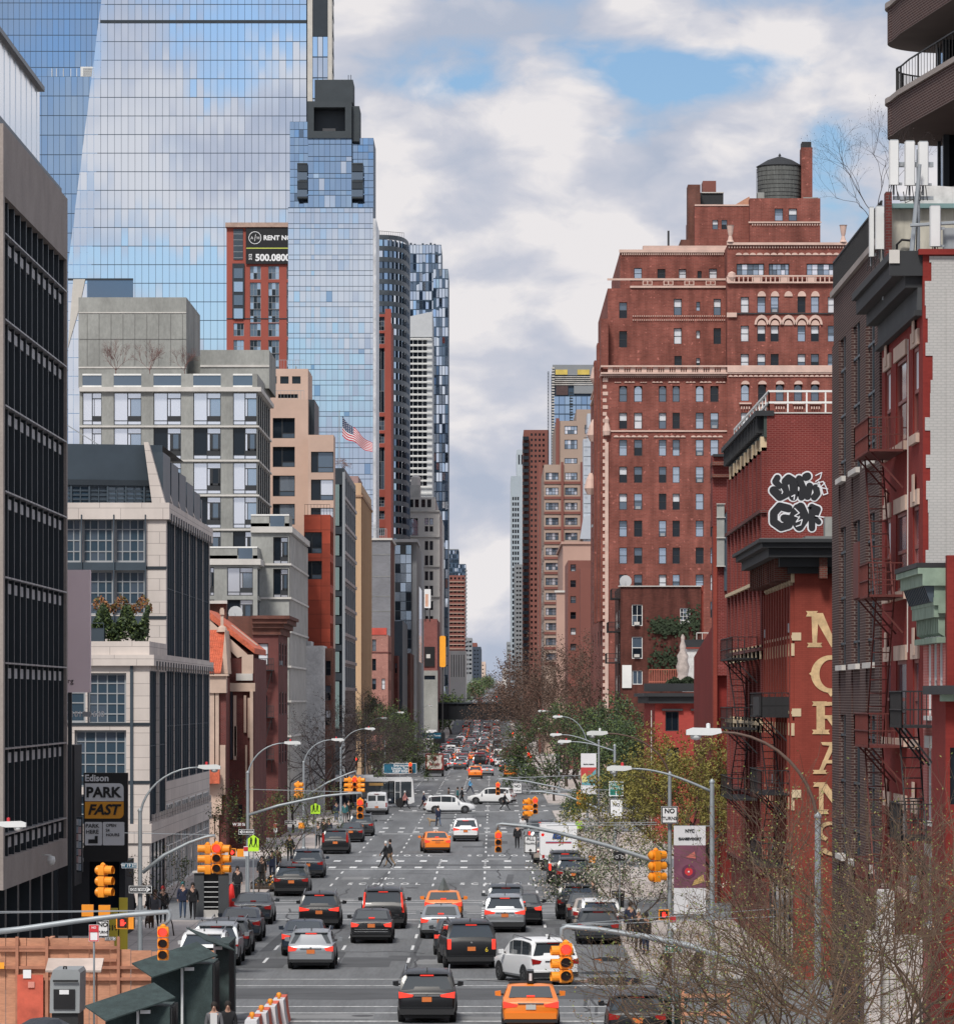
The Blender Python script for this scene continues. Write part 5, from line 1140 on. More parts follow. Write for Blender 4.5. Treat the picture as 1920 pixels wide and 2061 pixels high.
for a,c in((1463,1536),(1547,1578),(1595,1672)):q.box(PX(a,d0),PX(c,d0),d0-.72,d0-.61,PZ(746,d0),PZ(736,d0),TERRA)
q.box(PX(1463,d0),PX(1700,d0),d0-1.1,d0-.61,PZ(571,d0),PZ(568,d0),TERRA);q.box(PX(1463,d0),PX(1700,d0),d0-1.1,d0-.9,PZ(558,d0),PZ(555,d0),TERRA)
for i in range(26):
 x_=lerp(PX(1468,d0),PX(1695,d0),i/25);q.box(x_-(.07 if i%6 else.4),x_+(.07 if i%6 else.4),d0-1.05,d0-.92,PZ(568,d0),PZ(558,d0),TERRA)
q.box(PX(1462,d0),PX(1708,d0),d0-1.0,d0-.61,PZ(494,d0),PZ(489,d0),TERRA);dent(PX(1464,d0),PX(1704,d0),d0-.61,PZ(500,d0),44,.14,.25,TERRA);scallop(1480,1690,513,1,15,d0-.6)
q.box(PX(1475,d0),PX(1700,d0),d0-.75,d0-.61,PZ(633,d0),PZ(630.5,d0),BLK);q.box(PX(1462,d0),PX(1482,d0),d0-.9,d0-.61,PZ(639,d0),PZ(630,d0),TERRA)
q.box(PX(1222,d1),PX(1463,d1),d1-.2,d1,PZ(564,d1),PZ(560,d1),TERRA);q.box(PX(1268,d1),PX(1463,d1),d1-.2,d1,PZ(579,d1),PZ(575,d1),TERRA);q.box(PX(1268,d1),PX(1463,d1),d1-.1,d1+.2,PZ(580,d1),PZ(560,d1),BR_LT)
for cxp in(1303,1345,1387,1430):q.box(PX(cxp-10,d1),PX(cxp+10,d1),d1-.15,d1-.1,PZ(574,d1),PZ(564,d1),TERRA);q.box(PX(cxp-8,d1),PX(cxp+8,d1),d1-.17,d1-.15,PZ(572,d1),PZ(566,d1),BR_LT);q.box(PX(cxp-1,d1),PX(cxp+1,d1),d1-.19,d1-.17,PZ(573,d1),PZ(565,d1),TERRA)
for yy in(637,645):dent(PX(1272,d1),PX(1460,d1),d1,PZ(yy,d1),42,.12,.13,TERRA)
q.box(PX(1246,d2),PX(1463,d2),d2-.25,d2,PZ(508,d2),PZ(502,d2),TERRA);dent(PX(1250,d2),PX(1461,d2),d2,PZ(513,d2),50,.12,.25,TERRA);q.box(PX(1294,d2),PX(1463,d2),d2-.1,d2+2,PZ(504,d2),PZ(494,d2),TERRA)
q.box(PX(1506,d3-2),PX(1653,d3-2),d3-2.2,d3-2,PZ(452,d3),PZ(449,d3),TERRA);dent(PX(1510,d3),PX(1650,d3),d3-2,PZ(457,d3),28,.12,.2,TERRA)
q.box(PX(1398,d3),PX(1509,d3),d3-.1,d3,PZ(414,d3),PZ(411,d3),TERRA)
b.part('terracotta_trim',q)
q=MB()
for xp,yp in((1469,488),(1696,488),(1472,566),(1693,566)):
 q.lathe([(.45,0),(.3,.25),(.2,.7),(.3,1.1),(.42,1.9),(.5,2.0)]if yp<500 else[(.3,0),(.5,.4),(.45,.9),(.1,1.1)],10,TERRA,(PX(xp,d0),d0-.8,PZ(yp,d0)))
b.split('stone_urn',q)
q=MB();q.box(PX(1386,d3),PX(1411,d3),d3+2,d3+6,PZ(510,d3),PZ(367,d3),BRK_O);q.box(PX(1404,d3),PX(1460,d3),d3+5,d3+12,PZ(510,d3),PZ(378,d3),BLK);q.box(PX(1419,d3),PX(1446,d3),d3+6,d3+10,PZ(378,d3),PZ(352,d3),FBR);q.box(PX(1416,d3),PX(1461,d3),d3+4.8,d3+5,PZ(379,d3),PZ(377,d3),GREYL)
q.box(PX(1619.5,d3),PX(1642,d3),d3+6,d3+9,PZ(410,d3),PZ(284,d3),BR_LT);q.box(PX(1621,d3),PX(1640,d3),d3+6.2,d3+8.8,PZ(284,d3),PZ(272,d3),BLK);q.box(PX(1371,d3),PX(1400,d3),d3+1,d3+8,PZ(500,d3),PZ(480,d3),BRK_O)
b.split('chimney',q)
q=MB();WDT=mat('weathered_wood',(.115,.12,.115),.9,var=.3,scale=1.5,fine=.3,finescale=14,stretch=(3,3,.4))
cx_,cy_=PX(1577.5,d3),d3+8;zt,zb_=PZ(319,d3),PZ(397,d3);rr=(PX(1624,d3)-PX(1531.5,d3))/2
nst=40;ring=lambda z,r_:[(cx_+r_*math.cos(2*PI*k/nst),cy_+r_*math.sin(2*PI*k/nst),z)for k in range(nst)]
q.mesh(ring(zb_,rr*.95)+ring(zt,rr),[(k,(k+1)%nst,nst+(k+1)%nst,nst+k)for k in range(nst)],WDT)
for k in range(10):z=lerp(zb_+.15,zt-.15,(k/9)**1.2);q.lathe([(rr*.955+.05*k/10*rr,z-.03),(rr*.965+.05*k/10*rr,z),(rr*.955+.05*k/10*rr,z+.03)],30,IRN,(cx_,cy_,0))
b.part('water_tank',q)
q=MB();q.lathe([(rr*1.05,zt-.05),(rr*.55,lerp(zt,PZ(296,d3),.55)),(.05,PZ(298,d3)),(.2,PZ(297,d3)),(.02,PZ(292,d3))],24,BLK,(cx_,cy_,0));b.part('water_tank_roof',q,angle=40)
q=MB();q.box(PX(1530,d3),PX(1626,d3),cy_-2.5,cy_+2.5,zb_-.3,zb_,BLK);q.box(PX(1620,d3),PX(1650,d3),d3+3,d3+8,PZ(402,d3),PZ(391,d3),GREYC);q.box(PX(1528,d3),PX(1541,d3),d3+3,d3+6,PZ(402,d3),PZ(381,d3),GREYC)
for xx in(1528,1530):q.bar((PX(xx,d3),cy_-rr,zb_),(PX(xx,d3),cy_-rr,zt-.6),.05,BLK)
b.part('tank_stand',q)
q=MB();q.prism([(PX(1478,d3),PZ(411,d3)),(PX(1512,d3),PZ(411,d3)),(PX(1509,d3),PZ(393,d3)),(PX(1500,d3),PZ(398,d3))],d3+1,d3+6,mat('copper_roof',(.5,.25,.16),.7),'y');q.box(PX(1344,d2),PX(1348,d2),d2+1,d2+1.3,PZ(506,d2),PZ(462,d2),BLK);b.part('roof_vents',q)
b.done()
# ---- brown house with white windows --
b=Bld('row_house','sooty brown brick house with four white framed windows in front of the red apartment block','building',12.5,465);d0=465.
BRK_S=brick('brick_sooty',(.14,.045,.035),(.10,.032,.026),(.10,.05,.04),.3,.1,.3,soot=.55,pale=.1)
b.block(PX(1249,d0),PX(1411,d0),d0,d0+22,0,PZ(1180,d0),BRK_S,rd=.12,which='W',front=fwin(d0,[(1271.5,1217,1293,1260,'grid22wd'),(1368.5,1224,1389,1249,'grid33wd'),(1271.5,1282,1293,1326,'sashw'),(1272.5,1350,1293,1378,'grid21wm')],'sashw'),side=rows(d0+2,d0+20,2,.3,[PZ(1262,d0),PZ(1330,d0),PZ(1395,d0)],1.8,'sashw'))
q=MB();q.box(PX(1244,d0),PX(1412,d0),d0-.2,d0,PZ(1181,d0),PZ(1179,d0),GREYL);q.box(PX(1410,d0+.5),PX(1416,d0),d0+.4,d0+.6,0,PZ(1178,d0),BR_M)
q.box(PX(1252,d0),PX(1271,d0),d0-.2,d0,PZ(1385,d0),PZ(1339,d0),WHF);[q.box(PX(1276,d0),PX(1287,d0),d0-.35,d0-.05,PZ(y_,d0),PZ(y_-6,d0),GREYL)for y_ in(1258,1323)];q.box(PX(1369,d0),PX(1389,d0),d0-.1,d0,PZ(1258,d0),PZ(1249,d0),WHF)
b.part('trim',q)
q=MB()
for yy,x0_,x1_ in((1272,1225,1250),(1335,1222,1252),(1205,1232,1250)):
 z=PZ(yy,d0);q.box(PX(x0_,d0),PX(x1_,d0),d0+1,d0+8,z,z+.1,IRN);railing(q,(PX(x0_,d0),d0+1,z),(PX(x1_,d0),d0+1,z),1.,IRN,10,.03,(1,.5));railing(q,(PX(x0_,d0),d0+1,z),(PX(x0_,d0),d0+8,z),1.,IRN,10,.03)
q.bar((PX(1240,d0),d0+1,PZ(1335,d0)),(PX(1240,d0),d0+1,0),.05,IRN);b.part('fire_escape',q)
b.done()
dish(PX(1259,466),466,PZ(1180,466),.62,'pale satellite dish on the roof edge of the sooty brown house')
VINE=mat('ivy',(.025,.04,.018),.9,var=.4,scale=3)
iv=MB();rr_=random.Random(5)
for k in range(900):
 x=rr_.gauss(1345,24);y=rr_.gauss(1262,9)if k%3 else rr_.gauss(1330,14)
 if k%7==0:x=rr_.gauss(1398,8);y=rr_.gauss(1250,14)
 if not 1302<x<1409:continue
 c=Vector((PX(x,464.8),464.75+rr_.uniform(-.25,.1),PZ(y,464.8)));u=Vector((rr_.uniform(-1,1),rr_.uniform(-.5,.5),rr_.uniform(-1,1))).normalized()*.16;v=u.cross(Vector((0,1,0))).normalized()*.13
 iv.face([c-u,c-v,c+u,c+v],VINE)
o=iv.build('climbing_plant');tag(o,'dark climbing plant hanging over the wall of the sooty brown house','plant')
# ---- red corner house with black cornice ----
b=Bld('row_house','small bright red brick house with heavy black cornice behind the street tree','building',11.8,338);d0=338.
BR_H=brick('brick_house_red',(.34,.05,.04),(.30,.042,.035),(.28,.06,.05),.25,.08,.15)
b.block(PX(1318,d0),PX(1440,d0),d0,d0+24,0,PZ(1410,d0),BR_H,which='W',rd=.2,front=fwin(d0,[(1339,1432,1366,1472),(1399,1432,1426,1472),(1339,1505,1366,1550)],'grid21dm'))
q=MB()
for dz0,dz1,pr in((0,.5,.5),(.5,.75,.8)):ledge(q,PX(1318,d0),PX(1440,d0),d0,PZ(1416,d0)+dz0,PZ(1416,d0)+dz1,pr,BLK,'W',d0+24)
q.box(PX(1296,d0),PX(1440,d0),d0-.3,d0+.3,PZ(1392,d0),PZ(1376,d0),BLK)
for yy in(1427,):[q.box(PX(x,d0),PX(x+42,d0),d0-.25,d0,PZ(yy+4,d0),PZ(yy,d0),BLK)for x in(1332,1390)]
q.box(PX(1310,d0),PX(1311.5,d0),d0-.1,d0,0,PZ(1430,d0),GREYL);b.part('cornice',q)
q=MB();q.box(PX(1382,d0+8),PX(1440,d0+8),d0+8,d0+16,PZ(1392,d0),PZ(1306,d0+8),WP);q.box(PX(1380,d0+8),PX(1440,d0+8),d0+7.8,d0+8,PZ(1306,d0+8),PZ(1303,d0+8),BR_M);q.box(PX(1381,d0+9),PX(1440,d0+9),d0+9,d0+15,PZ(1304,d0+8),PZ(1287,d0+8),BLK)
for k in range(4):q.box(PX(1397,d0+8),PX(1410,d0+8),d0+7.8,d0+8,PZ(1345-3*k,d0+8),PZ(1344-3*k,d0+8),GREYL)
b.part('roof_room',q)
q=MB();RW=mat('red_wood',(.40,.12,.08),.8)
railing(q,(PX(1306,d0+3),d0+3,PZ(1375,d0)),(PX(1362,d0+3),d0+3,PZ(1375,d0)),1.,RW,16,.03,(1.,.1));railing(q,(PX(1402,d0+9),d0+9,PZ(1287,d0+8)),(PX(1436,d0+9),d0+9,PZ(1287,d0+8)),.5,GREYL,3,.04);b.part('roof_railing',q)
b.done()
hg=MB()
for k in range(1300):
 t_=rr_.random();x=lerp(1340,1425,t_);y=1378-rr_.random()*(7+8*abs(math.sin(t_*9)))+(0 if 1355<x<1395 else 4);dd=338.5+rr_.random()
 c=Vector((PX(x,dd),dd,PZ(y,dd)));u=Vector((rr_.uniform(-1,1),rr_.uniform(-1,1),rr_.uniform(-1,1))).normalized()*.12;v=u.cross(Vector((.3,1,.2))).normalized()*.06
 hg.face([c-u,c-v,c+u,c+v],VINE)
o=hg.build('roof_hedge');tag(o,'clipped evergreen planting on the roof edge of the small red house','hedge')
t=thing('sculpture','pale weathered bust sculpture standing on the red house roof garden','sculpture',(PX(1374,341),341,PZ(1372,341)))
q=MB();SG=mat('weathered_plaster',(.42,.36,.33),.9,var=.3,scale=3)
q.lathe([(.5,0),(.38,.5),(.5,1.1),(.36,1.5),(.42,1.9),(.2,2.3),(.24,2.6),(.12,3.0),(.16,3.3),(.05,3.5)],10,SG);o=q.build('bust',t,angle=60)
q=MB();q.tube([(-.3,-.1,3.3),(-.1,-.1,3.7),(.3,-.1,3.6),(.4,0,3.1)],.1,5,VINE);q.build('foliage_top',t)
# ---- dark red side building with chimney pier 
b=Bld('warehouse','dark red brick building with tall chimney stack and sloping wing','building',11.8,243);d0=243.
b.block(PX(1449,d0),PX(1475,d0),d0,d0+20,0,PZ(1310,d0),BR_R,which='W');b.block(PX(1434,d0-.5),PX(1469,d0-.5),d0-.5,d0+1.5,PZ(1060,d0),PZ(917,d0),BR_G)
b.block(PX(1439,d0-.6),PX(1470,d0-.6),d0-.6,d0+3,PZ(1360,d0),PZ(1060,d0),BR_G)
q=MB();q.box(PX(1432,d0),PX(1471,d0),d0-.9,d0+1.6,PZ(938,d0),PZ(930,d0),BRK_O);q.box(PX(1432,d0),PX(1471,d0),d0-.9,d0+1.6,PZ(962,d0),PZ(956,d0),BRK_O);q.box(PX(1434,d0),PX(1469,d0),d0-.7,d0+1.5,PZ(920,d0),PZ(915,d0),BLK)
q.box(PX(1441,d0),PX(1456,d0),d0-.9,d0-.6,PZ(1140,d0),PZ(1015,d0),GREYC);q.prism([(PX(1456,d0),PZ(1190,d0)),(PX(1473,d0),PZ(1190,d0)),(PX(1473,d0),PZ(1010,d0)),(PX(1456,d0),PZ(1040,d0))],d0-.8,d0-.55,SLATE,'y')
for yy in(1015,1042,1083,1140):q.box(PX(1440,d0),PX(1458,d0),d0-1,d0-.9,PZ(yy+1.5,d0),PZ(yy,d0),GREYL)
b.part('chimney',q)
q=MB();q.prism([(d0,PZ(1420,d0)-9),(d0+26,PZ(1420,d0)-9),(d0+26,PZ(1321,d0+20)),(d0,PZ(1250,d0))],11.7,PX(1449,d0),BR_R,'x');q.box(PX(1434,d0),PX(1442,d0),d0-.7,d0-.1,0,PZ(1060,d0),BR_M);b.part('sloping_wing',q)
b.done()
# ---- tall red building with graffiti --------
b=Bld('warehouse','tall wine red brick building with black and white graffiti high on its blank wall','building',XR,194);d0=194.0
zt=PZ(832,d0)
hs=[(21.2,18.9),(18.3,15.95),(15.35,13.1),(12.45,9.95),(9.35,6.9),(6.3,3.7)]
b.block(XR,PX(1760,d0),d0,223,0,zt,BR_G,which='W',rd=.35,side=[(d0+1.1+i*3.1,lo,d0+1.1+i*3.1+2.35,hi,'grid22rd')for i in range(9)for hi,lo in hs])
q=MB()
for i in range(10):q.box(XR-.22,XR,d0+.15+i*3.1,d0+.95+i*3.1,3,21.3,BR_G)
for hi,lo in hs:
 for i in range(9):
  for j in range(1):q.box(XR-.26,XR-.0,d0+.15+i*3.1,d0+.95+i*3.1,hi-.05,hi+.55,CREAM2)if hi in(21.2,12.45,9.35)else None
 q.box(XR-.3,XR,d0,223,lo-.35,lo-.2,CREAM2 if lo in(15.95,9.95)else BRK_D)
ledge(q,XR,PX(1760,d0),d0,zt,zt+.05,.05,GREYL)
b.part('piers_and_sills',q)
q=MB()
for i in range(24):q.box(XR-.4,XR,d0+.4+i*1.2,d0+.7+i*1.2,zt-.8,zt-.1,BLK)
q.box(XR-.48,XR+.3,d0-.1,223.2,zt-.1,zt+.12,BLK);q.box(XR-.12,XR,d0,223,zt-1.0,zt-.1,mat('green_black',(.03,.045,.04),.8));b.part('cornice',q)
q=MB();railing(q,(XR+.1,d0+.2,zt),(PX(1700,d0),d0+.2,zt),.95,WHF,4,.045,(1.,.5));railing(q,(XR+.1,d0+.2,zt),(XR+.1,222,zt),.95,WHF,12,.045,(1.,.5));b.part('roof_railing',q)
q=MB();q.box(PX(1640,d0-.01),PX(1663,d0),d0-6,d0-5,PZ(1083,d0-6),PZ(1040,d0-6),GREYC);q.box(PX(1664,d0),PX(1690,d0),d0-6,d0-5,PZ(1083,d0-6),PZ(1036,d0-6),mat('orange_paint',(.6,.12,.05),.7));q.box(PX(1600,d0),PX(1690,d0),d0-6.5,d0-.2,PZ(1086,d0-6)-.2,PZ(1080,d0-6),ROOF);b.part('roof_box',q)
gy=d0-.012
def stroke(pts,w,m,y,closed=False,k=9):
 P=[Vector((PX(1400+x/3.313,d0),PZ(800+yy/3.313,d0)))for x,yy in pts];ww=w/3.313*d0/F/2;qq=MB()
 for i,p in enumerate(P):y-=.00025;qq.face([(p.x+ww*math.cos(2*PI*a/14),y,p.y+ww*math.sin(2*PI*a/14))for a in range(14)],m)
 for a,c in zip(P,P[1:]):
  dv=(c-a)
  if dv.length<1e-6:continue
  y-=.00025;n_=Vector((-dv.y,dv.x)).normalized()*ww;qq.face([(a.x-n_.x,y-.0005,a.y-n_.y),(c.x-n_.x,y-.0005,c.y-n_.y),(c.x+n_.x,y-.0005,c.y+n_.y),(a.x+n_.x,y-.0005,a.y+n_.y)],m)
 return qq
GS=[([(545,535),(530,560),(560,590)],42),([(520,620),(560,660),(600,640),(590,600)],58),([(600,560),(620,540),(650,560),(655,620),(650,660)],56),([(690,540),(715,600),(705,665)],44),([(735,530),(745,525)],52),([(760,590),(745,660)],46),([(800,600),(810,640),(790,665)],44),([(620,740),(560,725),(520,770),(520,830),(570,865),(620,850),(625,810),(590,805)],52),([(680,740),(650,800),(690,860),(730,800),(700,730)],60),([(775,730),(775,870)],44),([(775,730),(815,745),(800,780),(785,790)],40),([(790,800),(820,830)],36)]
qa=MB();qb=MB()
def mergeMB(a,c):
 i=len(a.v);a.v+=c.v
 for f,m in zip(c.f,c.m):a.f.append(tuple(i+j for j in f));a.m.append(a.mi(c.mats[m]))
GWH=mat('graffiti_white',(.66,.67,.70),.8,var=.1,scale=3);GBK=mat('graffiti_black',(.012,.013,.017),.8,var=0)
for i,(p,w_)in enumerate(GS):mergeMB(qa,stroke(p,w_+20,GWH,gy-.001*i));mergeMB(qb,stroke(p,w_,GBK,gy-.016-.001*i))
for p in([(640,660),(660,650),(655,680)],[(660,740),(690,770),(660,790),(690,800),(670,830),(710,815),(700,850),(670,860)],[(800,520),(840,500),(830,540),(800,560)],[(810,570),(850,560),(870,600),(880,640),(850,650),(840,610),(815,590)],[(820,560),(845,640)],[(860,570),(830,600),(880,610)],[(800,790),(860,800)],[(570,610),(580,630),(575,640)]):mergeMB(qb,stroke(p,7,GWH,gy-.035))
b.part('graffiti_outline',qa);b.part('graffiti_fill',qb)
b.done()
# ---- red painted corner building with large letters ---
b=Bld('corner_building','orange red painted corner building with tall cream lettering and black cornice','building',XR,176);d0=176.2
zt=PZ(1152,d0)
lv=[(15.1,13.2),(12.3,10.3),(9.25,7.2),(6.4,4.4)]
b.block(XR,PX(1760,d0),d0,193.9,0,zt,BR_M,which='W',rd=.3,side=[(d0+.9+i*1.72,lo,d0+.9+i*1.72+1.0,hi,'sashr')for i in range(10)for hi,lo in lv]+[(d0+1,.4,193,3.4,'grid52dd')])
q=MB()
for i in range(11):q.box(XR-.16,XR,d0+.1+i*1.72,d0+.72+i*1.72,4,zt-.5,BR_M)
for hi,lo in lv[:3]+lv[3:]:
 for i in range(21):
  ya=d0+.06+i*.86;s_=.0 if i%2 else.28
  q.box(XR-.12,XR+.0,ya,ya+.42,hi-.02+s_*.3,hi+.26+s_,CREAM2)
 q.box(XR-.12,XR+.02,d0-.02,193.9,lo-.16,lo-.05,CREAM2)
for z in(13.3,10.4,7.3):q.box(XR-.1,XR+.25,d0-.03,d0,z-.35,z-.05,CREAM2)
b.part('cream_trim',q)
q=MB()
for dz0,dz1,pr in((0,.25,.25),(.25,.6,.6),(.6,.95,1.05),(.95,1.15,1.3),(1.15,1.28,1.45)):ledge(q,XR,PX(1760,d0),d0,zt+dz0-.05,zt+dz1-.05,pr,BLK,'W',194.2)
for i in range(5):x_=XR+.9+i*1.1;q.box(x_,x_+.3,d0-.75,d0-.02,zt-.25,zt+.6,BRK_O)
for i in range(12):y_=d0+.4+1.5*i;q.box(XR-.75,XR-.02,y_,y_+.3,zt-.3,zt+.6,BRK_O)
q.box(XR-1.4,PX(1700,d0),d0-1.3,194.3,zt+1.23,zt+1.26,ROOF)
b.part('cornice',q)
q=MB();ly=d0-.02
def poly(P):
 global ly;ly-=.0003;q.face([(PX(x,d0),ly,PZ(y,d0))for x,y in P],CREAM)
def slabser(x0,x1,y,h_=8):poly([(x0,y+h_),(x1,y+h_),(x1-3,y+h_*.35),(x1,y),(x0,y),(x0+3,y+h_*.4)])
def ringp(cx_,cy_,rx,ry,tx,ty,a0=0,a1=360,n_=36):
 for i in range(n_):
  A0,A1=rad(lerp(a0,a1,i/n_)),rad(lerp(a0,a1,(i+1)/n_))
  poly([(cx_+rx*math.cos(A0),cy_-ry*math.sin(A0)),(cx_+rx*math.cos(A1),cy_-ry*math.sin(A1)),(cx_+(rx-tx)*math.cos(A1),cy_-(ry-ty)*math.sin(A1)),(cx_+(rx-tx)*math.cos(A0),cy_-(ry-ty)*math.sin(A0))])
poly([(1633,1240),(1647,1240),(1644,1294),(1635,1294)]);slabser(1622,1646,1230,11);slabser(1624,1655,1294,9);poly([(1634,1234),(1656,1234),(1684,1300),(1673,1303)]);poly([(1673,1303),(1684,1300),(1708,1234),(1700,1234)]);poly([(1700,1236),(1716,1236),(1716,1294),(1702,1294)]);slabser(1698,1728,1230,10);slabser(1694,1724,1294,9)
ringp(1672,1357,40,38,17,9);poly([(1628,1356),(1636,1350),(1636,1364)]);poly([(1666,1395),(1672,1403),(1678,1395)])
poly([(1643,1419),(1660,1419),(1660,1472),(1643,1472)]);slabser(1634,1664,1412,9);slabser(1634,1670,1469,9);ringp(1668,1430,32,17,14,7,-90,90);poly([(1656,1413),(1670,1413),(1670,1421),(1656,1421)]);poly([(1656,1440),(1670,1440),(1670,1447),(1656,1447)]);poly([(1664,1447),(1680,1447),(1704,1478),(1686,1478)])
poly([(1672,1494),(1684,1494),(1654,1556),(1646,1556)]);poly([(1672,1494),(1686,1494),(1710,1556),(1692,1556)]);slabser(1635,1664,1550,8);poly([(1656,1530),(1700,1530),(1700,1537),(1654,1537)]);slabser(1684,1718,1550,8);poly([(1652,1494),(1680,1494),(1676,1502),(1655,1500)])
poly([(1648,1584),(1657,1584),(1657,1632),(1648,1632)]);slabser(1636,1662,1575,9);slabser(1638,1668,1630,9);poly([(1646,1578),(1664,1578),(1704,1638),(1690,1638)]);poly([(1696,1580),(1704,1580),(1704,1638),(1696,1638)]);slabser(1688,1714,1574,9)
ringp(1672,1674,30,20,13,7,20,250);ringp(1678,1703,30,20,13,7,-160,90);poly([(1640,1718),(1648,1700),(1656,1722)])
b.part('wall_lettering',q)
q=MB()
def fire_escape(q,x,ya,yb,zs,m,out=1.1,first=0):
 for k,z in enumerate(zs):
  q.box(x-out,x-.02,ya,yb,z,z+.07,m)
  railing(q,(x-out,ya,z),(x-out,yb,z),.95,m,14,.018,(1.,.5));railing(q,(x-out,ya,z),(x-.05,ya,z),.95,m,4,.018,(1.,.5));railing(q,(x-out,yb,z),(x-.05,yb,z),.95,m,4,.018)
  for y in(ya+.3,(ya+yb)/2,yb-.3):q.bar((x-out+.1,y,z),(x-.02,y,z-1.0),.035,m)
  if k<len(zs)-1:
   z2=zs[k+1];a_=ya+.5 if k%2 else yb-.6;c_=yb-.8 if k%2 else ya+.8
   for o_ in(-.25,.25):q.bar((x-out*.5+o_,a_,z),(x-out*.5+o_,c_,z2),.03,m)
   for s_ in range(11):t_=s_/11;q.box(x-out*.5-.25,x-out*.5+.25,lerp(a_,c_,t_)-.1,lerp(a_,c_,t_)+.1,lerp(z,z2,t_)-.015,lerp(z,z2,t_)+.015,m)
fire_escape(q,XR-.05,178.0,186.0,[10.0,7.0,4.2],IRN)
fire_escape(q,XR-.25,196,206,[12.4,9.4,6.4],IRN)
q.box(XR-1.25,XR-.1,178.0,182,10.07,10.8,IRN);b.part('fire_escape',q);b.done()
# ---- brown brick building with corbelled piers 
b=Bld('brick_building','purple brown brick building with toothed piers and tall dark recessed windows','building',XR,136.6)
y0,y1=136.7,156.0;zt=24.35
pier=[(153.0,156.0),(147.6,150.0),(141.9,144.2),(136.9,138.6)]
bands=[(22.6,zt),(16.35,17.85),(10.2,11.7),(4.0,5.5)]
w=b.mb;w.box(XR+.12,XR+18,y0,y1,0,zt-.1,BR_B);w.box(XR,XR+.12,y0+.01,y1,0,.6,BR_B)
for za,zb_ in bands:w.box(XR,XR+.12,y0+.02,y1-.02,za,zb_,BR_B)
w.box(XR+.9,XR+18,y1,y1+.3,0,zt-1,BR_B)
q=MB()
for ya,yb in pier:
 q.box(XR-.05,XR+.1,ya,yb,.5,22.6,BR_B)
 b.part('pier',q);q=MB()
q=MB();q.box(XR+.06,XR+.1,y0,y1,.6,22.6,G1)
z=2.
while z<22:q.box(XR+.02,XR+.07,y0,y1,z,z+.07,SLATE);z+=1.5
for y_ in(140.2,145.9,151.5):q.box(XR+.02,XR+.07,y_,y_+.08,.6,22.6,DKM)
b.part('glazing',q)
q=MB()
for za,zb_ in bands[1:]:q.box(XR-.18,XR+.1,138.7,141.8,zb_-.05,zb_+.12,GREYL);q.box(XR-.18,XR+.1,144.3,147.5,zb_-.05,zb_+.12,GREYL);q.box(XR-.18,XR+.1,150.1,152.9,zb_-.05,zb_+.12,GREYL)
q.box(XR-.12,XR+.25,y0,y1+.1,zt-.1,zt+.1,TAUPE);b.split('sill',q)
q=MB();railing(q,(XR-.0,y0,zt),(XR-.0,y1,zt),1.1,IRN,60,.03,(1.,.1));b.part('roof_railing',q)
b.done()
# ---- wine red building with white painted flank -------
b=Bld('brick_building','wine red brick building with pale window lintels and white painted side wall','building',XR,123.5)
y0,y1=123.6,136.6;zt=22.6
wl=[]
for hi,lo in((20.3,17.9),(15.97,13.75),(11.8,9.6),(7.6,5.4)):
 for ya,yb in((124.8,126.5),(128.5,131.8),(133.6,135.4)):wl.append((ya,lo,yb,hi,'sashr'))
b.block(XR,PX(1990,y0),y0,y1,0,zt,BR_R,which='W',rd=.35,side=wl)
q=MB()
for hi,lo in((20.3,17.9),(15.97,13.75),(11.8,9.6),(7.6,5.4)):
 for ya,yb in((124.8,126.5),(128.5,131.8),(133.6,135.4)):
  q.box(XR-.06,XR+.03,ya-.25,yb+.25,hi,hi+.42,STN);q.box(XR-.09,XR-.06,(ya+yb)/2-.3,(ya+yb)/2+.3,hi+.1,hi+.85,STN)if yb-ya<2 else None
  q.box(XR-.1,XR+.03,ya-.2,yb+.2,lo-.25,lo,STN)
b.split('lintel',q)
q=MB();wht=MB();z=0.;rr_=random.Random(9);WPB=brick('white_painted_brick',(.42,.41,.40),(.39,.385,.375),(.33,.33,.32),.21,.075,.12)
x=PX(1862,y0)
while z<zt-.02:
 h_=rr_.choice((.35,.5,.65));off=rr_.uniform(-.02,.2);wht.box(x+off,PX(1990,y0),y0-.03,y0-.0,z,min(z+h_,zt-.03),WPB);z+=h_
wht.box(PX(1905,y0),PX(1990,y0),y0-.06,y0-.03,0,PZ(580,y0),WPB);b.part('painted_wall',wht)
q=MB();q.box(PX(1848,y0),PX(1990,y0),y0-.15,y0+.3,zt,zt+.15,BR_R);b.part('coping',q)
q=MB()
for dz0,dz1,pr in((-1.6,-1.45,.2),(-.85,-.5,.45),(-.5,-.1,.75),(-.1,.1,.88)):q.box(XR-pr,XR+.02,y0+.25,y1+.2,zt+dz0,zt+dz1,BLK)
q.box(XR-.12,XR,y0+.25,y1,zt-1.45,zt-.85,mat('cornice_frieze',(.05,.055,.06),.8));q.box(XR-.88,XR+.05,y0+.05,y0+.25,zt-.55,zt+.12,BLK);q.box(XR-.9,XR-.62,y0+.0,y0+.04,zt-.22,zt+.14,GREYL);b.part('cornice',q)
q=MB();fire_escape(q,XR-.06,128.4,133.4,[17.6,13.55,9.35,5.2],DRK_R,1.0);q.box(XR-1.1,XR-1.06,131.5,133.4,13.6,15.2,DRK_R)
q.bar((XR-.1,126.9,zt-2),(XR-.1,127.1,12),.02,GREYL);b.part('fire_escape',q)
b.done()
t=thing('stair_bulkhead','stained cream rooftop hut with green edged roof behind the antennas','rooftop hut',(13.5,128,22.6));q=MB();CRM=mat('stained_cream',(.42,.40,.34),.9,var=.3,scale=1.5,stretch=(2,2,.5))
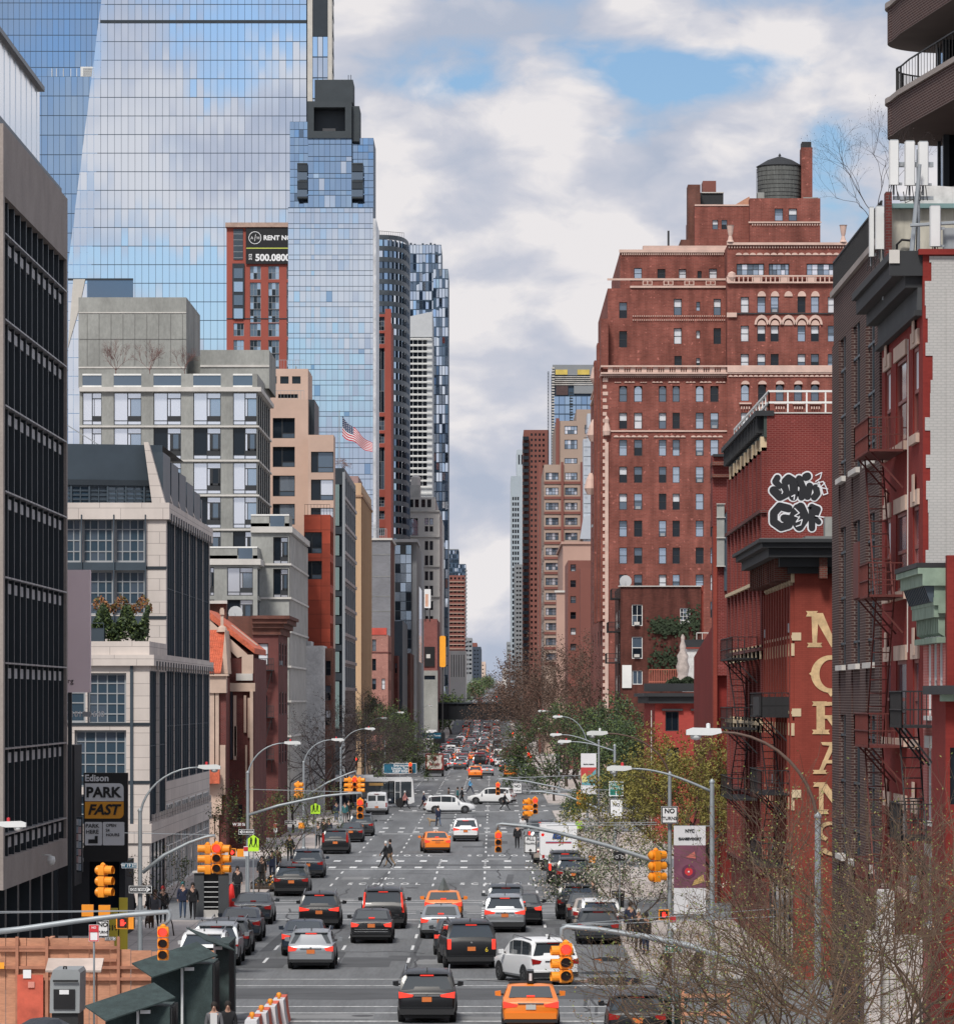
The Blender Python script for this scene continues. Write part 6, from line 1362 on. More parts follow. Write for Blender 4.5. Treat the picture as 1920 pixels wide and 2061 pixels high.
q.box(PX(1795,128),PX(1935,128),128,132,22.6,PZ(418,128),CRM);q.box(PX(1833,127.7),PX(1835,127.7),127.9,128,22.6,PZ(480,128),IRN);q.build('wall',t,world=True)
q=MB();q.box(PX(1793,128),PX(1935,128),127.7,132.2,PZ(420,128),PZ(411,128),mat('verdigris',(.16,.26,.26),.8));q.prism([(PX(1800,128),PZ(411,128)),(PX(1935,128),PZ(411,128)),(PX(1925,128),PZ(374,128)),(PX(1862,128),PZ(370,128)),(PX(1850,128),PZ(392,128))],128.2,131.5,WP,'y');q.build('roof',t,world=True)
q=MB();q.box(PX(1783,127),PX(1795,127),127,127.6,22.6,PZ(385,127),BRK_D);q.build('chimney',t,world=True)
ANT=mat('antenna_white',(.62,.63,.63),.5,var=.08)
def antenna(xp,yt,yb,w_,d_,label):
 t=thing('antenna',label,'antenna',(PX(xp,d_),d_,PZ(yb,d_)));ww=w_*d_/F/2;hh=PZ(yt,d_)-PZ(yb,d_)
 q=MB();P=[(-ww,-.05),(-ww*.8,-.12),(ww*.8,-.12),(ww,-.05),(ww,.08),(-ww,.08)];q.prism(P,.15,hh,ANT,'z');q.box(-ww*.8,ww*.8,-.1,.06,hh,hh+.03,ALF);q.build('panel',t)
 q=MB();q.box(ww*.3,ww+.12,.08,.16,hh*.5,hh*.56,ALF);q.box(ww*.3,ww+.1,.08,.16,hh*.12,hh*.17,ALF);q.bar((0,.1,-.1),(0,.1,hh*.9),.03,ALF,6);[q.bar((dx,0,.16),(dx*2,.05,-.25),.015,IRN)for dx in(-.06,0,.06)];q.build('bracket',t);return t
antenna(1799,283,383,20,125.0,'white panel antenna topmost left of the rooftop group of three');antenna(1831,285,384,21,125.0,'white panel antenna in the middle of the rooftop group of three');antenna(1858,286,384,21,125.0,'white panel antenna right of the leaning pole in the rooftop group')
antenna(1754,418,527,10,130.5,'narrow white antenna lowest and furthest left on the roof edge');antenna(1771,416,512,19,130.4,'wide white antenna with yellow warning triangle near the roof edge');antenna(1882,415,507,22,124.2,'broad white antenna standing on the red coping at the right')
t=thing('antenna_mast','leaning galvanised mast carrying the rooftop antennas with cross rails and cables','mast',(PX(1840,124.6),124.6,22.7));GAL=mat('galvanised',(.38,.41,.43),.4,metal=.6,var=.1)
q=MB();q.tube([(PX(1834,124.6),124.6,PZ(520,124.6)),(PX(1851,124.6),124.6,PZ(330,124.6))],[.07,.05],6,GAL);q.box(PX(1796,124.7),PX(1882,124.7),125.15,125.25,PZ(334,125),PZ(324,125),GAL);q.box(PX(1800,124.7),PX(1882,124.7),125.15,125.25,PZ(400,125),PZ(393,125),GAL)
q.bar((PX(1832,124.3),124.3,PZ(453,124.3)),(PX(1935,124.3),124.3,PZ(447,124.3)),.05,GAL,6);q.bar((PX(1848,125.3),125.3,22.7),(PX(1848,125.3),125.3,PZ(300,125.3)),.05,GAL,6);q.bar((PX(1778,130.6),130.6,22.0),(PX(1778,130.6),130.6,PZ(420,130.6)),.04,GAL,6)
q.box(PX(1900,124.6),PX(1930,124.6),124.6,125,PZ(500,124.6),PZ(458,124.6),ALF);q.build('mast',t,world=True)
q=MB()
for k in range(5):q.tube([(PX(1806+12*k,124.9),124.9,PZ(386,125)),(PX(1812+10*k,124.8),124.8,PZ(405+4*(k%2),125)),(PX(1838+2*k,124.8),124.8,PZ(402,125)),(PX(1846,124.8),124.8,PZ(440,125)),(PX(1844,124.8),124.8,PZ(505,125))],.018,4,IRN)
q.tube([(PX(1805,127.8),127.8,PZ(520,127.8)),(PX(1805,127.8),127.8,PZ(492,127.8)),(PX(1815,127.8),127.8,PZ(482,127.8)),(PX(1835,127.8),127.8,PZ(484,127.8))],.035,5,IRN);q.build('cables',t,world=True)
# ---- pink house with green cornice ---
b=Bld('row_house','pink painted brick house with verdigris bracketed cornice and white triple windows','building',XR,118);y0,y1=117.2,123.5;zt=PZ(1215,120)
wl=[(118.2+i*1.55,PZ(y_+h_,119),119.2+i*1.55,PZ(y_,119),'sashw')for i in range(3)for y_,h_ in((1292,150),(1508,150),(1730,140))]
b.block(XR,PX(1990,y0),y0,y1,0,zt,BR_P,which='W',rd=.16,side=wl)
b.block(PX(1906,116.8),PX(1935,116.8),116.8,117.2,0,PZ(1118,117),BR_R)
VG=mat('verdigris_cornice',(.20,.27,.21),.8,var=.25,scale=2)
q=MB()
for dz0,dz1,pr in((.1,.3,.2),(.3,.5,.32),(.8,1.1,.6),(1.1,1.25,.72)):q.box(XR-pr,XR+.3,y0,y1+.1,zt+dz0-.4,zt+dz1-.4,VG)
q.box(XR-.3,XR,y0+.1,y1,zt-.4,zt+.6,VG)
for i in range(14):ya=y0+.15+i*.45;q.prism([(XR-.02,zt-.9),(XR-.18,zt-.8),(XR-.2,zt-.1),(XR-.02,zt)],ya,ya+.2,VG,'y');q.prism([(XR-.02,zt-.1),(XR-.4,zt),(XR-.55,zt+.42),(XR-.02,zt+.45)],ya,ya+.14,SLATE,'y')
q.box(XR-.24,XR,y0+.1,y1,zt-1.05,zt-.9,VG);q.box(XR-.76,XR+.4,y0,y1+.1,zt+.86,zt+.98,IRN);b.part('cornice',q)
q=MB()
for y_,h_ in((1292,150),(1508,150),(1730,140)):
 for i in range(3):q.box(XR-.07,XR+.01,118.05+i*1.55,119.35+i*1.55,PZ(y_,119),PZ(y_-25,119),WHF);q.box(XR-.1,XR+.01,118.1+i*1.55,119.3+i*1.55,PZ(y_+h_+9,119),PZ(y_+h_,119),WHF)
b.split('window_head',q)
q=MB();fire_escape(q,XR-.02,119.5,123.2,[PZ(1465,121),PZ(1690,121)],IRN,.9);b.part('fire_escape',q)
b.done()
b=Bld('shop_building','dark red brick corner house with black eaves at the right edge','building',11.9,113)
b.block(PX(1903,113),PX(1990,113),113,116.5,0,PZ(1390,113),BR_R,rd=.15,front=[(PX(1912,113),PZ(1620,113),PX(1935,113),PZ(1505,113),'open')]);q=MB();q.box(PX(1885,112.9),PX(1990,112.9),112.4,116.6,PZ(1398,113),PZ(1380,113),BLK);q.box(PX(1892,112.9),PX(1990,112.9),112.6,113,PZ(1412,113),PZ(1398,113),VG);b.part('eaves',q);b.done()
t=thing('awning_wall','white rendered garden wall and screen behind the bare branches at lower right','wall',(11,118,0));q=MB();q.box(PX(1772,121),PX(1800,121),121,122.5,0,PZ(1795,121),WP);q.box(PX(1795,120),PX(1860,120),120.5,122,0,PZ(1890,120),WP);q.box(PX(1752,120),PX(1775,120),120.5,122,0,PZ(1880,120),WP);q.build('wall',t,world=True)
# ---- curved brick balconies of tower at top right ------
b=Bld('balcony_tower','brown brick tower with rounded balconies and black railings at the top right corner','apartment tower',24,160)
def balcony(ztop,zbot,rail,far=0):
 pts=[(lerp(14.9,12.87,k/12),lerp(134.,149.2,k/12))for k in range(12)]
 for k in range(15):a=rad(196-106*k/14);pts.append((15.15+2.32*math.cos(a),150.2+2.32*math.sin(a)))
 pts+=[(15.2+.6*k,152.52)for k in range(1,8)]
 if far:pts=[(x+1.75,y)for x,y in pts]
 inner=[(20,134)]
 q=MB();n_=len(pts)
 for(xa,ya),(xb,yb)in zip(pts,pts[1:]):
  q.face([(xa,ya,zbot),(xb,yb,zbot),(xb,yb,ztop),(xa,ya,ztop)],BR_B)
 q.face([(x,y,zbot)for x,y in pts+inner],mat('balcony_soffit',(.13,.105,.095),.9,var=.1));q.face([(x,y,ztop-.02)for x,y in(pts+inner)[::-1]],ROOF)
 b.part('balcony',q,)
 q=MB();q.tube([(x,y,ztop+.05)for x,y in pts],.12,4,TAUPE);b.part('balcony_coping',q)
 if rail:
  q=MB();P=[(x+.28,y-.1,ztop+.1)for x,y in pts]
  for k in range(0,n_):q.bar(P[k],(P[k][0],P[k][1],P[k][2]+1.0),.035 if k%2==0 else.012,IRN)
  for k in range(n_-1):
   for t_ in(.33,.66):p=Vector(P[k]).lerp(Vector(P[k+1]),t_);q.bar(p,(p.x,p.y,p.z+1.),.011,IRN)
  for hh in(.05,1.0):q.tube([(x,y,z+hh)for x,y,z in P],.03,4,IRN)
  b.part('balcony_railing',q)
balcony(33.2,32.04,False);balcony(30.1,28.97,True);balcony(27.0,25.9,True,1)
q=MB();q.box(15.6,26,136,151.2,22,40,BR_B);q.box(14.6,15.6,149.4,151.2,22,40,G1);[q.box(14.55,14.75,y_,y_+.2,22,40,DKM)for y_ in(149.3,151.1)];b.part('tower_wall',q);b.done()
# ------ vehicles (built heading +Y, rear axle end at y = 0)
def paint(name,c,metal=.0,rough=.36):return mat('paint_'+name,c,rough,metal,var=0,coat=.12)
PB=paint('base',(.5,.5,.5));TYRE=mat('tyre',(.018,.018,.02),.85,var=0);RIM=mat('wheel_rim',(.28,.29,.30),.35,metal=.8,var=0)
TRIM=mat('black_plastic',(.018,.019,.021),.55,var=0);CHR=mat('chrome',(.6,.6,.6),.15,metal=1.,var=0)
CG=glass('car_glass',(.035,.045,.052),.04,spec=.9);TLR=mat('tail_lamp',(.30,.012,.01),.25,var=0);TLIT=mat('brake_lamp_lit',(.9,.05,.03),.3,var=0,emit=.55)
PLT=mat('plate_orange',(.62,.17,.04),.5,var=0);PLW=mat('plate_white',(.5,.5,.48),.5,var=0);HLW=mat('lamp_clear',(.6,.6,.62),.15,var=0)
COLS={'black':paint('black',(.008,.009,.011)),'dark blue':paint('dark_blue',(.018,.028,.045)),'dark grey':paint('dark_grey',(.045,.052,.06),.3),'grey':paint('grey',(.13,.14,.15),.4),'silver':paint('silver',(.36,.38,.40),.6),'white':paint('white',(.72,.73,.74)),'beige':paint('beige',(.42,.36,.31),.3),'orange':paint('taxi_orange',(.80,.215,.02)),'red':paint('red',(.40,.03,.02)),'maroon':paint('maroon',(.16,.015,.02)),'cream':paint('cream',(.55,.5,.42))}
SHAPES={'suv':(4.7,1.9,.35,[(.0,.42,.93,.95,.90),(.05,.32,1.0,1.03,.96),(.14,.28,1.06,1.12,.985),(.34,.26,1.08,1.60,1.),(.55,.26,1.08,1.68,1.),(1.5,.26,1.06,1.73,1.),(2.5,.26,1.03,1.70,1.),(2.85,.26,1.02,1.62,1.),(3.5,.26,1.0,1.06,.99),(4.3,.28,.88,.93,.95),(4.62,.32,.72,.78,.86),(4.7,.40,.62,.66,.78)]),'wagon':(4.6,1.84,.33,[(.0,.42,.86,.88,.90),(.05,.32,.93,.96,.96),(.14,.28,.98,1.04,.985),(.45,.26,1.0,1.44,1.),(.7,.26,1.0,1.50,1.),(1.5,.26,.98,1.55,1.),(2.4,.26,.95,1.52,1.),(2.75,.26,.94,1.45,1.),(3.4,.26,.92,.97,.99),(4.2,.28,.80,.84,.95),(4.52,.32,.66,.70,.86),(4.6,.40,.56,.60,.78)]),'bigsuv':(5.2,2.03,.39,[(.0,.45,1.02,1.04,.93),(.05,.36,1.12,1.15,.97),(.12,.32,1.18,1.26,.99),(.24,.30,1.20,1.76,1.),(.42,.30,1.20,1.85,1.),(1.6,.30,1.18,1.90,1.),(2.9,.30,1.16,1.88,1.),(3.2,.30,1.15,1.80,1.),(3.8,.30,1.13,1.20,.99),(4.85,.32,1.04,1.08,.96),(5.12,.36,.86,.92,.90),(5.2,.45,.72,.8,.84)]),'sedan':(4.85,1.83,.33,[(.0,.42,.84,.86,.88),(.05,.30,.93,.96,.95),(.25,.26,.97,1.01,.985),(.72,.24,.98,1.04,1.),(1.35,.24,.97,1.39,1.),(1.7,.24,.96,1.44,1.),(2.5,.24,.94,1.45,1.),(2.85,.24,.93,1.38,1.),(3.65,.24,.90,.95,.99),(4.4,.26,.80,.84,.95),(4.75,.30,.66,.70,.86),(4.85,.38,.56,.60,.78)]),'van':(5.4,2.0,.36,[(.0,.45,1.15,1.2,.95),(.05,.38,1.2,1.95,.98),(.2,.34,1.2,2.05,1.),(1.5,.32,1.2,2.08,1.),(3.6,.32,1.2,2.05,1.),(3.9,.32,1.18,1.98,1.),(4.5,.32,1.15,1.25,.99),(5.1,.34,.98,1.02,.95),(5.36,.38,.8,.84,.9),(5.4,.45,.7,.74,.85)]),}
def ring(st,Wd,Ht,hw0):
 y,zb,zl,zt,f=st;w=Wd/2*f;t=max(0.,min(1.,(zt-zl-.04)/(Ht-1.02)));wr=w*(.97-.15*t)
 half=[(w*.84,zb),(w*.965,zb+.10),(w*.995,zb+(zl-zb)*.45),(w,zb+(zl-zb)*.75),(w*.975,zl),(lerp(w*.955,wr+.02,min(1,t*1.2)),zl+(zt-zl)*.35 if t<.1 else zl+.03),(wr,max(zl+.005,zt-.09)if t>.1 else zl+(zt-zl)*.5),(wr*.86,zt-.015),(wr*.45,zt+.01)]
 return[(x,y,z)for x,z in half]+[(-x,y,z)for x,z in reversed(half)]
def panel(b,P,m,inset=.06,off=.012,out=None):
 P=[Vector(p)for p in P];c=sum(P,Vector())/len(P);nrm=(P[1]-P[0]).cross(P[2]-P[0]).normalized()
 if out is not None and nrm.dot(out)<0:nrm=-nrm;P=P[::-1]
 b.face([p+(c-p).normalized()*inset+nrm*off for p in P],m)
def wheels(t,L,Wd,r,ya,yb):
 if 'wheel%g'%r not in WC:
  w=MB();w.lathe([(r*.62,.0),(r*.66,.02),(r*.94,.0),(r,.035),(r,.20),(r*.94,.235),(r*.5,.235)],20,TYRE,axis='x');ob=w.build('wheel');WC['wheel%g'%r]=ob.data;bpy.data.objects.remove(ob)
  w=MB();w.lathe([(r*.08,-.012),(r*.5,-.004),(r*.64,.01),(r*.6,.1)],16,RIM,axis='x')
  for k in range(5):a=2*PI*k/5;c=(-.016,r*.34*math.cos(a+.6),r*.34*math.sin(a+.6));w.obox(c,(.004,0,0),(0,r*.13*math.cos(a+.6),r*.13*math.sin(a+.6)),(0,-.06*math.sin(a+.6),.06*math.cos(a+.6)),TRIM)
  ob=w.build('rim');WC['rim%g'%r]=ob.data;bpy.data.objects.remove(ob)
 for s in(1,-1):
  for y in(ya,yb):
   o=newobj('wheel',WC['wheel%g'%r],t);o.location=(s*(Wd/2+.012),y,r);o.rotation_euler=(0,0,PI if s>0 else 0);k=newobj('rim',WC['rim%g'%r],o)
def car(kind,name,style='',lit=True,rack=False,taxi='',plate=PLT):
 L,Wd,r,ST=SHAPES[kind];Ht=max(s[3]for s in ST);t=thing(name,None,None);nr=len(ring(ST[0],Wd,Ht,0))
 b=MB();V=[];RG=[ring(s,Wd,Ht,0)for s in ST]
 for g_ in RG:V+=g_
 Fs=[]
 for i in range(len(ST)-1):
  for k in range(nr):k2=(k+1)%nr;Fs.append((i*nr+k,(i+1)*nr+k,(i+1)*nr+k2,i*nr+k2))
 Fs.append(tuple(range(nr)));Fs.append(tuple((len(ST)-1)*nr+k for k in reversed(range(nr))))
 b.mesh(V,Fs,PB);o=b.build('body',t,smooth=True);bm=bmesh.new();bm.from_mesh(o.data);bmesh.ops.recalc_face_normals(bm,faces=bm.faces);bm.to_mesh(o.data);bm.free();o.data.set_sharp_from_angle(angle=rad(38))
 top=[i for i,s in enumerate(ST)if s[3]-s[2]>.3];a0,a1=top[0],top[-1]
 g=MB();A,B=RG[a0-1],RG[a0]
 if kind=='van':
  for sx in(-1,1):g.box(min(sx*.08,sx*.78),max(sx*.08,sx*.78),.005,.05,1.25,1.78,CG)
 elif kind=='sedan':panel(g,[A[7],A[nr-8],B[nr-8],B[7]],CG,.05,.035,Vector((0,-1,.5)))
 else:panel(g,[A[6],A[nr-7],B[nr-8],B[7]],CG,.07,.014,Vector((0,-1,.2)))
 g.build('rear_window',t)
 g=MB();A,B=RG[a1],RG[a1+1];panel(g,[A[7],A[nr-8],B[nr-8],B[7]],CG,.06,.03,Vector((0,1,.5)));g.build('windscreen',t)
 g=MB()
 for sd_ in(0,1):
  q=[i for i in range(a0,a1+1)]if kind!='van' else[a1-1,a1]
  def pt(i,k,s_):x,y,z=RG[i][k]if s_==0 else RG[i][nr-1-k];return Vector((x,y,z))
  ends=[a0-1]+q+[a1+1]
  for i,j in zip(q,q[1:]):panel(g,[pt(i,5,sd_),pt(j,5,sd_),pt(j,6,sd_),pt(i,6,sd_)],CG,.035,.012,Vector((1 if sd_==0 else-1,0,0)))
 g.build('side_windows',t)
 wx=Wd/2;zb=ST[1][2];lm=TLIT if lit else TLR
 for s in(1,-1):
  q=MB();x0=s*wx
  if style=='tall':q.prism([(x0*.955,.78),(x0*.865,.78),(x0*.80,1.72),(x0*.865,1.72)],.0,.16,lm)
  elif style=='pillar':q.box(x0*.80,x0*.945,-.012,.1,.78,1.18,lm)
  elif style=='hatch':q.prism([(x0*.95,.82),(x0*.80,.82),(x0*.78,1.10),(x0*.83,1.5),(x0*.90,1.46),(x0*.97,1.1)],-.012,.33,lm)
  elif style=='sharp':q.prism([(x0*.965,zb-.16),(x0*.50,zb-.12),(x0*.46,zb-.05),(x0*.975,zb+.05)],-.015,.16,lm)
  elif style=='van':q.box(x0*.84,x0*.955,-.012,.05,.72,1.12,lm)
  else:q.prism([(x0*.96,zb-.20),(x0*.66,zb-.18),(x0*.58,zb-.07),(x0*.965,zb+.01)],-.015,.14,lm)
  q.build('tail_lamp',t)
 q=MB();q.box(-wx*.94,wx*.94,-.03,.08,.30,.50 if 'suv' in kind else.40,TRIM);q.box(-wx*.90,wx*.90,-.045,.03,.50 if 'suv' in kind else.42,.56 if 'suv' in kind else.62,PB if kind!='van' else CHR)
 if style=='guard':[q.box(-wx*.8,wx*.8,-.08,-.04,z,z+.035,CHR)for z in(.52,.62)]
 q.build('rear_bumper',t)
 q=MB();zp=.80 if kind in('suv','bigsuv','sedan')else.72;q.box(-.16,.16,-.03,.0,zp-.08,zp+.08,plate);q.build('licence_plate',t)
 if style in('sharp','','guard'):q=MB();q.box(-.42,.42,-.035,.0,zp+.10,zp+.135,CHR);q.build('chrome_strip',t)
 q=MB();y_,z_=ST[a0][0],ST[a0][3]
 if kind=='sedan':q.box(-.13,.13,y_-.62,y_-.54,z_-.31,z_-.26,TLIT if lit else TLR)
 else:q.box(-.22,.22,y_-.08,y_+.02,z_-.04,z_+.0,TLIT if lit else TLR);
 q.build('high_brake_lamp',t)
 if kind in('suv','bigsuv','wagon'):q=MB();q.box(-wx*.72,wx*.72,y_-.10,y_+.12,z_+.005,z_+.035,PB);q.build('spoiler',t)
 for s in(1,-1):
  q=MB();ym=ST[a1][0]+.25;zm=ST[a1][2]+.08;q.tube([(s*wx*.95,ym,zm),(s*(wx+.06),ym-.03,zm+.02)],.03,5,TRIM);q.prism([(s*(wx+.04),zm-.05),(s*(wx+.23),zm-.03),(s*(wx+.24),zm+.11),(s*(wx+.05),zm+.13)],ym-.07,ym+.07,PB,'y');q.build('wing_mirror',t)
 ya,yb=(.95,L-.95)if kind!='bigsuv' else(1.15,L-1.0)
 q=MB()
 for s in(1,-1):
  for y in(ya,yb):q.prism([(y+(r+.07)*math.cos(rad(10+16*k)),r+(r+.07)*math.sin(rad(10+16*k)))for k in range(11)],s*(wx*.93),s*(wx+.006),TRIM,'x')  # black discs paint the shade of wheel wells; the body has no openings
 q.box(-wx*.8,wx*.8,.3,L-.3,.16,.3,TRIM);q.build('dark_wells_and_floor',t)
 wheels(t,L,Wd,r,ya,yb)
 if rack:
  q=MB()
  for s in(1,-1):q.tube([(s*wx*.74,ST[a0][0]+.2,z_-.02),(s*wx*.76,ST[a0][0]+.4,z_+.10),(s*wx*.76,2.6,Ht+.07),(s*wx*.74,2.8,Ht-.05)],.022,4,RIM)
  q.build('roof_rails',t)
 for s in(1,-1):q=MB();q.box(s*wx*.5,s*wx*.86,L-.14,L-.04,ST[-3][2]-.18,ST[-3][2]-.04,HLW);q.build('headlamp',t)
 q=MB();q.prism([(ST[a0][0]+.3,Ht-.02),(ST[a0][0]+.55,Ht-.02),(ST[a0][0]+.33,Ht+.09)],-.02,.02,TRIM,'x');q.build('roof_antenna',t)
 if taxi=='pyramid':
  q=MB();q.lathe([(.30,Ht-.01),(.26,Ht+.08),(.02,Ht+.62)],4,mat('ad_grey',(.10,.12,.12),.3,var=.2,scale=6),(0,2.0,0));q.build('roof_advert',t)
 elif taxi=='board':
  q=MB();q.box(-.11,.11,1.6,2.7,Ht+.03,Ht+.42,SB);q.box(-.045,.045,1.58,1.6,Ht+.1,Ht+.34,HLW);q.box(-.7,.7,1.95,2.05,Ht-.02,Ht+.05,TRIM);q.box(-.7,.7,2.4,2.5,Ht-.02,Ht+.05,TRIM);q.build('roof_advert',t)
 elif taxi:q=MB();q.prism([(-.16,Ht),(.16,Ht),(.13,Ht+.14),(-.13,Ht+.14)],1.95,2.15,PLW,'y');q.build('roof_light',t)
 q=MB();q.lathe([(.05,-.028),(.05,.0)],10,CHR,(0,0,zb-.08 if kind!='van' else 1.1),'y');q.build('badge',t)
 return t
PROTO={}
def vehicle(key,*a,**k):
 if key not in PROTO:PROTO[key]=[car(*a,**k),False]
 return key
vehicle('suv','suv','parked_car','sharp',True,True);vehicle('suv_off','suv','parked_car','',False,True);vehicle('hatch','suv','car','hatch',False,False);vehicle('bigsuv','bigsuv','car','pillar',True,True);vehicle('cadillac','bigsuv','car','tall',True,True)
vehicle('sedan','sedan','car','',True);vehicle('sedan_off','sedan','parked_car','',False);vehicle('guard','sedan','car','guard',True);vehicle('taxi','sedan','taxi','sharp',True,taxi='board',plate=PLW);vehicle('taxi_p','sedan','taxi','sharp',True,taxi='pyramid',plate=PLW);vehicle('taxi_s','sedan','taxi','',True,taxi='light');vehicle('wagon','wagon','parked_car','',False,True);vehicle('wagon_lit','wagon','car','',True,True);vehicle('vantaxi','suv','taxi','hatch',True,taxi='light');vehicle('van','van','van','van',False)
def put(key,col,x,d,label,cat,group=None,rz=0.,z=None,name=None):
 p=PROTO[key];mp_={'paint_base':COLS[col]};zz=gz(d)if z is None else z
 if not p[1]:
  p[1]=True;t=p[0];t.location=(x,d,zz);t.rotation_euler=(0,0,rad(rz));t['label']=label;t['category']=cat
  if group:t['group']=group
  p.append(dict(mp_));keep=t;p.append(None)
  def rec(o):
   for c in KIDS.get(o.name,[]):
    for i,s in enumerate(c.material_slots):
     if c.data.materials[i]and c.data.materials[i].name=='paint_base':s.link='OBJECT';s.material=COLS[col]
    rec(c)
  rec(t)
 else:
  t=dup(p[0],(x,d,zz),rad(rz),label,None);t['category']=cat
  def rec(o):
   for c in KIDS.get(o.name,[]):
    for i,s in enumerate(c.material_slots):
     if c.data.materials[i]and c.data.materials[i].name=='paint_base':s.link='OBJECT';s.material=COLS[col]
    rec(c)
  rec(t)
  if 'group' in t:del t['group']
  if group:t['group']=group
 if name:t.name=name
 return t
GT='vehicles waiting in the avenue traffic';GP='cars parked along the kerbs';GF='distant traffic up the avenue'
def P2(px,d):return PX(px,d)
near=[('suv','black',859,152.3,'black suv with lit brake lamps, nearest vehicle at the bottom centre','suv',GT,0),('taxi','orange',1068.4,148.5,'orange taxi with upright black roof advert, nearest at the bottom','taxi',GT,0),('wagon','black',1283,143.5,'dark car half cut off by the bottom edge at right, beside the kerb','car',GP,0),('suv_off','white',1118,172.6,'white suv angled across the lane behind the hanging traffic light','suv',GT,19),('bigsuv','black',949,183.2,'large black suv with tall red lamps and a yellow 6 on its tailgate','suv',GT,5),('sedan','dark grey',917,192.5,'dark grey saloon mostly hidden ahead of the large black suv','car',GT,0),('wagon_lit','silver',625.3,182.6,'silver estate suv with black lower bumper in the left lane, nearest on that side','suv',GT,0),('sedan','dark blue',610,192,'dark blue hatchback directly ahead of the silver estate suv','car',GT,0),('guard','black',747.2,202,'black saloon with chrome guard bars across its bumper','car',GT,0),('suv','black',642,214.6,'black suv with chrome strip, ahead and left of the chrome guarded saloon','suv',GT,0),('cadillac','black',771,214.8,'tall black suv with long vertical red tail lamps','suv',GT,0),('taxi_p','orange',892,221.5,'orange taxi with grey pyramid shaped roof advert','taxi',GT,0),('sedan','silver',887,206,'silver saloon with low sloping rear behind the pyramid roofed taxi','car',GT,0),('suv','silver',1016,211.5,'silver suv with bright rear chrome in the right moving lane','suv',GT,0),('suv_off','dark grey',1018,223,'dark grey suv just ahead of the silver suv in the right moving lane','suv',GT,0),('sedan','black',1052,218,'black saloon between the silver suv and the parked cars at right','car',GT,0),('wagon','dark grey',1204,201.2,'dark grey estate car parked nearest at the right kerb','car',GP,0),('suv_off','white',1208,206.9,'white suv parked right in front of the dark grey estate','suv',GP,0),('sedan_off','beige',1192,212.8,'pale beige saloon, third parked car from the near end of the right kerb','car',GP,0),('sedan_off','dark grey',1180,218.3,'charcoal saloon, fourth parked car along the right kerb','car',GP,0),('suv_off','black',1160,223.8,'black suv, fifth parked car along the right kerb before the junction','suv',GP,0),('suv_off','black',1153,261,'black suv parked just beyond the junction on the right with open glare on its lamps','suv',GP,0),('bigsuv','black',1137.5,267.5,'taller black suv parked right behind the white mail truck','suv',GP,0),('sedan_off','beige',1102,300,'beige saloon parked beyond the white mail truck','car',GP,0),('sedan_off','silver',1098,308,'silver saloon, second parked car beyond the mail truck','car',GP,0),('suv_off','silver',1094,317,'silver suv, third parked car beyond the mail truck','suv',GP,0),('bigsuv','dark grey',1090,336,'dark grey suv, last clearly visible parked car on the right','suv',GP,0),('suv_off','white',409,178.5,'white suv with roof rails parked nearest at the left kerb','suv',GP,0),('suv_off','silver',434,185,'silver suv parked second along the left kerb','suv',GP,0),('wagon','dark grey',458,192.3,'dark grey estate parked third along the left kerb','car',GP,0),('sedan_off','dark blue',483,203.5,'dark blue saloon parked fourth along the left kerb','car',GP,0),('sedan_off','dark grey',508,219,'charcoal saloon parked last before the junction on the left','car',GP,0),('suv_off','black',586,250.5,'black suv parked beside the tree pits after the left junction','suv',GP,0),('suv_off','dark blue',619,276,'very dark suv with a man standing beside it at the left kerb','suv',GP,0),('hatch','black',674.7,319,'black suv with red lamps up its rear pillars at the left kerb','suv',GP,0),('sedan_off','black',706,345,'black saloon parked just ahead of the pillar lamped suv','car',GP,0),('suv_off','dark grey',727,361,'dark grey suv parked last before the white van junction','suv',GP,0),('suv','white',937,347,'white suv driving away alone in the middle of the road','suv',GT,0),('taxi_s','orange',881,321,'orange taxi alone left of the white suv, turning slightly','taxi',GT,5),('van','white',758,428,'white work van with roof rack waiting beside the bus','van',GT,0),('suv_off','white',854,433,'white compact suv seen side on crossing the avenue','suv',GT,-84),('suv_off','white',1034,470,'white and grey suv seen side on at the right of the junction','suv',GT,74),]
for k_,col,px,d,lab,cat,grp,rz in near:
 t=put(k_,col,P2(px,d),d,lab,cat,grp,rz)
 if px==949:
  text('number_mark','6',.26,mat('mark_yellow',(.75,.55,.05),.5,var=0),(t.location.x+.58,d-.07,.77),None);o=[o for o in bpy.data.objects if o.name.startswith('number_mark')][-1];o.location=(.6,-.02,.76);setp(o,t)
far=[('sedan','silver',916,711),('vantaxi','orange',956.5,622),('sedan','silver',980,646),('taxi_s','orange',1027.5,634),('sedan','dark grey',1017,686),('suv','red',998,748),('suv','black',973,790),('taxi_s','orange',953,802),('taxi_s','orange',923,796),('suv','black',893,799),('sedan','white',923,888),('suv','black',953,921),('taxi_s','orange',970,905),('sedan','white',895,966),('sedan','silver',925,975),('van','white',859,913),('suv','red',908,1050),('taxi_s','orange',944,1040),('bigsuv','dark grey',957,1130),('sedan','white',985,1010),('taxi_s','orange',1000,980),('suv','black',1012,860)]
lanes=[-7.9,-4.95,-2.0,.95]
for li,lx in enumerate(lanes):
 d=690+13*li
 while d<3000:
  k_=R.choice(('sedan','suv_off','taxi_s','suv','bigsuv','sedan_off','van','sedan_off'))
  if all(abs(f[3]-d)>7.5 or abs(PX(f[2],f[3])-lx)>1.9 for f in far):far.append((k_,'orange' if 'taxi' in k_ else R.choice(('black','white','silver','dark grey','black','white','silver','grey','maroon')),CX+(lx+R.uniform(-.3,.3))*F/d,d))
  d+=8+R.random()*(9 if d<1300 else 40)*(1 if d<1900 else 2)
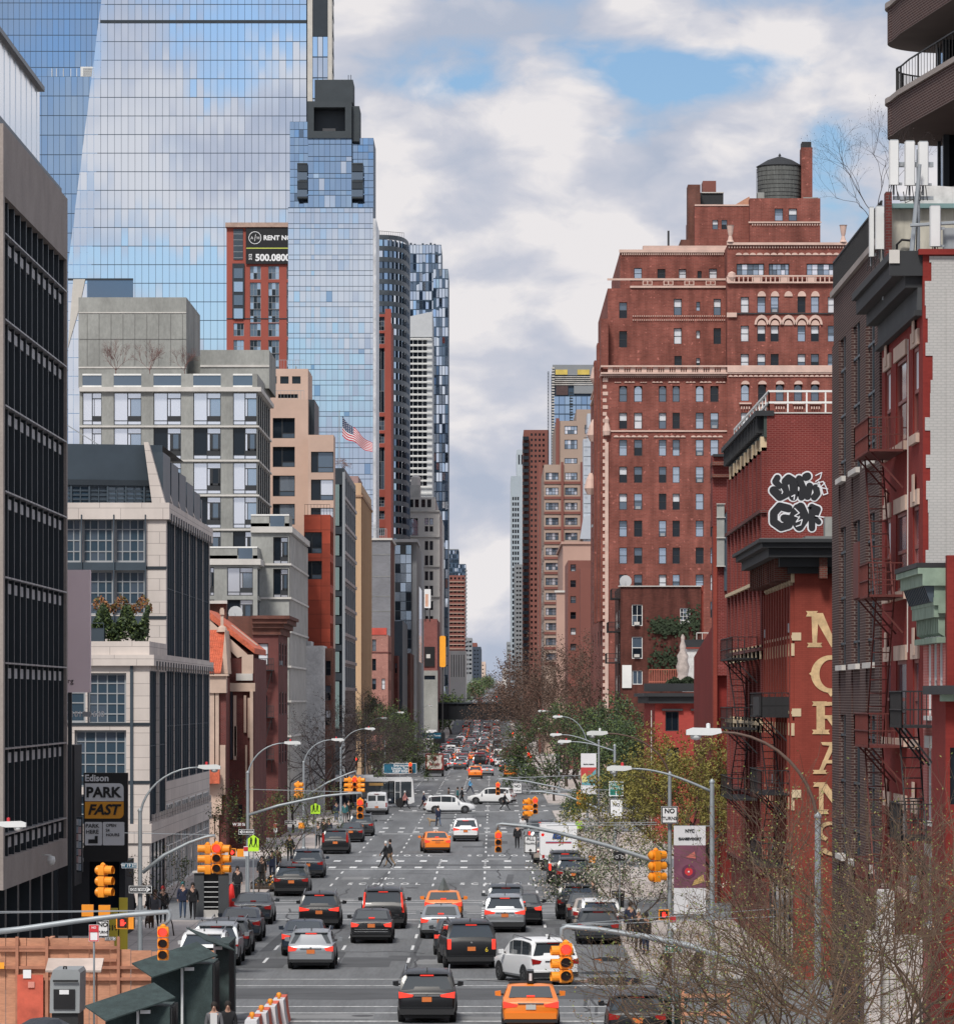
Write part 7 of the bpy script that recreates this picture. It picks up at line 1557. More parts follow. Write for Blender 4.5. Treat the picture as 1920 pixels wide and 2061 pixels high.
def flatten(k_):
 b=MB();b.mats=[]
 def rec(o,Mx):
  for c in KIDS.get(o.name,[]):
   m_=Mx@Matrix.Translation(c.location)@c.rotation_euler.to_matrix().to_4x4();i0=len(b.v);b.v+=[tuple(m_@v.co)for v in c.data.vertices]
   for p_ in c.data.polygons:b.f.append(tuple(i0+j for j in p_.vertices));b.m.append(b.mi(c.data.materials[p_.material_index]))
   rec(c,m_)
 rec(PROTO[k_][0],Matrix());o=b.build('car');me=o.data;bpy.data.objects.remove(o);return me
FLAT={}
ORD='first second third fourth fifth sixth seventh eighth ninth tenth eleventh twelfth thirteenth fourteenth fifteenth sixteenth seventeenth eighteenth nineteenth twentieth'.split()+['%s-%s'%(a,b_)for a in('twenty','thirty','forty','fifty','sixty')for b_ in 'first second third fourth fifth sixth seventh eighth ninth'.split()]+['last']*99
seen={}
for k_,col,px,d in sorted(far,key=lambda f:f[3]):
 x=PX(px,d);li=min(range(4),key=lambda i:abs(lanes[i]-x));n_=seen.get(li,0);seen[li]=n_+1
 if n_>=62:continue
 kind={'sedan_off':'saloon','suv_off':'suv','taxi_s':'taxi','vantaxi':'minivan taxi','sedan':'saloon','van':'van','bigsuv':'large suv','suv':'suv'}[k_]
 lab_,cat_='%s %s, %s vehicle in the distant %s'%(col,kind,ORD[n_],['far left lane','lane left of centre','lane right of centre','far right lane'][li]),'taxi' if 'taxi' in kind else 'car' if kind!='van' else 'van'
 if d<830:put(k_,col,x,d,lab_,cat_,GF);continue
 if k_ not in FLAT:FLAT[k_]=flatten(k_)
 o=newobj('taxi' if 'taxi' in kind else 'car',FLAT[k_]);o.location=(x,d,gz(d));tag(o,lab_,cat_,GF)
 for i,s in enumerate(o.material_slots):
  if o.data.materials[i].name=='paint_base':s.link='OBJECT';s.material=COLS[col]
for k_,p in PROTO.items():
 if not p[1]:
  for c in KIDS.get(p[0].name,[]):
   for g_ in KIDS.get(c.name,[]):bpy.data.objects.remove(g_)
   bpy.data.objects.remove(c)
  bpy.data.objects.remove(p[0])
  # ---- box trucks, bus, mail truck ----
def boxtruck(name,label,cat,px,d,W_,Hb,L_,z0,body,group,extra=None,rz=0.):
 t=thing(name,label,cat,(PX(px,d),d,gz(d)),rad(rz),group);q=MB();r_=.12
 P=[(-W_/2,z0),(W_/2,z0),(W_/2,Hb-r_),(W_/2-r_,Hb),(-W_/2+r_,Hb),(-W_/2,Hb-r_)]
 q.prism(P,0,L_,body,'y');q.build('cargo_box',t)
 q=MB();q.prism([(L_,.5),(L_+1.7,.5),(L_+1.6,1.3),(L_+1.0,2.1),(L_,2.2)],-W_/2+.15,W_/2-.15,body,'x');q.build('cab',t)
 q=MB();q.box(-W_/2+.1,W_/2-.1,.1,L_,.45,z0-.005,TRIM);q.box(-W_/2+.05,W_/2-.05,-.15,.1,.45,.65,TRIM);q.build('chassis',t)
 wheels(t,L_+1.7,W_-.1,.45,1.3,L_+.9)
 for s in(1,-1):q=MB();q.box(s*(W_/2-.28),s*(W_/2-.12),-.03,.0,z0+.1,z0+.3,TLR);q.build('tail_lamp',t)
 if extra:extra(t)
 return t
MAR=mat('truck_maroon',(.20,.03,.025),.5,var=0)
def simply(t):
 q=MB();q.prism([(-.95,1.1),(.95,1.1),(1.08,1.7),(.9,2.3),(1.08,3.0),(-1.08,3.0),(-.9,2.3),(-1.08,1.7)],-.03,-.01,mat('truck_cream',(.60,.55,.50),.5,var=.05));q.build('rear_panel',t)
 q=MB();q.prism([(.33*math.cos(rad(30+60*k)),2.5+.36*math.sin(rad(30+60*k)))for k in range(6)],-.05,-.031,MAR);q.build('logo',t);o=text('lettering','Simply',.55,MAR,(0,0,0),None,bold=.03);o.location=(0,-.05,1.75);setp(o,t)
boxtruck('box_truck','maroon and cream box truck lettered Simply at the head of the distant traffic','truck',874.5,638,2.5,3.2,5.5,.95,MAR,GT,simply)
def mail(t):
 q=MB();q.box(-.85,.85,-.04,-.01,.95,2.75,COLS['white']);q.box(-.80,.80,-.055,-.041,1.72,1.78,mat('stripe_red',(.5,.05,.05),.5,var=0));q.box(-.80,.80,-.056,-.041,1.79,1.83,mat('stripe_blue',(.02,.06,.2),.5,var=0));q.build('rear_door',t)
 q=MB();q.prism([(-.40,1.98),(.30,1.98),(.42,2.42),(-.28,2.42)],-.06,-.041,M['stripe_blue']);q.prism([(-.30,2.04),(.2,2.24),(-.2,2.30),(.1,2.21)],-.07,-.061,COLS['white']);q.build('emblem',t)
 q=MB();q.lathe([(.1,-.05),(.1,0)],12,TLIT,(-.98,0,2.25),'y');q.build('warning_lamp',t)
boxtruck('mail_truck','white mail truck with blue eagle emblem parked at the right kerb','mail truck',1124,288,2.3,2.9,5.2,.7,COLS['white'],GP,mail)
boxtruck('box_truck','grey box truck in the far left lane near the rail bridge','truck',884,1000,2.5,3.6,7,.9,COLS['grey'],GF)
boxtruck('delivery_van','white cargo truck in the traffic just left of the box truck with lettering','truck',868,1120,2.4,3.3,6,.9,COLS['white'],GF)
t=thing('bus','white and black city bus side on across the left junction behind the work van','bus',(PX(725,455),457.5,0));BW=COLS['white'];hl=5.0
q=MB();q.box(-hl,hl,0,2.5,2.55,2.95,BW);q.box(-hl,hl-.35,0,2.5,.35,.95,COLS['dark blue']);q.box(hl-.35,hl,0.02,2.48,.35,1.0,BW);q.prism([(hl,.4),(hl+.3,.5),(hl+.12,2.7),(hl,2.9)],.05,2.45,BW,'y');q.build('body',t)
q=MB();q.box(-hl+.02,hl-.02,.03,2.47,.95,2.55,CG);q.build('windows',t)
for x0_ in(2.7,-1.6):
 q=MB()
 for dx in(0,.62):bars_(q,.6,2.2,.07,BW,1,2);off=0
 q.build('door',t,loc=(x0_,-.02,.4));q=MB();bars_(q,.6,2.2,.07,BW,1,2);q.build('door',t,loc=(x0_+.64,-.02,.4))
q=MB();q.box(.8,2.2,-.02,0,2.15,2.42,mat('bus_display',(.5,.3,.1),.5,var=0));q.build('route_display',t)
q=MB();q.box(-2.5,1.2,.4,2.1,2.95,3.2,BW);q.box(-4.6,-3.2,.4,2.1,2.95,3.15,ALF);q.build('roof_unit',t)
for x0_ in(-3.1,3.9):
 for y0_ in(.0,2.5):q=MB();q.lathe([(.2,-.02),(.48,-.01),(.48,.25)],18,TYRE,(0,0,0),'y');q.build('wheel',t,loc=(x0_,y0_+(.0 if y0_==0 else-.25),.48))
 # ------ street furniture
PG=mat('pole_grey',(.30,.33,.35),.5,metal=.3,var=.12,scale=2);PBR=mat('pole_brown',(.10,.06,.045),.6,var=.1);LHW=mat('lamp_head_white',(.66,.68,.68),.4,var=.05)
SIG=mat('signal_yellow',(.85,.30,.02),.45,var=.06,scale=3);RLIT=mat('red_light',(1.,.03,.02),.3,var=0,emit=2.2);DLEN=mat('dark_lens',(.02,.012,.01),.3,var=0)
SGR=mat('sign_green',(.01,.17,.13),.5,var=0);SBL=mat('sign_blue',(.005,.10,.17),.5,var=0);SLM=mat('sign_lime',(.50,.85,.04),.5,var=0);SBR=mat('sign_brown',(.10,.035,.03),.5,var=0);SRD=mat('sign_red',(.55,.03,.04),.5,var=0)
def head(b,c,dx):
 s=1 if dx>0 else-1;x,y,z=c
 for k,(t0,w,h)in enumerate(((-.42,.09,.07),(-.2,.15,.11),(.15,.17,.13),(.4,.10,.07))):pass
 b.prism([(x-s*.45,z-.02),(x-s*.42,z+.09),(x+s*.25,z+.11),(x+s*.42,z+.05),(x+s*.42,z-.07),(x-s*.2,z-.08)],y-.15,y+.15,LHW,'y')
def lamp(px,d,zs,hx,zh,label,dark=False,z0=.15,base=True):
 X=PX(px,d);XH=PX(hx,d);s=1 if XH>X else-1;A=PBR if dark else PG
 t=thing('street_lamp',label,'street lamp',(X,d,0),group='street lamps along the avenue')
 q=MB();q.tube([(0,0,z0),(0,0,1.0),(0,0,zs+.3)],[.13,.10,.075],10,PG);q.lathe([(.2,z0),(.2,z0+.25),(.13,z0+.35)],10,PG);q.lathe([(.09,zs+.3),(.1,zs+.36),(.02,zs+.45)],8,PG);q.build('pole',t,angle=50)
 L_=XH-X;P=[]
 for k in range(11):a=k/10;P.append((L_*(1-math.cos(a*PI/2))if not dark or 1 else 0,0,lerp(zs,zh,math.sin(a*PI/2))))
 if abs(zh-zs)<1.3:P=[(L_*k/10,0,lerp(zs,zh,math.sin(k/10*PI/2)))for k in range(11)]
 q=MB();q.tube(P,[.05-.02*k/10 for k in range(11)],6,A);q.build('arm',t,smooth=True)
 q=MB();head(q,(L_+s*.42,0,zh),s);q.build('lamp_head',t);q=MB();q.lathe([(.02,-.2),(.12,-.17),(.15,-.07)],10,glass('lamp_bowl',(.5,.52,.52),.2),(L_+s*.6,0,zh));q.build('lamp_bowl',t,smooth=True)
 q=MB();q.lathe([(.05,.1),(.05,.2),(.01,.22)],6,SRD if not dark else LHW,(L_+s*.3,0,zh));q.build('photocell',t);return t
for a in((282,178,6.07,400,8.08,'street lamp on the pole with the arrow sign at the left corner'),(498.6,243,6.5,573,8.4,'street lamp beside the lime school sign on the left'),(611,320,6.0,668,7.9,'street lamp behind the tree pits carrying the angled signal arm'),(686,392,6.2,735,8.2,'street lamp rising from the crowd left of the work van'),(735,520,6.5,765,8.6,'far left street lamp against the green tree'),(775,600,6.8,800,9,'most distant left street lamp above the blue direction sign'),(845,900,7,862,9.5,'thin distant lamp at the left end of the rail bridge'),(1646,113,7.5,1450,9.9,'nearest right street lamp with long dark curved arm above the bare branches',True),(1433,160,7.5,1270,8.3,'right street lamp with pale arm reaching over the junction'),(1348,190,7.3,1222,9.3,'right street lamp with dark arm above the no turns plate',True),(1237,295,7.4,1149,8.0,'pale street lamp above the green route sign'),(1205,340,7.3,1130,8.1,'pale street lamp carrying the red and blue banner'),(1182,400,6.4,1132,9.2,'curved pale street lamp beyond the banner'),(1125,520,8,1098,9.4,'distant right lamp head against the brown tree, upper one'),(1120,600,5,1090,6.9,'distant right lamp head against the brown tree, lower one'),(-12,140,6.8,-3,6.9,'lamp head poking in at the left picture edge')):
 lamp(*a)
def signal_proto(lit):
 t=thing('traffic_signal',None,None);q=MB()
 for k in range(3):z=-.16-.34*k;q.prism([(-.15,z-.155),(.15,z-.155),(.165,z-.1),(.165,z+.1),(.15,z+.155),(-.15,z+.155),(-.165,z+.1),(-.165,z-.1)],-.0,.2,SIG,'y');q.lathe([(.12,0.),(.14,-.09),(.08,-.15)],12,SIG,(0,.2,z),'y')
 q.lathe([(.08,-.02),(.09,.02),(.03,.08)],8,SIG,(0,.1,0));q.build('housing',t,angle=50)
 for k in range(3):
  z=-.16-.34*k;q=MB();q.lathe([(.125,.0),(.12,.03)],16,RLIT if lit and k==0 else DLEN,(0,-.0,z),'y');q.build('lens',t)
  q=MB();n_=12
  for i in range(n_):a0,a1=rad(-50+280*i/n_),rad(-50+280*(i+1)/n_);r_=.14;q.face([(r_*math.cos(a0),.0,z+r_*math.sin(a0)),(r_*math.cos(a1),.0,z+r_*math.sin(a1)),(r_*math.cos(a1),-.24 if a1<PI else-.24,z+r_*math.sin(a1)),(r_*math.cos(a0),-.24,z+r_*math.sin(a0))],SIG)
  q.build('visor',t)
 return t
SP={True:[signal_proto(True),0],False:[signal_proto(False),0]}
def signal(px,py,d,rz,lit,label,sc=1.):
 p=SP[lit];loc=(PX(px,d),d,PZ(py,d))
 if not p[1]:p[1]=1;t=p[0];t.location=loc;t.rotation_euler=(0,0,rad(rz));t['label']=label
 else:t=dup(p[0],loc,rad(rz),label)
 t['category']='traffic light';t['group']='traffic signals';t.scale=(sc,sc,sc);return t
def arm(pts,d,r0,r1,label,wire=None):
 t=thing('mast_arm',label,'signal arm',(PX(pts[0][0],d),d,PZ(pts[0][1],d)));q=MB();P=[(PX(a,d),d,PZ(c,d))for a,c in pts];q.tube(P,[lerp(r0,r1,k/(len(P)-1))for k in range(len(P))],8,PG);q.build('tube',t,world=True,smooth=True)
 if wire:q=MB();[q.bar((PX(w[0],d),d+.1,PZ(w[1],d)),(PX(w[2],d),d+.1,PZ(w[3],d)),.012*d/110,GAL)for w in wire];q.build('guy_wire',t,world=True)
arm([(-40,1880),(40,1871),(150,1855),(250,1843),(338,1836),(342,1842),(341,1852),(330,1864)],118,.085,.045,'grey signal arm reaching in from the lower left edge',[(-30,1836,345,1833),(-30,1839,340,1834)])
signal(328,1866,117.7,0,True,'traffic signal hanging from the lower left arm with its red light on',.86)
arm([(1560,1970),(1480,1936),(1390,1905),(1300,1886),(1200,1871),(1140,1866),(1131,1870),(1130,1885),(1138,1897)],112,.095,.045,'thick grey signal arm crossing the bare branches at lower right',[(1131,1862,1560,1830),(1131,1865,1560,1846)])
signal(1139,1899,111.7,0,True,'large traffic signal with red light hanging in front of the white suv',.95);signal(1127,1903,111.9,-80,False,'side facing traffic signal hung back to back with the large red lit one',.92)
arm([(287,1757),(330,1722),(380,1697),(415,1685),(432,1682),(433,1690)],178,.08,.05,'signal arm on the left corner pole holding a cluster of signals',[(250,1677,432,1681)])
signal(436,1698,177.8,0,True,'signal facing the camera with red light in the left cluster of three',1.15);signal(412,1700,178,-85,False,'signal facing left in the left cluster of three',1.15);signal(450,1700,178,75,False,'signal facing right in the left cluster of three',1.15)
arm([(500,1641),(560,1622),(650,1603),(700,1598),(727,1597),(729,1604)],243,.08,.05,'long pale signal arm over the left side beside the lime school sign',[(498,1589,728,1595)])
signal(725,1609,243,0,True,'traffic signal with red light hanging before the crowd left of the work van',1.05)
arm([(612,1605),(660,1575),(700,1558),(716,1552),(717,1561)],320,.07,.05,'angled signal arm on the third left lamp pole')
signal(714,1564,320,0,True,'red lit signal in the middle of the cluster before the bus',1.05);signal(700,1566,320,-80,False,'left facing signal of the cluster before the bus',1.05);signal(727,1566,320,80,False,'right facing signal of the cluster before the bus',1.05)
signal(603,1575,318,75,False,'side facing signal fixed beside the third left lamp pole',1.1)
arm([(1348,1742),(1310,1731),(1220,1702),(1120,1676),(1060,1664),(1010,1659),(1001,1660),(1001,1672)],190,.10,.06,'signal arm crossing the mail truck from the right lamp pole',[(1322,1656,1001,1658),(1322,1660,1100,1663)])
signal(1003,1675,189.8,0,True,'single red lit signal hanging over the open road at centre right',.85);signal(1325,1712,189.5,120,False,'big orange signal at the right pole seen from behind',1.3)
arm([(1237,1640),(1190,1622),(1140,1602),(1090,1594),(1068,1594),(1065,1600)],295,.08,.05,'signal arm from the green route sign pole above parked cars',[(1237,1590,1066,1592)])
signal(1077,1606,295,0,True,'red lit signal above the beige parked car',1.05);signal(1061,1609,295.5,-70,False,'left facing signal beside the parked silver cars',1.1)
arm([(1182,1605),(1120,1585),(1060,1573),(1010,1568),(1000,1569),(1001,1574)],375,.08,.05,'signal arm over the junction holding a white no turns plate',[(1200,1560,1000,1567)])
signal(1002,1576,374,0,True,'red lit signal in front of the side on white and grey suv',1.);signal(1170,1592,372,60,False,'orange signal half hidden beside the red and blue banner',1.2)
t=thing('signal_pole','short grey pole at lower left carrying an orange signal and walk boxes','pole',(PX(205,158),158,.15));q=MB();q.bar((0,0,0),(0,0,2.6),.07,PG,8);q.build('pole',t)
signal(213,1742,157.8,70,False,'orange signal on the short pole above the yellow notice board',1.1)
def pedbox(px,py,d,hand,label,rz=0):
 t=thing('walk_signal',label,'walk signal',(PX(px,d),d,PZ(py,d)),rad(rz),'walk signals');q=MB();q.box(-.2,.2,0,.2,-.2,.2,SIG);q.build('housing',t)
 q=MB();q.box(-.16,.16,-.02,0,-.16,.16,DLEN);q.build('face',t)
 if hand:q=MB();q.box(-.06,.06,-.03,-.021,-.1,.04,RLIT);[q.box(-.06+.033*k,-.04+.033*k,-.03,-.021,.04,.12-.02*abs(k-1.5),RLIT)for k in range(4)];q.obox((.08,-.025,-.02),(.035,0,.03),(0,.004,0),(-.012,0,.014),RLIT);q.build('hand_symbol',t)
pedbox(177,1833,158,0,'orange walk signal box left of the short signal pole',180);pedbox(211,1834,158,0,'orange walk signal box right of the short signal pole',180);pedbox(246,1858,150,1,'walk signal with lit red hand beside the white no turns board');pedbox(270,1858,150.2,0,'orange walk box seen from its side beside the red hand',90)
pedbox(467,1716,240,1,'walk signal with red hand under the lime school sign');pedbox(485,1717,240,0,'orange walk box beside the red and white parking sign',180);pedbox(607,1662,318,0,'orange walk box on the third left lamp pole',180);pedbox(1192,1730,262,0,'orange walk box by the black parked suv on the right',180);pedbox(1336,1842,180,1,'red walk signal on the pole under the purple banner');pedbox(1232,1558,400,0,'small orange walk box under trees at right',180)
def sign(name,label,px,py,d,w,h,m,border=None,texts=(),pole=True,shape='r',group=None,rz=0):
 ww,hh=w*d/F/2,h*d/F/2;X,Z=PX(px,d),PZ(py,d);t=thing(name,label,'sign',(X,d,Z),rad(rz),group)
 if pole is True:q=MB();q.bar((0,.06,.15-Z),(0,.06,hh),.03,PG,6);q.build('post',t)
 q=MB()
 if shape=='school':P=[(-ww,-hh),(ww,-hh),(ww,hh*.35),(0,hh),(-ww,hh*.35)];q.prism(P,0,.02,m,'y')
 else:q.box(-ww,ww,0,.03,-hh,hh,m)
 q.build('plate',t)
 if border:q=MB();e=min(.05,hh*.12);bars_(q,2*ww-.02,2*hh-.02,e,border,y0=-.006,y1=-.001);o=q.build('border',t,loc=(-ww+.01,0,-hh+.01))
 for body,dx,dz,sz,tm,bo in texts:o=text('lettering',body,sz*d/F,tm,(0,0,0),None,bold=bo*sz*d/F);o.location=(dx*d/F,-.012,-dz*d/F);setp(o,t)
 return t
def arrow(t,d,x0,x1,z,h,m,up=False):
 k=d/F;q=MB();x0,x1,z,h=x0*k,x1*k,-z*k,h*k
 if up:q.prism([(-h*.12,z-h),(h*.12,z-h),(h*.12,z),(h*.4,z),(0,z+h*.5),(-h*.4,z),(-h*.12,z)],-.014,-.008,m)
 else:
  s=1 if x1>x0 else-1;q.prism([(x0,z-h*.28),(x1-s*h*.7,z-h*.28),(x1-s*h*.7,z-h*.5),(x1,z),(x1-s*h*.7,z+h*.5),(x1-s*h*.7,z+h*.28),(x0,z+h*.28)],-.014,-.008,m)
 q.build('arrow',t)
def oneway(px,py,d,w,dirn,label):
 t=sign('one_way_sign',label,px,py,d,w,w*.34,SB,SW,(),False,group='one way arrow signs');arrow(t,d,-dirn*w*.42,dirn*w*.44,0,w*.25,SW);o=text('lettering','ONE WAY',w*.15*d/F,SB,(0,0,0),None,bold=.002);o.location=(-dirn*w*.04*d/F,-.02,0);setp(o,t)
oneway(282.5,1791,177.8,47,1,'black and white one way sign pointing right, largest, on the left corner lamp pole');oneway(496,1675,242.7,32,-1,'one way sign pointing left above the lime school sign');oneway(585,1656,330,24,1,'one way sign pointing right, lower left of a pair by the third lamp pole');oneway(608,1648,319.5,22,1,'one way sign pointing right on the third lamp pole');oneway(222,1890,150,22,1,'small one way sign beside the plywood fence at lower left')
sign('street_name_sign','teal W 19 street name plate on the left corner lamp pole',260,1743,177.8,31,11,SBL,SW,[('W 19 ST',-1,0,8.5,SW,.02)],False)
sign('street_name_sign','brown W 20 St street name plate on the pole by the church',481,1660,242.8,25,9,SBR,None,[('W 20 St',0,0,7.5,SW,.02)],False)
sign('street_name_sign','teal green street name plate below the lower right signal arm',1355,1911,125,36,16,SGR,SW,[('10 AV',0,0,10,SW,.02)])
for px,py,d,w,h,lab in((510,1698,238,22,34,'lime green school crossing sign beside the left lamp pole'),(635,1630,300,19,22,'lime green school crossing sign among the crowd at the far left corner')):
 t=sign('school_crossing_sign',lab,px,py-5,d,w,h*.72,SLM,None,(),True,'school');k=d/F
 q=MB()
 for dx in(-.12,.12):
  q.lathe([(.01,-.05),(.05,0),(.01,.05)],8,SB,(dx,-.02,.14));q.prism([(dx-.05,-.12),(dx+.04,-.12),(dx+.06,.08),(dx-.05,.08)],-.03,-.005,SB);q.prism([(dx-.05,-.12),(dx-.01,-.12),(dx-.08,-.3),(dx-.12,-.3)],-.03,-.005,SB);q.prism([(dx,-.12),(dx+.04,-.12),(dx+.1,-.3),(dx+.06,-.3)],-.03,-.005,SB)
 q.build('walking_figures',t);q=MB();q.box(-w*k/2,w*k/2,-.01,.02,-h*k*.62,-h*k*.38,SLM);q.build('lower_plate',t)
sign('no_turns_sign','white no turns sign on the right lamp pole',1347.5,1641,189.7,33,35,SW,SB,[('NO',0,-8,13,SB,.03),('TURNS',0,7,9.3,SB,.02)],False)
sign('no_turns_sign','small white no turns sign hanging from the far right signal arm',1041,1587,374.5,16,19,SW,None,[('NO',0,-4,8,SB,.03),('TURNS',0,5,4.4,SB,.02)],False)
sign('no_turns_sign','white no turns board partly behind the red parking sign at lower left',207,1870,152,24,34,SW,SB,[('NO',0,-8,12,SB,.03),('TURNS',0,7,6.8,SB,.02)])
t=sign('traffic_sign','white all traffic straight ahead sign hanging beside the mail truck',1067.5,1700,189.7,27,37,SW,SB,[('ALL',0,-11,9.5,SB,.01),('TRAFFIC',0,-1,6,SB,.01)],False);arrow(t,189.7,0,0,13,9,SB,True)
q=MB();k=189.7/F;q.box(-14*k,14*k,-.02,.04,26*k,30*k,PG);q.bar((-8*k,0,19*k),(-8*k,0,30*k),.03,PG);q.bar((8*k,0,19*k),(8*k,0,30*k),.03,PG);q.build('hanger',t)
t=sign('route_sign','teal green truck route sign with arrow on the right',1240,1588,294.7,29,30,SGR,SW,[('TRUCK',0,-8,7.5,SW,0),('ROUTE',0,-1,7.5,SW,0)],False);arrow(t,294.7,0,0,8,7,SW,True)
sign('route_sign','white regulation sign under the teal route sign',1240.5,1629,294.7,27,42,SW,SB,[('NO',0,-8,9,SB,.02)],False)
sign('direction_sign','wide blue direction sign to expressway and tunnel over the left side',805,1547,590,67,21,SBL,SW,[('Expressway',4,-6,7,SW,.02),('Lincoln Tunnel',4,0,7,SW,.02),('KEEP RIGHT',4,6,7,SW,.02)]);sign('direction_sign','smaller distant blue direction sign before the rail bridge',869,1481,880,37,11,SBL,None,[('Lincoln Tunnel',3,0,5,SW,.02)])
signal(826,1536,589,0,True,'small red lit signal in front of the blue direction sign',1.3)
for i,(px,py,d)in enumerate(((717,1526,600),(842,1500,840),(940,1385,2500),(1013,1380,1700),(1011,1391,1900),(1000,1402,1500),(1064,1515,560),(1068,1520,620),(1057,1502,700),(1032,1474,900),(1012,1391,2100))):signal(px,py,d,0,True,'distant red lit signal, %s from the left of the far ones'%ORD[i],1.1)
t=sign('parking_sign','red and white parking regulation sign on the dark post by the plywood fence',189,1879,138,20,34,SW,SRD,[('NO',0,-11,6,SW,.02),('STANDING',0,-4,4,SRD,0)]);q=MB();k=138/F;q.box(-9.5*k,9.5*k,-.012,-.002,2*k,16*k,SRD);q.build('red_panel',t)
for px,py,d,lab in((495,1714,236,'red and white parking sign under the one way sign by the church pole'),(555,1667,262,'red and white parking sign among the saplings on the left pavement'),(1208,1670,280,'red and white parking sign beside the white blossom on the right'),(1354,1858,165,'red and white parking sign below the purple banner')):
 t=sign('parking_sign',lab,px,py,d,10*178/d*1.2,24*178/d*1.1,SW,None,());q=MB();k=d/F;q.box(-.11,.11,-.02,-.002,.02,.22,SRD);q.build('red_panel',t)
t=sign('bicycle_sign','black bicycle sign beside the blossoming tree',1247,1724,205,23,18,SB,None);q=MB()
for sx in(-.12,.12):q.lathe([(.075,0),(.075,.01)],12,SW,(sx,-.01,-.03),'y');q.lathe([(.055,0),(.055,.01)],12,SB,(sx,-.014,-.03),'y')
q.bar((-.12,-.02,-.03),(-.03,-.02,.09),.008,SW);q.bar((.12,-.02,-.03),(.06,-.02,.1),.008,SW);q.bar((-.03,-.02,.07),(.07,-.02,.07),.008,SW);q.build('bicycle_symbol',t)
PUR=mat('banner_purple',(.16,.055,.09),.6,var=.25,scale=2.5);BWH=mat('banner_white',(.62,.62,.64),.6,var=.06)
def banner(px0,px1,y0,y1,d,label,bands,texts,extra=None):
 X,Z=PX((px0+px1)/2,d),PZ(y1,d);t=thing('street_banner',label,'banner',(X,d,Z));ww=(px1-px0)*d/F/2
 for a,c,m,nme in bands:q=MB();q.box(-ww,ww,0,.02,PZ(c,d)-Z,PZ(a,d)-Z,m);q.build(nme,t)
 for body,y,sz in texts:o=text('lettering',body,sz*d/F,SB,(0,0,0),None,bold=.006);o.location=(0,-.02,PZ(y,d)-Z);setp(o,t)
 q=MB();q.bar((-ww,.03,PZ(y0,d)-Z),(ww+.25,.03,PZ(y0,d)-Z),.02,PG);q.bar((-ww,.03,0),(ww+.25,.03,0),.02,PG);q.build('bracket',t)
 if extra:extra(t,d,Z)
def ex1(t,d,Z):
 q=MB();c=(PX(1386,d)-t.location.x,PZ(1755,d)-Z);[q.face([(c[0]+r_*math.cos(a*PI/10),-.01-.002*i,c[1]+r_*math.sin(a*PI/10))for a in range(20)],m_)for i,(r_,m_)in enumerate(((.24,mat('flower_dark',(.12,.02,.06),.6)),(.14,SRD),(.03,SW)))];q.face([(c[0]+.1,-.009,c[1]-.5),(c[0]+.55,-.009,c[1]-.35),(c[0]+.5,-.009,c[1]-.1),(c[0]+.2,-.009,c[1]-.3)],mat('petal_yellow',(.5,.33,.12),.6));q.face([(c[0]-.1,-.009,c[1]+.5),(c[0]+.2,-.009,c[1]+.7),(c[0]+.25,-.009,c[1]+.45)],mat('petal_pink',(.45,.12,.1),.6));q.build('flower_print',t)
banner(1356,1420,1663,1830,160,'tall purple flower banner with white ends marked NYC on the right pole',((1663,1702,BWH,'upper_band'),(1702,1788,PUR,'printed_band'),(1788,1840,BWH,'lower_band')),(('NYC',1673,9),('GANSEVOORT',1689,7)),ex1)
def ex2(t,d,Z):
 q=MB();k=lambda x,y:(PX(x,d)-t.location.x,-.01,PZ(y,d)-Z)
 q.face([k(1170,1567),k(1188,1560),k(1199.5,1548),k(1199.5,1581),k(1170,1581)],mat('wave_teal',(.10,.28,.33),.6));q.face([(a,b_-.003,c)for a,b_,c in(k(1170,1564),k(1178,1556),k(1183,1572),k(1172,1576))],mat('figure_yellow',(.55,.5,.2),.6));q.face([(a,b_-.004,c)for a,b_,c in(k(1186,1566),k(1199,1560),k(1199,1566),k(1186,1572))],mat('wave_tan',(.4,.27,.15),.6));q.build('printed_scene',t)
banner(1169,1200,1517,1599,338,'narrow white banner with red sky and blue wave print on the right',((1517,1545,BWH,'upper_band'),(1545,1581,mat('banner_red',(.42,.04,.04),.6),'printed_band'),(1581,1599,BWH,'lower_band')),(('TENTH AVENUE',1539,3),),ex2)
t=thing('flag','american flag flying from a thin rooftop mast against the glass tower','flag',(PX(683,505),506,PZ(942,505)))
d=506.;FRD=mat('flag_red',(.45,.02,.035),.7,var=.1);FWH=mat('flag_white',(.62,.60,.62),.7,var=.05);FBL=mat('flag_blue',(.012,.03,.09),.7,var=.1)
q=MB();q.bar((PX(683,d),d,PZ(942,d)),(PX(683,d),d,PZ(826,d)),.05,GAL,6);q.build('mast',t,world=True)
def flg(u,v):
 x=lerp(689,750,u);top=836+58*u**.85+2.5*math.sin(u*11);hgt=41*(1-.55*u**.7);return(PX(x,d),d+.25*math.sin(u*9+v),PZ(top+v*hgt,d))
st_=MB();cn=MB()
for j in range(13):
 for i in range(16):
  if j<7 and i<6:cn.face([flg(i/16,j/13),flg((i+1)/16,j/13),flg((i+1)/16,(j+1)/13),flg(i/16,(j+1)/13)],FBL)
  else:st_.face([flg(i/16,j/13),flg((i+1)/16,j/13),flg((i+1)/16,(j+1)/13),flg(i/16,(j+1)/13)],FWH if j%2 else FRD)
st_.build('stripes',t,world=True);cn.build('canton',t,world=True)
q=MB()
for i in range(6):
 for j in range(5):x,y,z=flg((i+.5)/16,(j*1.3+.7)/13);q.face([(x+r_*math.cos(a*PI/5+.3),y-.03,z+r_*math.sin(a*PI/5+.3))for a in range(10)for r_ in[(.07,.03)[a%2]]],FWH)
q.build('stars',t,world=True)
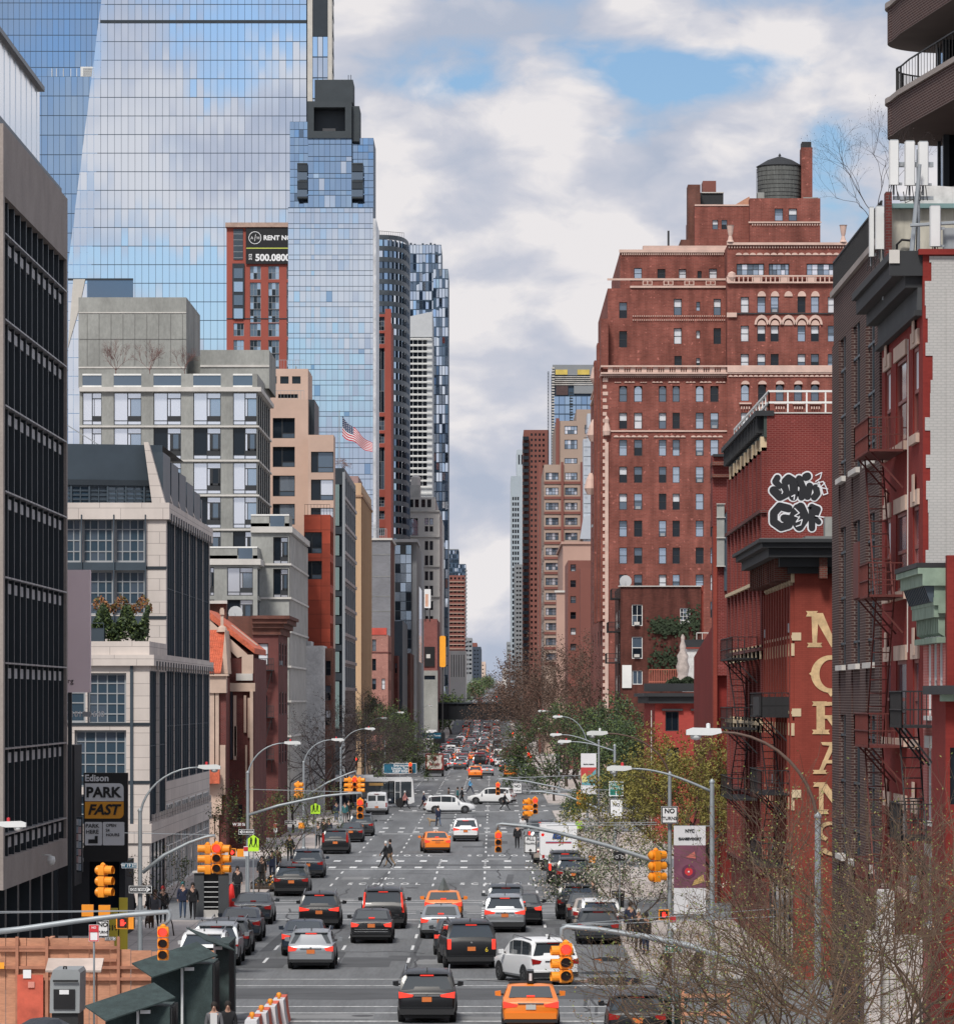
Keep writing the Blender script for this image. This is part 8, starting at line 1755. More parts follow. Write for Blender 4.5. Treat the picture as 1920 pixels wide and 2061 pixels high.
# ---- construction yard, lower left ---------
PLY=mat('plywood',(.50,.245,.15),.85,var=.2,scale=.9,fine=.18,finescale=8,stretch=(.6,1,3));PLY2=mat('timber',(.36,.16,.10),.85,var=.2,scale=2);NET=mat('green_netting',(.035,.055,.055),.9,var=.3,scale=3,fine=.3,finescale=30)
d=150.
t=thing('plywood_fence','reddish plywood site fence with timber rails at lower left','fence',(PX(170,d),d,0));q=MB()
for i in range(11):x0_=PX(-30+i*42,d);q.box(x0_,x0_+.66,d+.02*(i%2),d+.05+.02*(i%2),0,PZ(1889 if i<6 else 1912+(i%3)*2,d),PLY)
q.build('panels',t,world=True);q=MB()
for yy,a,c in((1905,-20,240),(1930,112,235),(1945,-20,330),(1968,30,420),(1910,0,95)):q.box(PX(a,d),PX(c,d),d-.12,d-.01,PZ(yy+6,d),PZ(yy,d),PLY2)
for x_ in(32,92,236,330,400,375,386):q.box(PX(x_,d),PX(x_+6,d),d-.16,d-.02,0,PZ(1886 if x_<240 else 1905,d),PLY2)
q.build('timber_rail',t,world=True)
q=MB();q.box(PX(36,d),PX(88,d),d-.2,d-.17,0,PZ(1962,d),mat('orange_mesh',(.50,.10,.06),.8,var=.25,scale=2));q.build('orange_mesh',t,world=True)
q=MB();q.box(PX(48,d),PX(64,d),d-.24,d-.21,PZ(1969,d),PZ(1952,d),SW);q.box(PX(58,d),PX(71,d),d-.25,d-.22,PZ(1988,d),PZ(1976,d),mat('pink_notice',(.6,.25,.2),.6));q.box(PX(-5,d),PX(10,d),d-.24,d-.21,PZ(1950,d),PZ(1937,d),SY);q.build('notices',t,world=True)
t=thing('plywood_fence','plywood return fence running back beside the pavement behind the generator','fence',(PX(235,153),153,0));q=MB();q.box(PX(92,158),PX(100,158),150,160,0,2.5,PLY);q.box(PX(100,160),PX(230,160),160,160.1,0,2.35,PLY);q.box(PX(110,160),PX(212,160),159.8,159.95,1.9,2.1,PLY2);q.build('panels',t,world=True)
t=thing('canopy_board','pale plywood canopy sheet sloping over the generator','board',(PX(148,141),141,2.2));q=MB();q.obox((PX(148,141),141.4,PZ(1945,141)),(.85,0,0),(0,.5,.16),(0,-.01,.03),mat('pale_ply',(.52,.43,.38),.8));q.build('sheet',t,world=True);q=MB();[q.bar((PX(x,141),141.8,0),(PX(x,141),141.8,PZ(1940,141)),.04,PLY2)for x in(100,190)];q.build('prop',t,world=True)
t=thing('generator','grey towable generator with large dark grille','generator',(PX(131,137),137,0));q=MB();a_,c_=PX(100,137),PX(160,137);GN=mat('generator_grey',(.27,.29,.30),.5,var=.1)
q.prism([(a_,PZ(2040,137)),(c_,PZ(2040,137)),(PX(161,137),PZ(1960,137)),(PX(157,137),PZ(1953,137)),(PX(107,137),PZ(1953,137)),(PX(101,137),PZ(1972,137))],137,139,GN,'y');q.box(a_+.05,c_-.05,137.1,139,.2,PZ(2040,137),TRIM);q.build('housing',t,world=True)
q=MB();q.box(PX(108,137),PX(151,137),136.95,137,PZ(2032,137),PZ(1992,137),SB);q.box(PX(107,137),PX(158,137),136.9,136.94,PZ(1977,137),PZ(1973,137),SB);q.build('grille',t,world=True);q=MB();q.box(PX(120,137),PX(139,137),136.93,136.949,PZ(2002,137),PZ(1993,137),SW);q.build('label_plate',t,world=True)
q=MB();q.tube([(PX(126,137),137.4,PZ(1953,137)),(PX(126,137),137.4,PZ(1948,137)),(PX(131,137),137.4,PZ(1948,137)),(PX(131,137),137.4,PZ(1953,137))],.03,5,IRN);q.build('lifting_eye',t,world=True)
t=thing('tarpaulin_heap','dark tarpaulin covered heap at the bottom left edge','tarpaulin',(PX(95,133),133,0));q=MB();nn=12;tp=[]
for j in range(7):
 for i in range(nn):a=2*PI*i/nn;rr0=1.*math.cos(j/6*PI/2)**.6*R.uniform(.85,1.1);tp.append((PX(92,133)+rr0*math.cos(a),133+rr0*math.sin(a),1.55*math.sin(j/6*PI/2)))
q.mesh(tp,[(j*nn+i,j*nn+(i+1)%nn,(j+1)*nn+(i+1)%nn,(j+1)*nn+i)for j in range(6)for i in range(nn)],mat('tarpaulin',(.03,.035,.045),.5,var=.2));q.build('cover',t,world=True)
for i,(x0_,dd,zt_,lab)in enumerate(((262,133.5,1.95,'green netted fence section with sloping top, nearest the bottom edge'),(352,141,2.75,'green netted fence section with sloping top in the middle of three'),(425,151,2.85,'small green netted fence section with sloping top furthest back'))):
 t=thing('debris_net_fence',lab,'fence',(PX(x0_,dd),dd,0),group='netted fence sections');w_=1.5 if i<2 else.75;q=MB();X=PX(x0_,dd)
 q.obox((X,dd,zt_),(w_*.62,w_*.6,.28 if i<2 else-.2),(-.35,.5,.18),(0,0,.02),NET);q.box(X+w_*.15,X+w_*.75,dd+.3,dd+2.4+i,0,zt_-.15,NET)
 for k in range(5):q.box(X+w_*.73,X+w_*.79,dd+.4+k*.6,dd+.5+k*.6,0,zt_-.2,TRIM)
 q.box(X-w_*.5,X+w_*.14,dd+.4,dd+.45,0,zt_-.3,NET);q.build('netting',t,world=True)
 q=MB();q.bar((X+w_*.15,dd-.05,0),(X+w_*.15,dd-.05,zt_-.1),.04,LHW,6);q.obox((X+w_*.3,dd-.1,zt_-.28),(.14,.05,.0),(0,.05,0),(0,0,.05),LHW);q.build('frame',t,world=True)
t=thing('road_barrier','orange and white water filled barriers with orange beacons at the bottom','barrier',(PX(545,150),150,0));BO=mat('barrier_pink',(.60,.10,.05),.6,var=.25,scale=1.5)
bw=BWH
for k in range(4):
 x_,y_=-7.42+.13*k,141.6+3.15*k;q=MB();q.prism([(x_-.3,0),(x_+.3,0),(x_+.22,.4),(x_+.18,.85),(x_-.18,.85),(x_-.22,.4)],y_,y_+1.5,bw,'y');q.prism([(x_-.3,0),(x_+.3,0),(x_+.22,.4),(x_+.18,.85),(x_-.18,.85),(x_-.22,.4)],y_+1.55,y_+3.1,BO,'y');q.build('segment',t,world=True)
 q=MB();q.lathe([(.05,.85),(.05,.9),(.08,.93),(.085,1.02),(.04,1.06)],10,SIG,(x_,y_+.8,0));q.build('beacon',t,world=True,smooth=True)
t=thing('litter_bin','dark green domed litter bin on the lower right pavement','litter bin',(PX(1360,146),146,.15));GRN=mat('bin_green',(.015,.06,.055),.4,var=.1)
q=MB();q.lathe([(.30,0),(.33,.8),(.36,.82)],14,GRN);q.build('drum',t,smooth=True);q=MB();q.lathe([(.40,1.0),(.36,1.12),(.2,1.22),(.02,1.26)],14,GRN);q.build('lid',t,smooth=True);q=MB();[q.bar((.33*math.cos(a),.33*math.sin(a),.8),(.35*math.cos(a),.35*math.sin(a),1.02),.03,GRN)for a in(0,1.57,3.14,4.71)];q.build('lid_support',t)
t=thing('timber_barricade','pinkish timber barricade at the bottom right corner','barricade',(PX(1420,141),141,.15));q=MB()
for z in(1.5,.95,.5):q.obox((0,0,z),(.75,0,0),(0,.03,0),(0,0,.06),PLY)
for x_ in(-.7,0,.7):q.box(x_-.05,x_+.05,.03,.1,0,1.7,PLY)
q.build('rails',t)
t=thing('newspaper_kiosk','dark kiosk with pale horizontal slats on the left pavement','kiosk',(PX(425,222),222,.15));KD=mat('kiosk_dark',(.06,.065,.07),.5)
q=MB();q.box(-.82,-.35,0,.7,0,2.2,KD);q.box(.35,.82,0,.7,0,2.2,KD);q.box(-.35,.35,.3,.7,0,2.2,SB);q.build('cabinet',t);q=MB();[q.box(-.34,.34,-.01,.28,.55+.24*k,.58+.24*k,LHW)for k in range(6)];q.build('slat',t);q=MB();q.box(-.35,.35,-.05,.3,0,.42,GREYL);q.box(-.9,.9,-.1,.8,2.2,2.28,GREYL);q.box(-.85,.85,-.12,-.02,0,.08,BWH);q.build('trim',t)
t=thing('price_board','yellow parking price boards by the entrance at lower left','sign',(PX(232,186),186,.15));q=MB();q.box(PX(216,186),PX(238,186),185.8,185.9,.5,2.3,SY if 0 else mat('board_yellow',(.62,.50,.05),.5,var=.05));q.box(PX(239,186),PX(256,186),186.2,186.3,.6,2.7,M['board_yellow']);q.build('board',t,world=True)
text('lettering','SPECIAL',.16,SB,(PX(227,186),185.78,2.0),t,bold=.004);text('lettering','$19',.3,SB,(PX(227,186),185.78,1.5),t,bold=.008)
t=thing('red_bag_stand','bright red cloth covered stand beside the kiosk on the left pavement','stand',(PX(466,224),224,.15));q=MB();q.lathe([(.16,0),(.12,.5),(.17,1.0),(.1,1.5),(.03,1.6)],8,mat('bright_red',(.7,.02,.015),.6));q.build('cover',t,smooth=True)
t=thing('planter_bed','low railed tree pit planted with small flowers by the left parked cars','planter',(PX(540,258),258,.15))
q=MB();q.box(-.9,.9,-1.5,9,0,.12,mat('soil',(.05,.035,.025),.95));q.build('soil',t);q=MB();[railing(q,(x_,-1.5,0),(x_,9,0),.35,IRN,14)for x_ in(-.9,.9)];railing(q,(-.9,-1.5,0),(.9,-1.5,0),.35,IRN,8);q.build('railing',t)
q=MB()
for k in range(260):c=Vector((R.uniform(-.8,.8),R.uniform(-1.4,8.9),.12+R.uniform(.05,.3)));u=Vector((R.uniform(-1,1),R.uniform(-1,1),R.uniform(-1,1))).normalized()*.09;v=u.cross(Vector((.2,.3,1))).normalized()*.06;q.face([c-u,c-v,c+u,c+v],R.choice((VINE,VINE,SY,BWH)))
q.build('flowers',t)
for px,d,lab in((470,240,'black wire litter basket at the foot of the church corner lamp'),(1244,232,'grey litter basket under the blossoming tree')):
 t=thing('litter_basket',lab,'litter basket',(PX(px,d),d,.15));q=MB();[q.bar((.26*math.cos(a*PI/8),.26*math.sin(a*PI/8),0),(.32*math.cos(a*PI/8),.32*math.sin(a*PI/8),.9),.018,IRN)for a in range(16)];q.lathe([(.32,.88),(.34,.9),(.32,.94)],16,IRN);q.build('basket',t);q=MB();q.lathe([(.24,.02),(.29,.8)],12,SB);q.build('liner',t)
 # ------ people
SKIN=mat('skin',(.42,.24,.17),.6,var=0);CT=mat('cloth_top',(.02,.022,.028),.9,var=0);CB=mat('cloth_trousers',(.02,.025,.04),.9,var=0);CS=mat('shoes',(.02,.018,.016),.7,var=0);HR=mat('hair_dark',(.015,.011,.009),.8,var=0)
CLO={k:mat('cloth_'+k,c,.9,var=0)for k,c in{'black':(.012,.013,.016),'navy':(.015,.022,.05),'grey':(.12,.12,.13),'white':(.6,.6,.6),'teal':(.03,.13,.14),'sky':(.12,.35,.6),'denim':(.05,.08,.14),'khaki':(.30,.21,.13),'red':(.4,.03,.03),'pink':(.5,.22,.2),'brown':(.08,.045,.03),'lime':(.4,.7,.05)}.items()}
def person_proto(ls,as_,bend=0.):
 """ls: leg stride, as_: arm swing; one connected skeleton, skinned"""
 V,E,Rr,K=[],[],[],[]
 def v(p,r,par,k):V.append(p);Rr.append(r);K.append(k);(E.append((par,len(V)-1))if par is not None else None);return len(V)-1
 pel=v((0,0,.96),(.165,.12),None,'b');wa=v((0,bend*.3,1.12),(.165,.12),pel,'t');ch=v((0,bend*.6,1.34),(.185,.13),wa,'t');nk=v((0,bend*.8,1.50),.055,ch,'s');hd=v((0,bend+.015,1.60),(.078,.09),nk,'s');v((0,bend+.02,1.70),(.07,.085),hd,'s')
 for s in(1,-1):
  sw=as_*s;sh=v((s*.185,bend*.6,1.40),.07,ch,'t');el=v((s*.235,-sw*.16+.0,1.14),.06,sh,'t');wr=v((s*.24,-sw*.26+.07,.92),.045,el,'t');pm=v((s*.24,-sw*.27+.09,.85),(.022,.036),wr,'s')
  for f_,(dy,L_)in enumerate(((-.03,.055),(-.01,.075),(.012,.08),(.03,.068),(.05,.035))):a=v((s*.235,-sw*.27+.09+dy,.85-L_*.55),.0085,pm,'s');v((s*.225,-sw*.26+.10+dy,.85-L_),.008,a,'s')
  lg=ls*s;hp=v((s*.09,0,.90),0.1,pel,'b');kn=v((s*.10,lg*.20+(.05 if lg<0 else.02),.50),.074,hp,'b');an=v((s*.10,lg*.40-(.06 if lg<0 else 0),.10+(.05 if lg<0 else 0)),.042,kn,'b');v((s*.115,lg*.42+.13-(.05 if lg<0 else 0),.045),(.04,.03),an,'f')
 me=bpy.data.meshes.new('p');me.from_pydata(V,E,[]);o=bpy.data.objects.new('p',me);COL.objects.link(o);o.modifiers.new('s','SKIN');sm_=o.modifiers.new('u','SUBSURF');sm_.levels=1
 for i,sv in enumerate(me.skin_vertices[0].data):r=Rr[i];sv.radius=r if isinstance(r,tuple)else(r,r);sv.use_root=(i==0)
 m2=bpy.data.meshes.new_from_object(o.evaluated_get(bpy.context.evaluated_depsgraph_get()));bpy.data.objects.remove(o)
 for m in(SKIN,CT,CB,CS):m2 .materials.append(m)
 segs=[(Vector(V[a]),Vector(V[b]),K[b])for a,b in E]
 for p in m2 .polygons:
  c=p.center;best=min(segs,key=lambda s:(c-(s[0]+(s[1]-s[0])*max(0,min(1,(c-s[0]).dot(s[1]-s[0])/max(1e-9,(s[1]-s[0]).length_squared))))).length);p.material_index='stbf'.index(best[2]);p.use_smooth=True
  if best[2]=='t' and c.z<.98 and abs(c.x)<.2:p.material_index=2
 t=thing('person',None,None);newobj('body',m2,t)
 q=MB();q.lathe([(.082,1.58),(.1,1.64),(.097,1.71),(.06,1.775),(.01,1.79)],10,HR,(0,bend-.012,0));q.build('hair',t,smooth=True)
 q=MB();q.prism([(-.185,.86),(.185,.86),(.175,1.1),(-.175,1.1)],bend*.3-.135,bend*.3+.135,CT,'y');q.build('jacket_hem',t)
 q=MB()
 for s in(-.032,.032):q.box(s-.014,s+.014,bend+.105,bend+.116,1.645,1.655,HR)
 q.box(-.024,.024,bend+.098,bend+.112,1.565,1.573,mat('lips',(.3,.1,.09),.6,var=0));q.prism([(bend+.09,1.60),(bend+.13,1.60),(bend+.10,1.65)],-.012,.012,SKIN,'x');q.build('face_features',t)
 return t
PP=[[person_proto(0,.05),0],[person_proto(1,1),0],[person_proto(-.7,-.8),0],[person_proto(.12,.3,.1),0]]
def person(k,px,d,rz,top,bot,label,z=None,hair=None,sc=1.,group='people walking and standing'):
 p=PP[k];x=PX(px,d);zz=z if z is not None else(.16 if(x<KL or x>KR)else.012)
 if not p[1]:p[1]=1;t=p[0];t.location=(x,d,zz);t.rotation_euler=(0,0,rad(rz));t['label']=label
 else:t=dup(p[0],(x,d,zz),rad(rz),label)
 t['category']='person';t['group']=group;t.scale=(sc,sc,sc)
 mp_={'cloth_top':CLO[top],'cloth_trousers':CLO[bot]}
 if hair:mp_['hair_dark']=CLO[hair]
 for c in KIDS[t.name]:
  for i,s in enumerate(c.material_slots):
   m=c.data.materials[i].name
   if m in mp_:s.link='OBJECT';s.material=mp_[m]
 return t
for a in((0,431,136,178,'grey','denim','man in open grey jacket and white shirt at the bottom left, left one of two'),(3,459,136.5,182,'black','navy','woman in zipped black jacket at the bottom left, right one of two'),(1,776,293.5,90,'black','black','woman with pale hood crossing beside a taller man',None,'white',.95),(2,785,294.5,90,'black','khaki','taller man in black jacket and tan trousers crossing the avenue'),(1,853,448,-80,'navy','black','man in dark suit striding left of the side on white suv'),(0,921,470,90,'teal','black','person in teal coat behind the side on white suv'),(2,930,471,90,'black','black','person in black coat, rightmost behind the side on white suv'),(0,903,468,90,'brown','black','person whose head shows over the side on white suv'),(1,946,524,-85,'sky','navy','walker in light blue jacket alone at the far crossing'),(2,882,388,20,'navy','denim','person in dark top walking a dog in the road'),(1,1016,446,-90,'black','black','man in black striding past the white and grey suv'),(1,815,450,-90,'pink','black','runner in pink top beside the bus door'),(0,1041,330,10,'black','black','woman in long black coat and red hat standing in the road',None,'red'),(3,1059,380,180,'brown','black','motorcyclist in white helmet waiting at the right',None,'white'),(3,1052,352,180,'white','grey','cyclist in pale jacket just behind the motorcyclist',None,'black'),(2,1345,170,100,'black','black','man in black with arm out crossing the lower right pavement'),(0,1300,190,40,'black','navy','man in dark cap behind the bare branches on the right pavement',None,'black'),(1,1285,193,180,'black','black','person with white hair walking on the right pavement',None,'white'),(0,1268,200,20,'navy','black','person in blue beside the blossoming tree'),(0,1192,232,180,'black','black','man in black standing by the parked cars at the right kerb'),(2,1183,250,180,'navy','navy','person stepping past the black suv on the right pavement'),(1,1405,168,90,'black','denim','person in dark clothes behind branches at the lower right'),(0,1165,345,0,'lime','black','worker in lime vest on the right pavement'),(0,1140,330,0,'black','black','person in a black helmet by the mail truck',None,'white'),(1,1135,300,0,'black','black','dark figure between mail truck and trees'),(2,250,199,180,'black','black','person in dark hooded coat pushing a cart past the parking entrance'),(0,268,214,90,'black','brown','person in brown in front of the stone corner pier'),(3,300,216,90,'black','black','woman with dark coat, second from the left at the stone corner'),(1,312,213,180,'grey','black','woman in patterned grey top walking a dog',None,'brown'),(0,328,217,180,'black','black','man in red cap by the stone corner',None,'red'),(0,368,222,180,'navy','denim','man in jeans with teal cap beside the kiosk',None,'teal'),(2,388,221,180,'black','black','man in black touching the kiosk'),(0,478,243,180,'black','black','person in black beneath the one way sign left of the lime sign'),(0,527,259,180,'black','black','person in black by the saplings on the left pavement'),(2,548,268,180,'navy','navy','person in navy walking past the saplings'),(0,557,275,0,'brown','black','person in brown behind the saplings'),(3,594,284,90,'black','black','man leaning by the dark suv on the left'),(0,640,330,180,'grey','black','person in grey leftmost of the far corner crowd'),(0,652,340,180,'black','black','person in black second in the far corner crowd'),(0,662,345,180,'navy','black','person in navy third in the far corner crowd'),(0,677,396,180,'navy','denim','person in blue jeans at the far corner beside the lamp pole'),(0,694,394,180,'teal','grey','person in teal jacket at the far corner kerb'),(2,702,402,180,'black','black','person in black nearest the hanging signal at the far corner'),(0,583,300,180,'black','black','person in black beside the second one way sign')):
 person(*a[:7],*a[7:])
q=MB();q.box(-.10,.10,.115,.13,1.0,1.46,CLO['white']);o=q.build('shirt_front');setp(o,[x for x in bpy.data.objects if x.get('label','').startswith('man in open grey')][0])
def dog(px,d,rz,c,label):
 m=mat('fur_'+c,CLO[c].node_tree.nodes['Principled BSDF'].inputs[0].default_value[:3],.9,var=.3,scale=20)
 V=[(0,0,.5),(0,.3,.52),(0,.42,.68),(0,.55,.66),(0,-.3,.5),(0,-.5,.62)];E=[(0,1),(1,2),(2,3),(0,4),(4,5)];Rr=[.11,.13,.08,.05,.11,.025]
 for sx in(-.09,.09):
  for y,par in((.28,1),(-.28,4)):i=len(V);V+=[(sx,y,.38),(sx,y+(.03 if y>0 else-.07),.2),(sx,y+.02,.03)];E+=[(par,i),(i,i+1),(i+1,i+2)];Rr+=[.06,.035,.03]
 me=bpy.data.meshes.new('d');me.from_pydata(V,E,[]);o=bpy.data.objects.new('d',me);COL.objects.link(o);o.modifiers.new('s','SKIN');o.modifiers.new('u','SUBSURF').levels=1
 for i,sv in enumerate(me.skin_vertices[0].data):sv.radius=(Rr[i],Rr[i]);sv.use_root=i==0
 m2=bpy.data.meshes.new_from_object(o.evaluated_get(bpy.context.evaluated_depsgraph_get()));bpy.data.objects.remove(o);m2 .materials.append(m);m2 .polygons.foreach_set('use_smooth',[True]*len(m2 .polygons))
 o=newobj('dog',m2);o.location=(PX(px,d),d,.0 if KL<PX(px,d)<KR else.16);o.rotation_euler=(0,0,rad(rz));tag(o,label,'dog')
 for s in(-.05,.05):q=MB();q.prism([(s-.03,.70),(s+.03,.70),(s,.80)],.40,.43,m);q.build('ear',o)
dog(872,388.5,90,'khaki','large tan dog walked in the road beyond the orange taxi');dog(301,212,200,'brown','brown dog on the pavement by the stone corner')
# ------ trees
BARK=mat('bark',(.05,.037,.03),.9,var=.3,scale=4);BARKD=mat('bark_dark',(.045,.035,.035),.9,var=.3,scale=4);TWG=mat('twig_brown',(.06,.04,.03),.9,var=.3,scale=1.);TWGR=mat('twig_red',(.16,.085,.075),.9,var=.2,scale=1)
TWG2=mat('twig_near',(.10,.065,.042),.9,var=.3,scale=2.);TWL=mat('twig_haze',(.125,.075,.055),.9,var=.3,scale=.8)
def leafm(nme,c):return mat('leaf_'+nme,c,.7,var=.35,scale=.9)
LG=leafm('green',(.10,.145,.04));LG2=leafm('green_dark',(.035,.06,.025));LY=leafm('yellow',(.21,.185,.035));LY2=leafm('yellow_dark',(.12,.10,.02));LB=leafm('bud',(.20,.18,.05));LB2=leafm('bud_tan',(.24,.13,.06));LW=leafm('blossom',(.50,.44,.38));LP=leafm('pale_green',(.13,.18,.07));LO=leafm('orange_grass',(.26,.11,.04));LSG=leafm('sage',(.12,.16,.10))
def tree(name,label,x,d,zb,h,spread,levels,kids,twig,leaves,lsz,nleaf,seed,upright=.5,trunk=.25,group=None,bark=BARK,r0=None,lean=0.):
 r=random.Random(seed);t=thing(name,label,'tree',(x,d,zb),group=group);T=MB();C=MB();Lf=MB()
 def leaf(p):
  for _ in range(nleaf):
   c=p+Vector((r.gauss(0,1),r.gauss(0,1),r.gauss(0,1)))*lsz*1.9;u=Vector((r.uniform(-1,1),r.uniform(-1,1),r.uniform(-1,1))).normalized()*lsz*r.uniform(.6,1.3);w=u.cross(Vector((r.uniform(-1,1),r.uniform(-1,1),r.uniform(-1,1)))).normalized()*lsz*.55;Lf.face([c-u,c-w,c+u,c+w],r.choice(leaves))
 def br(p,dv,L_,rad_,lv):
  n_=3 if lv<levels-1 else 2;P=[p];q=p
  for k in range(n_):
   dv=(dv+Vector((r.gauss(0,.16),r.gauss(0,.16),r.gauss(0,.10)+.05*upright))).normalized();q=q+dv*(L_/n_);P.append(q)
  (T if lv<=1 else C).tube(P,[lerp(rad_,rad_*.62,k/n_)for k in range(n_+1)],6 if lv==0 else 4 if lv<3 else 3,bark if lv<=1 else twig,cap=False)
  if lv>=levels:
   if leaves:leaf(q);leaf(P[1])if nleaf>1 else None
   return
  if leaves and lv>=levels-2 and r.random()<.8:leaf(P[-2])
  for k in range(kids+(1 if lv==0 else 0)):
   az=r.uniform(0,2*PI);tl=r.uniform(.45,1.05)*(1.15-upright*.6);ax=dv.orthogonal().normalized();ax.rotate(Matrix.Rotation(az,3,dv));nd=(dv*math.cos(tl)+ax*math.sin(tl)*(1+spread*.2));nd.z=nd.z*.8+.2*upright+.05;nd.normalize();st=P[-1]if k<kids-1 else P[-2].lerp(P[-1],r.random())
   br(st,nd,L_*r.uniform(.62,.86)if lv else h*(1-trunk)*.42*r.uniform(.8,1.15),rad_*r.uniform(.48,.66),lv+1)
 br(Vector((0,0,0)),Vector((lean,0,1)).normalized(),h*trunk,r0 or h*.02,0)
 T.build('trunk',t);C.build('crown' if not leaves else 'branches',t)
 if Lf.f:Lf.build('foliage',t)
 return t
FT='budding street trees in the lower right foreground'
LGB=leafm('bud_green',(.16,.20,.05))
for i,(px,d,h,sp,sd,lab)in enumerate(((1470,108,5.2,1.,3,'leftmost budding bare tree in the lower right foreground'),(1570,100,6.6,1.,5,'second budding bare tree from the left in the lower right foreground'),(1655,103,7.4,1.,8,'third budding bare tree from the left, before the white wall'),(1790,96,8.2,1.,13,'rightmost tall budding bare tree in the lower right foreground'),(1400,124,4.6,1.,17,'budding bare tree behind the two leftmost lower right ones'),(1600,118,6.2,1.,19,'budding bare tree behind the third one from the left'),(1700,112,7.6,1.,23,'budding bare tree between the two rightmost ones'),(1880,104,7.4,1.,29,'budding bare tree at the right picture edge'))):
 tree('budding_tree',lab,PX(px,d),d,.15,h,sp,5,3+(px>1690),TWG2,[LB,LGB,LGB,LB2],.032,1 if px>1690 else 2,sd,.5,.22,FT,r0=.085)
tb=tree('bare_tree','dense dark bare tree, nearest on the left beside the grey columns',PX(632,395),395,.15,10.5,1.,5,3,BARKD,[BARKD,TWG],.06,4,21,.5,.25,'dark bare trees on the left',BARKD,.16)
for px,d,rz,sc,lab in((672,425,80,1.05,'dark bare tree, second on the left before the tan tower'),(712,452,150,.95,'dark bare tree, third on the left behind the bus'),(650,460,220,1.15,'dark bare tree standing behind the nearest left pair'),(742,500,300,.9,'dark bare tree joining the green tree on the left'),(590,365,30,.75,'small dark bare tree in front of the grey columns'),(700,520,10,1.0,'dark bare tree furthest back on the left')):dup(tb,(PX(px,d),d,.15),rad(rz),lab,scale=(sc,sc,sc))
tg=tree('green_tree','green leafy tree on the left above the blue direction sign',PX(766,640),640,.15,11.5,1.,5,3,TWG,[LG,LG2,LG2],.15,13,33,.4,.2,'green leafy trees',r0=.22)
for px,d,rz,sc,lab in((745,600,90,.85,'smaller green tree left of the one above the blue sign'),(768,720,200,.75,'green tree at the left end of the rail bridge'),(1240,405,40,.78,'green tree before the small red house with black cornice'),(1195,455,140,.95,'green tree left of the one before the small red house'),(1275,400,250,.72,'green tree touching the small red brick house'),(1165,520,300,.9,'green tree behind the banner and street lamps'),(1225,370,170,.5,'low green bush tree beneath the route sign')):dup(tg,(PX(px,d),d,.15),rad(rz),lab,scale=(sc,sc,sc*1.02))
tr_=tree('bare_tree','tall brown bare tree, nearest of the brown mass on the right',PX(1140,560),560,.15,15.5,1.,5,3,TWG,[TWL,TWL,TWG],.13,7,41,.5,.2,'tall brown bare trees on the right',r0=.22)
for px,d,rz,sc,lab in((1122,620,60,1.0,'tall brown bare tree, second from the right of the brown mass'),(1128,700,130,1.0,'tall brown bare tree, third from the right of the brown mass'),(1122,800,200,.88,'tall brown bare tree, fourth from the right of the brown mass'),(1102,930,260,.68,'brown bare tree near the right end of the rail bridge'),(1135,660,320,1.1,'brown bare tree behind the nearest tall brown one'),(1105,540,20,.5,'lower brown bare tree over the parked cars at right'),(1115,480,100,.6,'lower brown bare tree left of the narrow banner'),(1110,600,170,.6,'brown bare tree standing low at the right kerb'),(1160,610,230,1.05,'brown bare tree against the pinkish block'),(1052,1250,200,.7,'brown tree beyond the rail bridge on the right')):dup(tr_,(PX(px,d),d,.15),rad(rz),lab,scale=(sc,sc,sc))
ty=tree('yellow_tree','yellow green leafing tree before the wine red graffiti building',PX(1398,238),238,.15,8.6,1.,5,3,TWG,[LY,LY,LY2],.075,14,52,.55,.22,r0=.14)
dup(ty,(PX(1435,246),246,.15),2.1,'second yellow green tree close behind the first on the right',scale=(.85,.85,.98));dup(ty,(PX(1368,232),232,.15),4.,'lower yellow green tree left of the pair on the right',scale=(.72,.72,.78))
tw=tree('blossom_tree','white blossoming tree on the right pavement below the route sign',PX(1240,222),222,.15,4.3,1.,5,3,TWG,[LW,LW,LP,LG2,LG2],.06,4,61,.4,.2,'white blossoming trees',r0=.08)
for px,d,rz,sc,lab in((1252,262,90,.9,'white blossoming tree beside the red parking sign'),(1275,206,200,.9,'white blossoming tree nearest the purple banner'),(1245,300,10,1.,'white blossoming tree in front of the white regulation sign')):dup(tw,(PX(px,d),d,.15),rad(rz),lab,scale=(sc,sc,sc))
ts=tree('young_tree','slender young tree with thin green leaves by the left kerb',PX(535,258),258,.15,6.2,1.,4,3,TWG,[LG,LG2,LY2],.07,3,71,.8,.35,'young trees on the left pavement',r0=.05)
for px,d,rz,sc,lab in((560,272,90,1.05,'slender young tree, second along the left pavement'),(520,249,200,.9,'slender young tree closest to the church corner lamp'),(590,300,300,.95,'slender young tree by the second one way sign'),(350,206,30,.72,'thin bare sapling on the pavement near the kiosk')):dup(ts,(PX(px,d),d,.15),rad(rz),lab,scale=(sc,sc,sc))
tf=tree('sage_tree','round pale green tree beyond the rail bridge on the left',PX(908,1290),1290,1,11,1.,4,4,TWG,[LSG,LG],.45,6,81,.3,.2,'distant green trees',r0=.3)
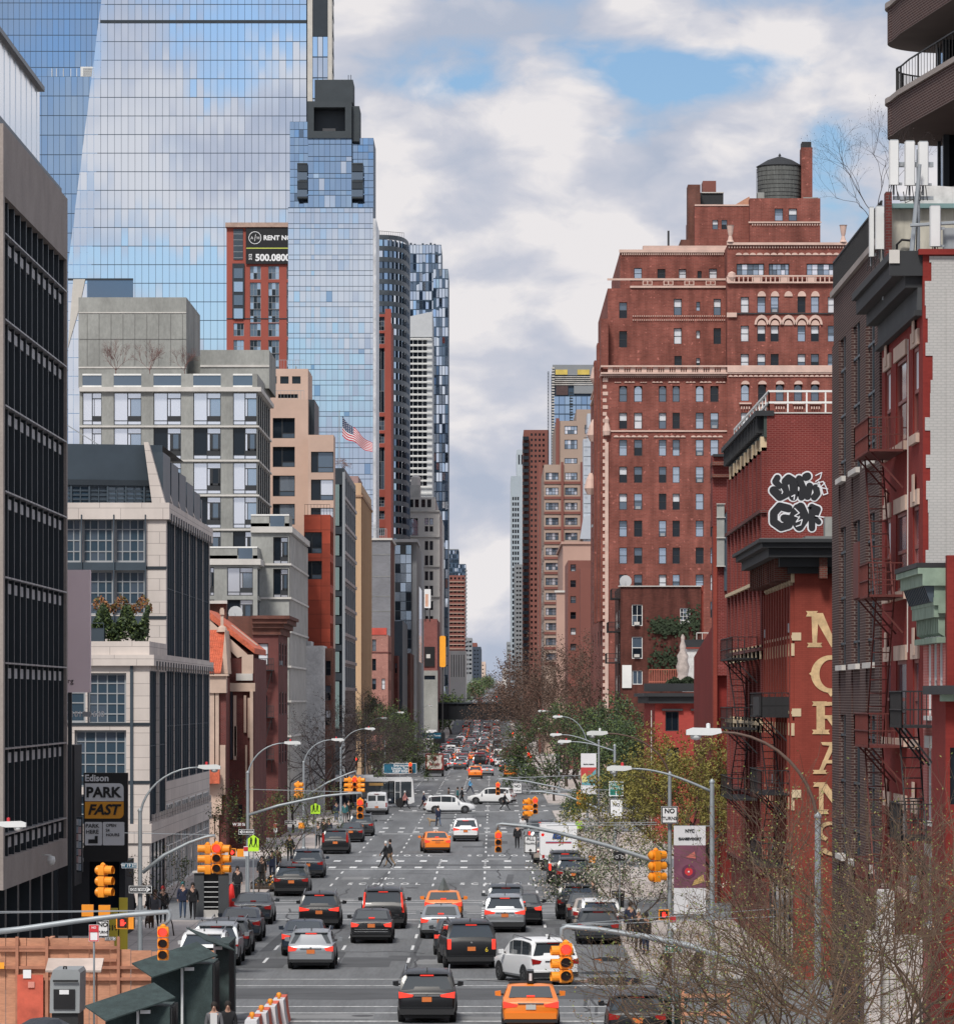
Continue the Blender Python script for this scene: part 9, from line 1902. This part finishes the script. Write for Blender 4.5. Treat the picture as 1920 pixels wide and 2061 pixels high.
for px,d,sc,lab in((862,1180,.8,'small green tree at the left end above the bridge deck'),(950,1700,.8,'distant dark green tree left of the vanishing street'),(1034,1500,.7,'distant green tree right of the vanishing street'),(975,2300,.8,'furthest small tree by the vanishing street')):dup(tf,(PX(px,d),d,gz(d)),1.,lab,scale=(sc,sc,sc))
for px,sc,lab in((233,1.,'reddish bare shrub on the grey roof terrace, leftmost'),(302,.95,'reddish bare shrub on the grey roof terrace, middle'),(372,.8,'reddish bare shrub on the grey roof terrace, rightmost')):
 if px==233:tz=tree('bare_shrub',lab,PX(px,419),419,PZ(752,419),2.8,1.,4,4,TWGR,[TWGR],.03,1,91,.9,.12,'shrubs on the grey roof terrace',TWGR,.05)
 else:dup(tz,(PX(px,419),419,PZ(752,419)),sc*3,lab,scale=(sc,sc,sc))
tree('rooftop_tree','thin bare rooftop tree against the sky left of the antennas',PX(1775,140),140,PZ(500,140),3.6,1.,5,3,BARKD,[BARKD],.02,1,95,.8,.2,None,BARKD,.03,-.15)
tree('rooftop_shrub','small reddish shrub on the dark glass building roof',PX(688,504),507,PZ(945,505),1.4,1.,4,3,TWGR,[TWGR,LO],.05,2,97,.4,.15)
def clump(name,label,cat,x0,x1,y0,y1,z0,z1,n_,sz,mats,seed):
 r=random.Random(seed);q=MB()
 for k in range(n_):
  a,b_,c=r.random(),r.random(),r.random()**.6;zt=lerp(z0,z1,.72+.28*math.sin(a*17+seed));p=Vector((lerp(x0,x1,a),lerp(y0,y1,b_),lerp(z0,zt,c)));u=Vector((r.uniform(-1,1),r.uniform(-1,1),r.uniform(-1,1))).normalized()*sz;w=u.cross(Vector((r.uniform(-1,1),r.uniform(-1,1),r.uniform(-1,1)))).normalized()*sz*.5;q.face([p-u,p-w,p+u,p+w],r.choice(mats))
 tag(q.build(name),label,cat)
yh=240.6;clump('hedge','dense dark green hedge on the terrace of the gridded corner building','hedge',PX(168,yh),PX(296,yh),yh+.3,yh+2,PZ(1292,yh),PZ(1215,yh),5200,.11,[LG,LG2,LG2],3)
clump('ornamental_grass','rusty orange ornamental grass rising above the terrace hedge','grass',PX(182,yh),PX(300,yh),yh+1.6,yh+2.4,PZ(1235,yh),PZ(1196,yh),600,.10,[LO,LO,LY2],6)
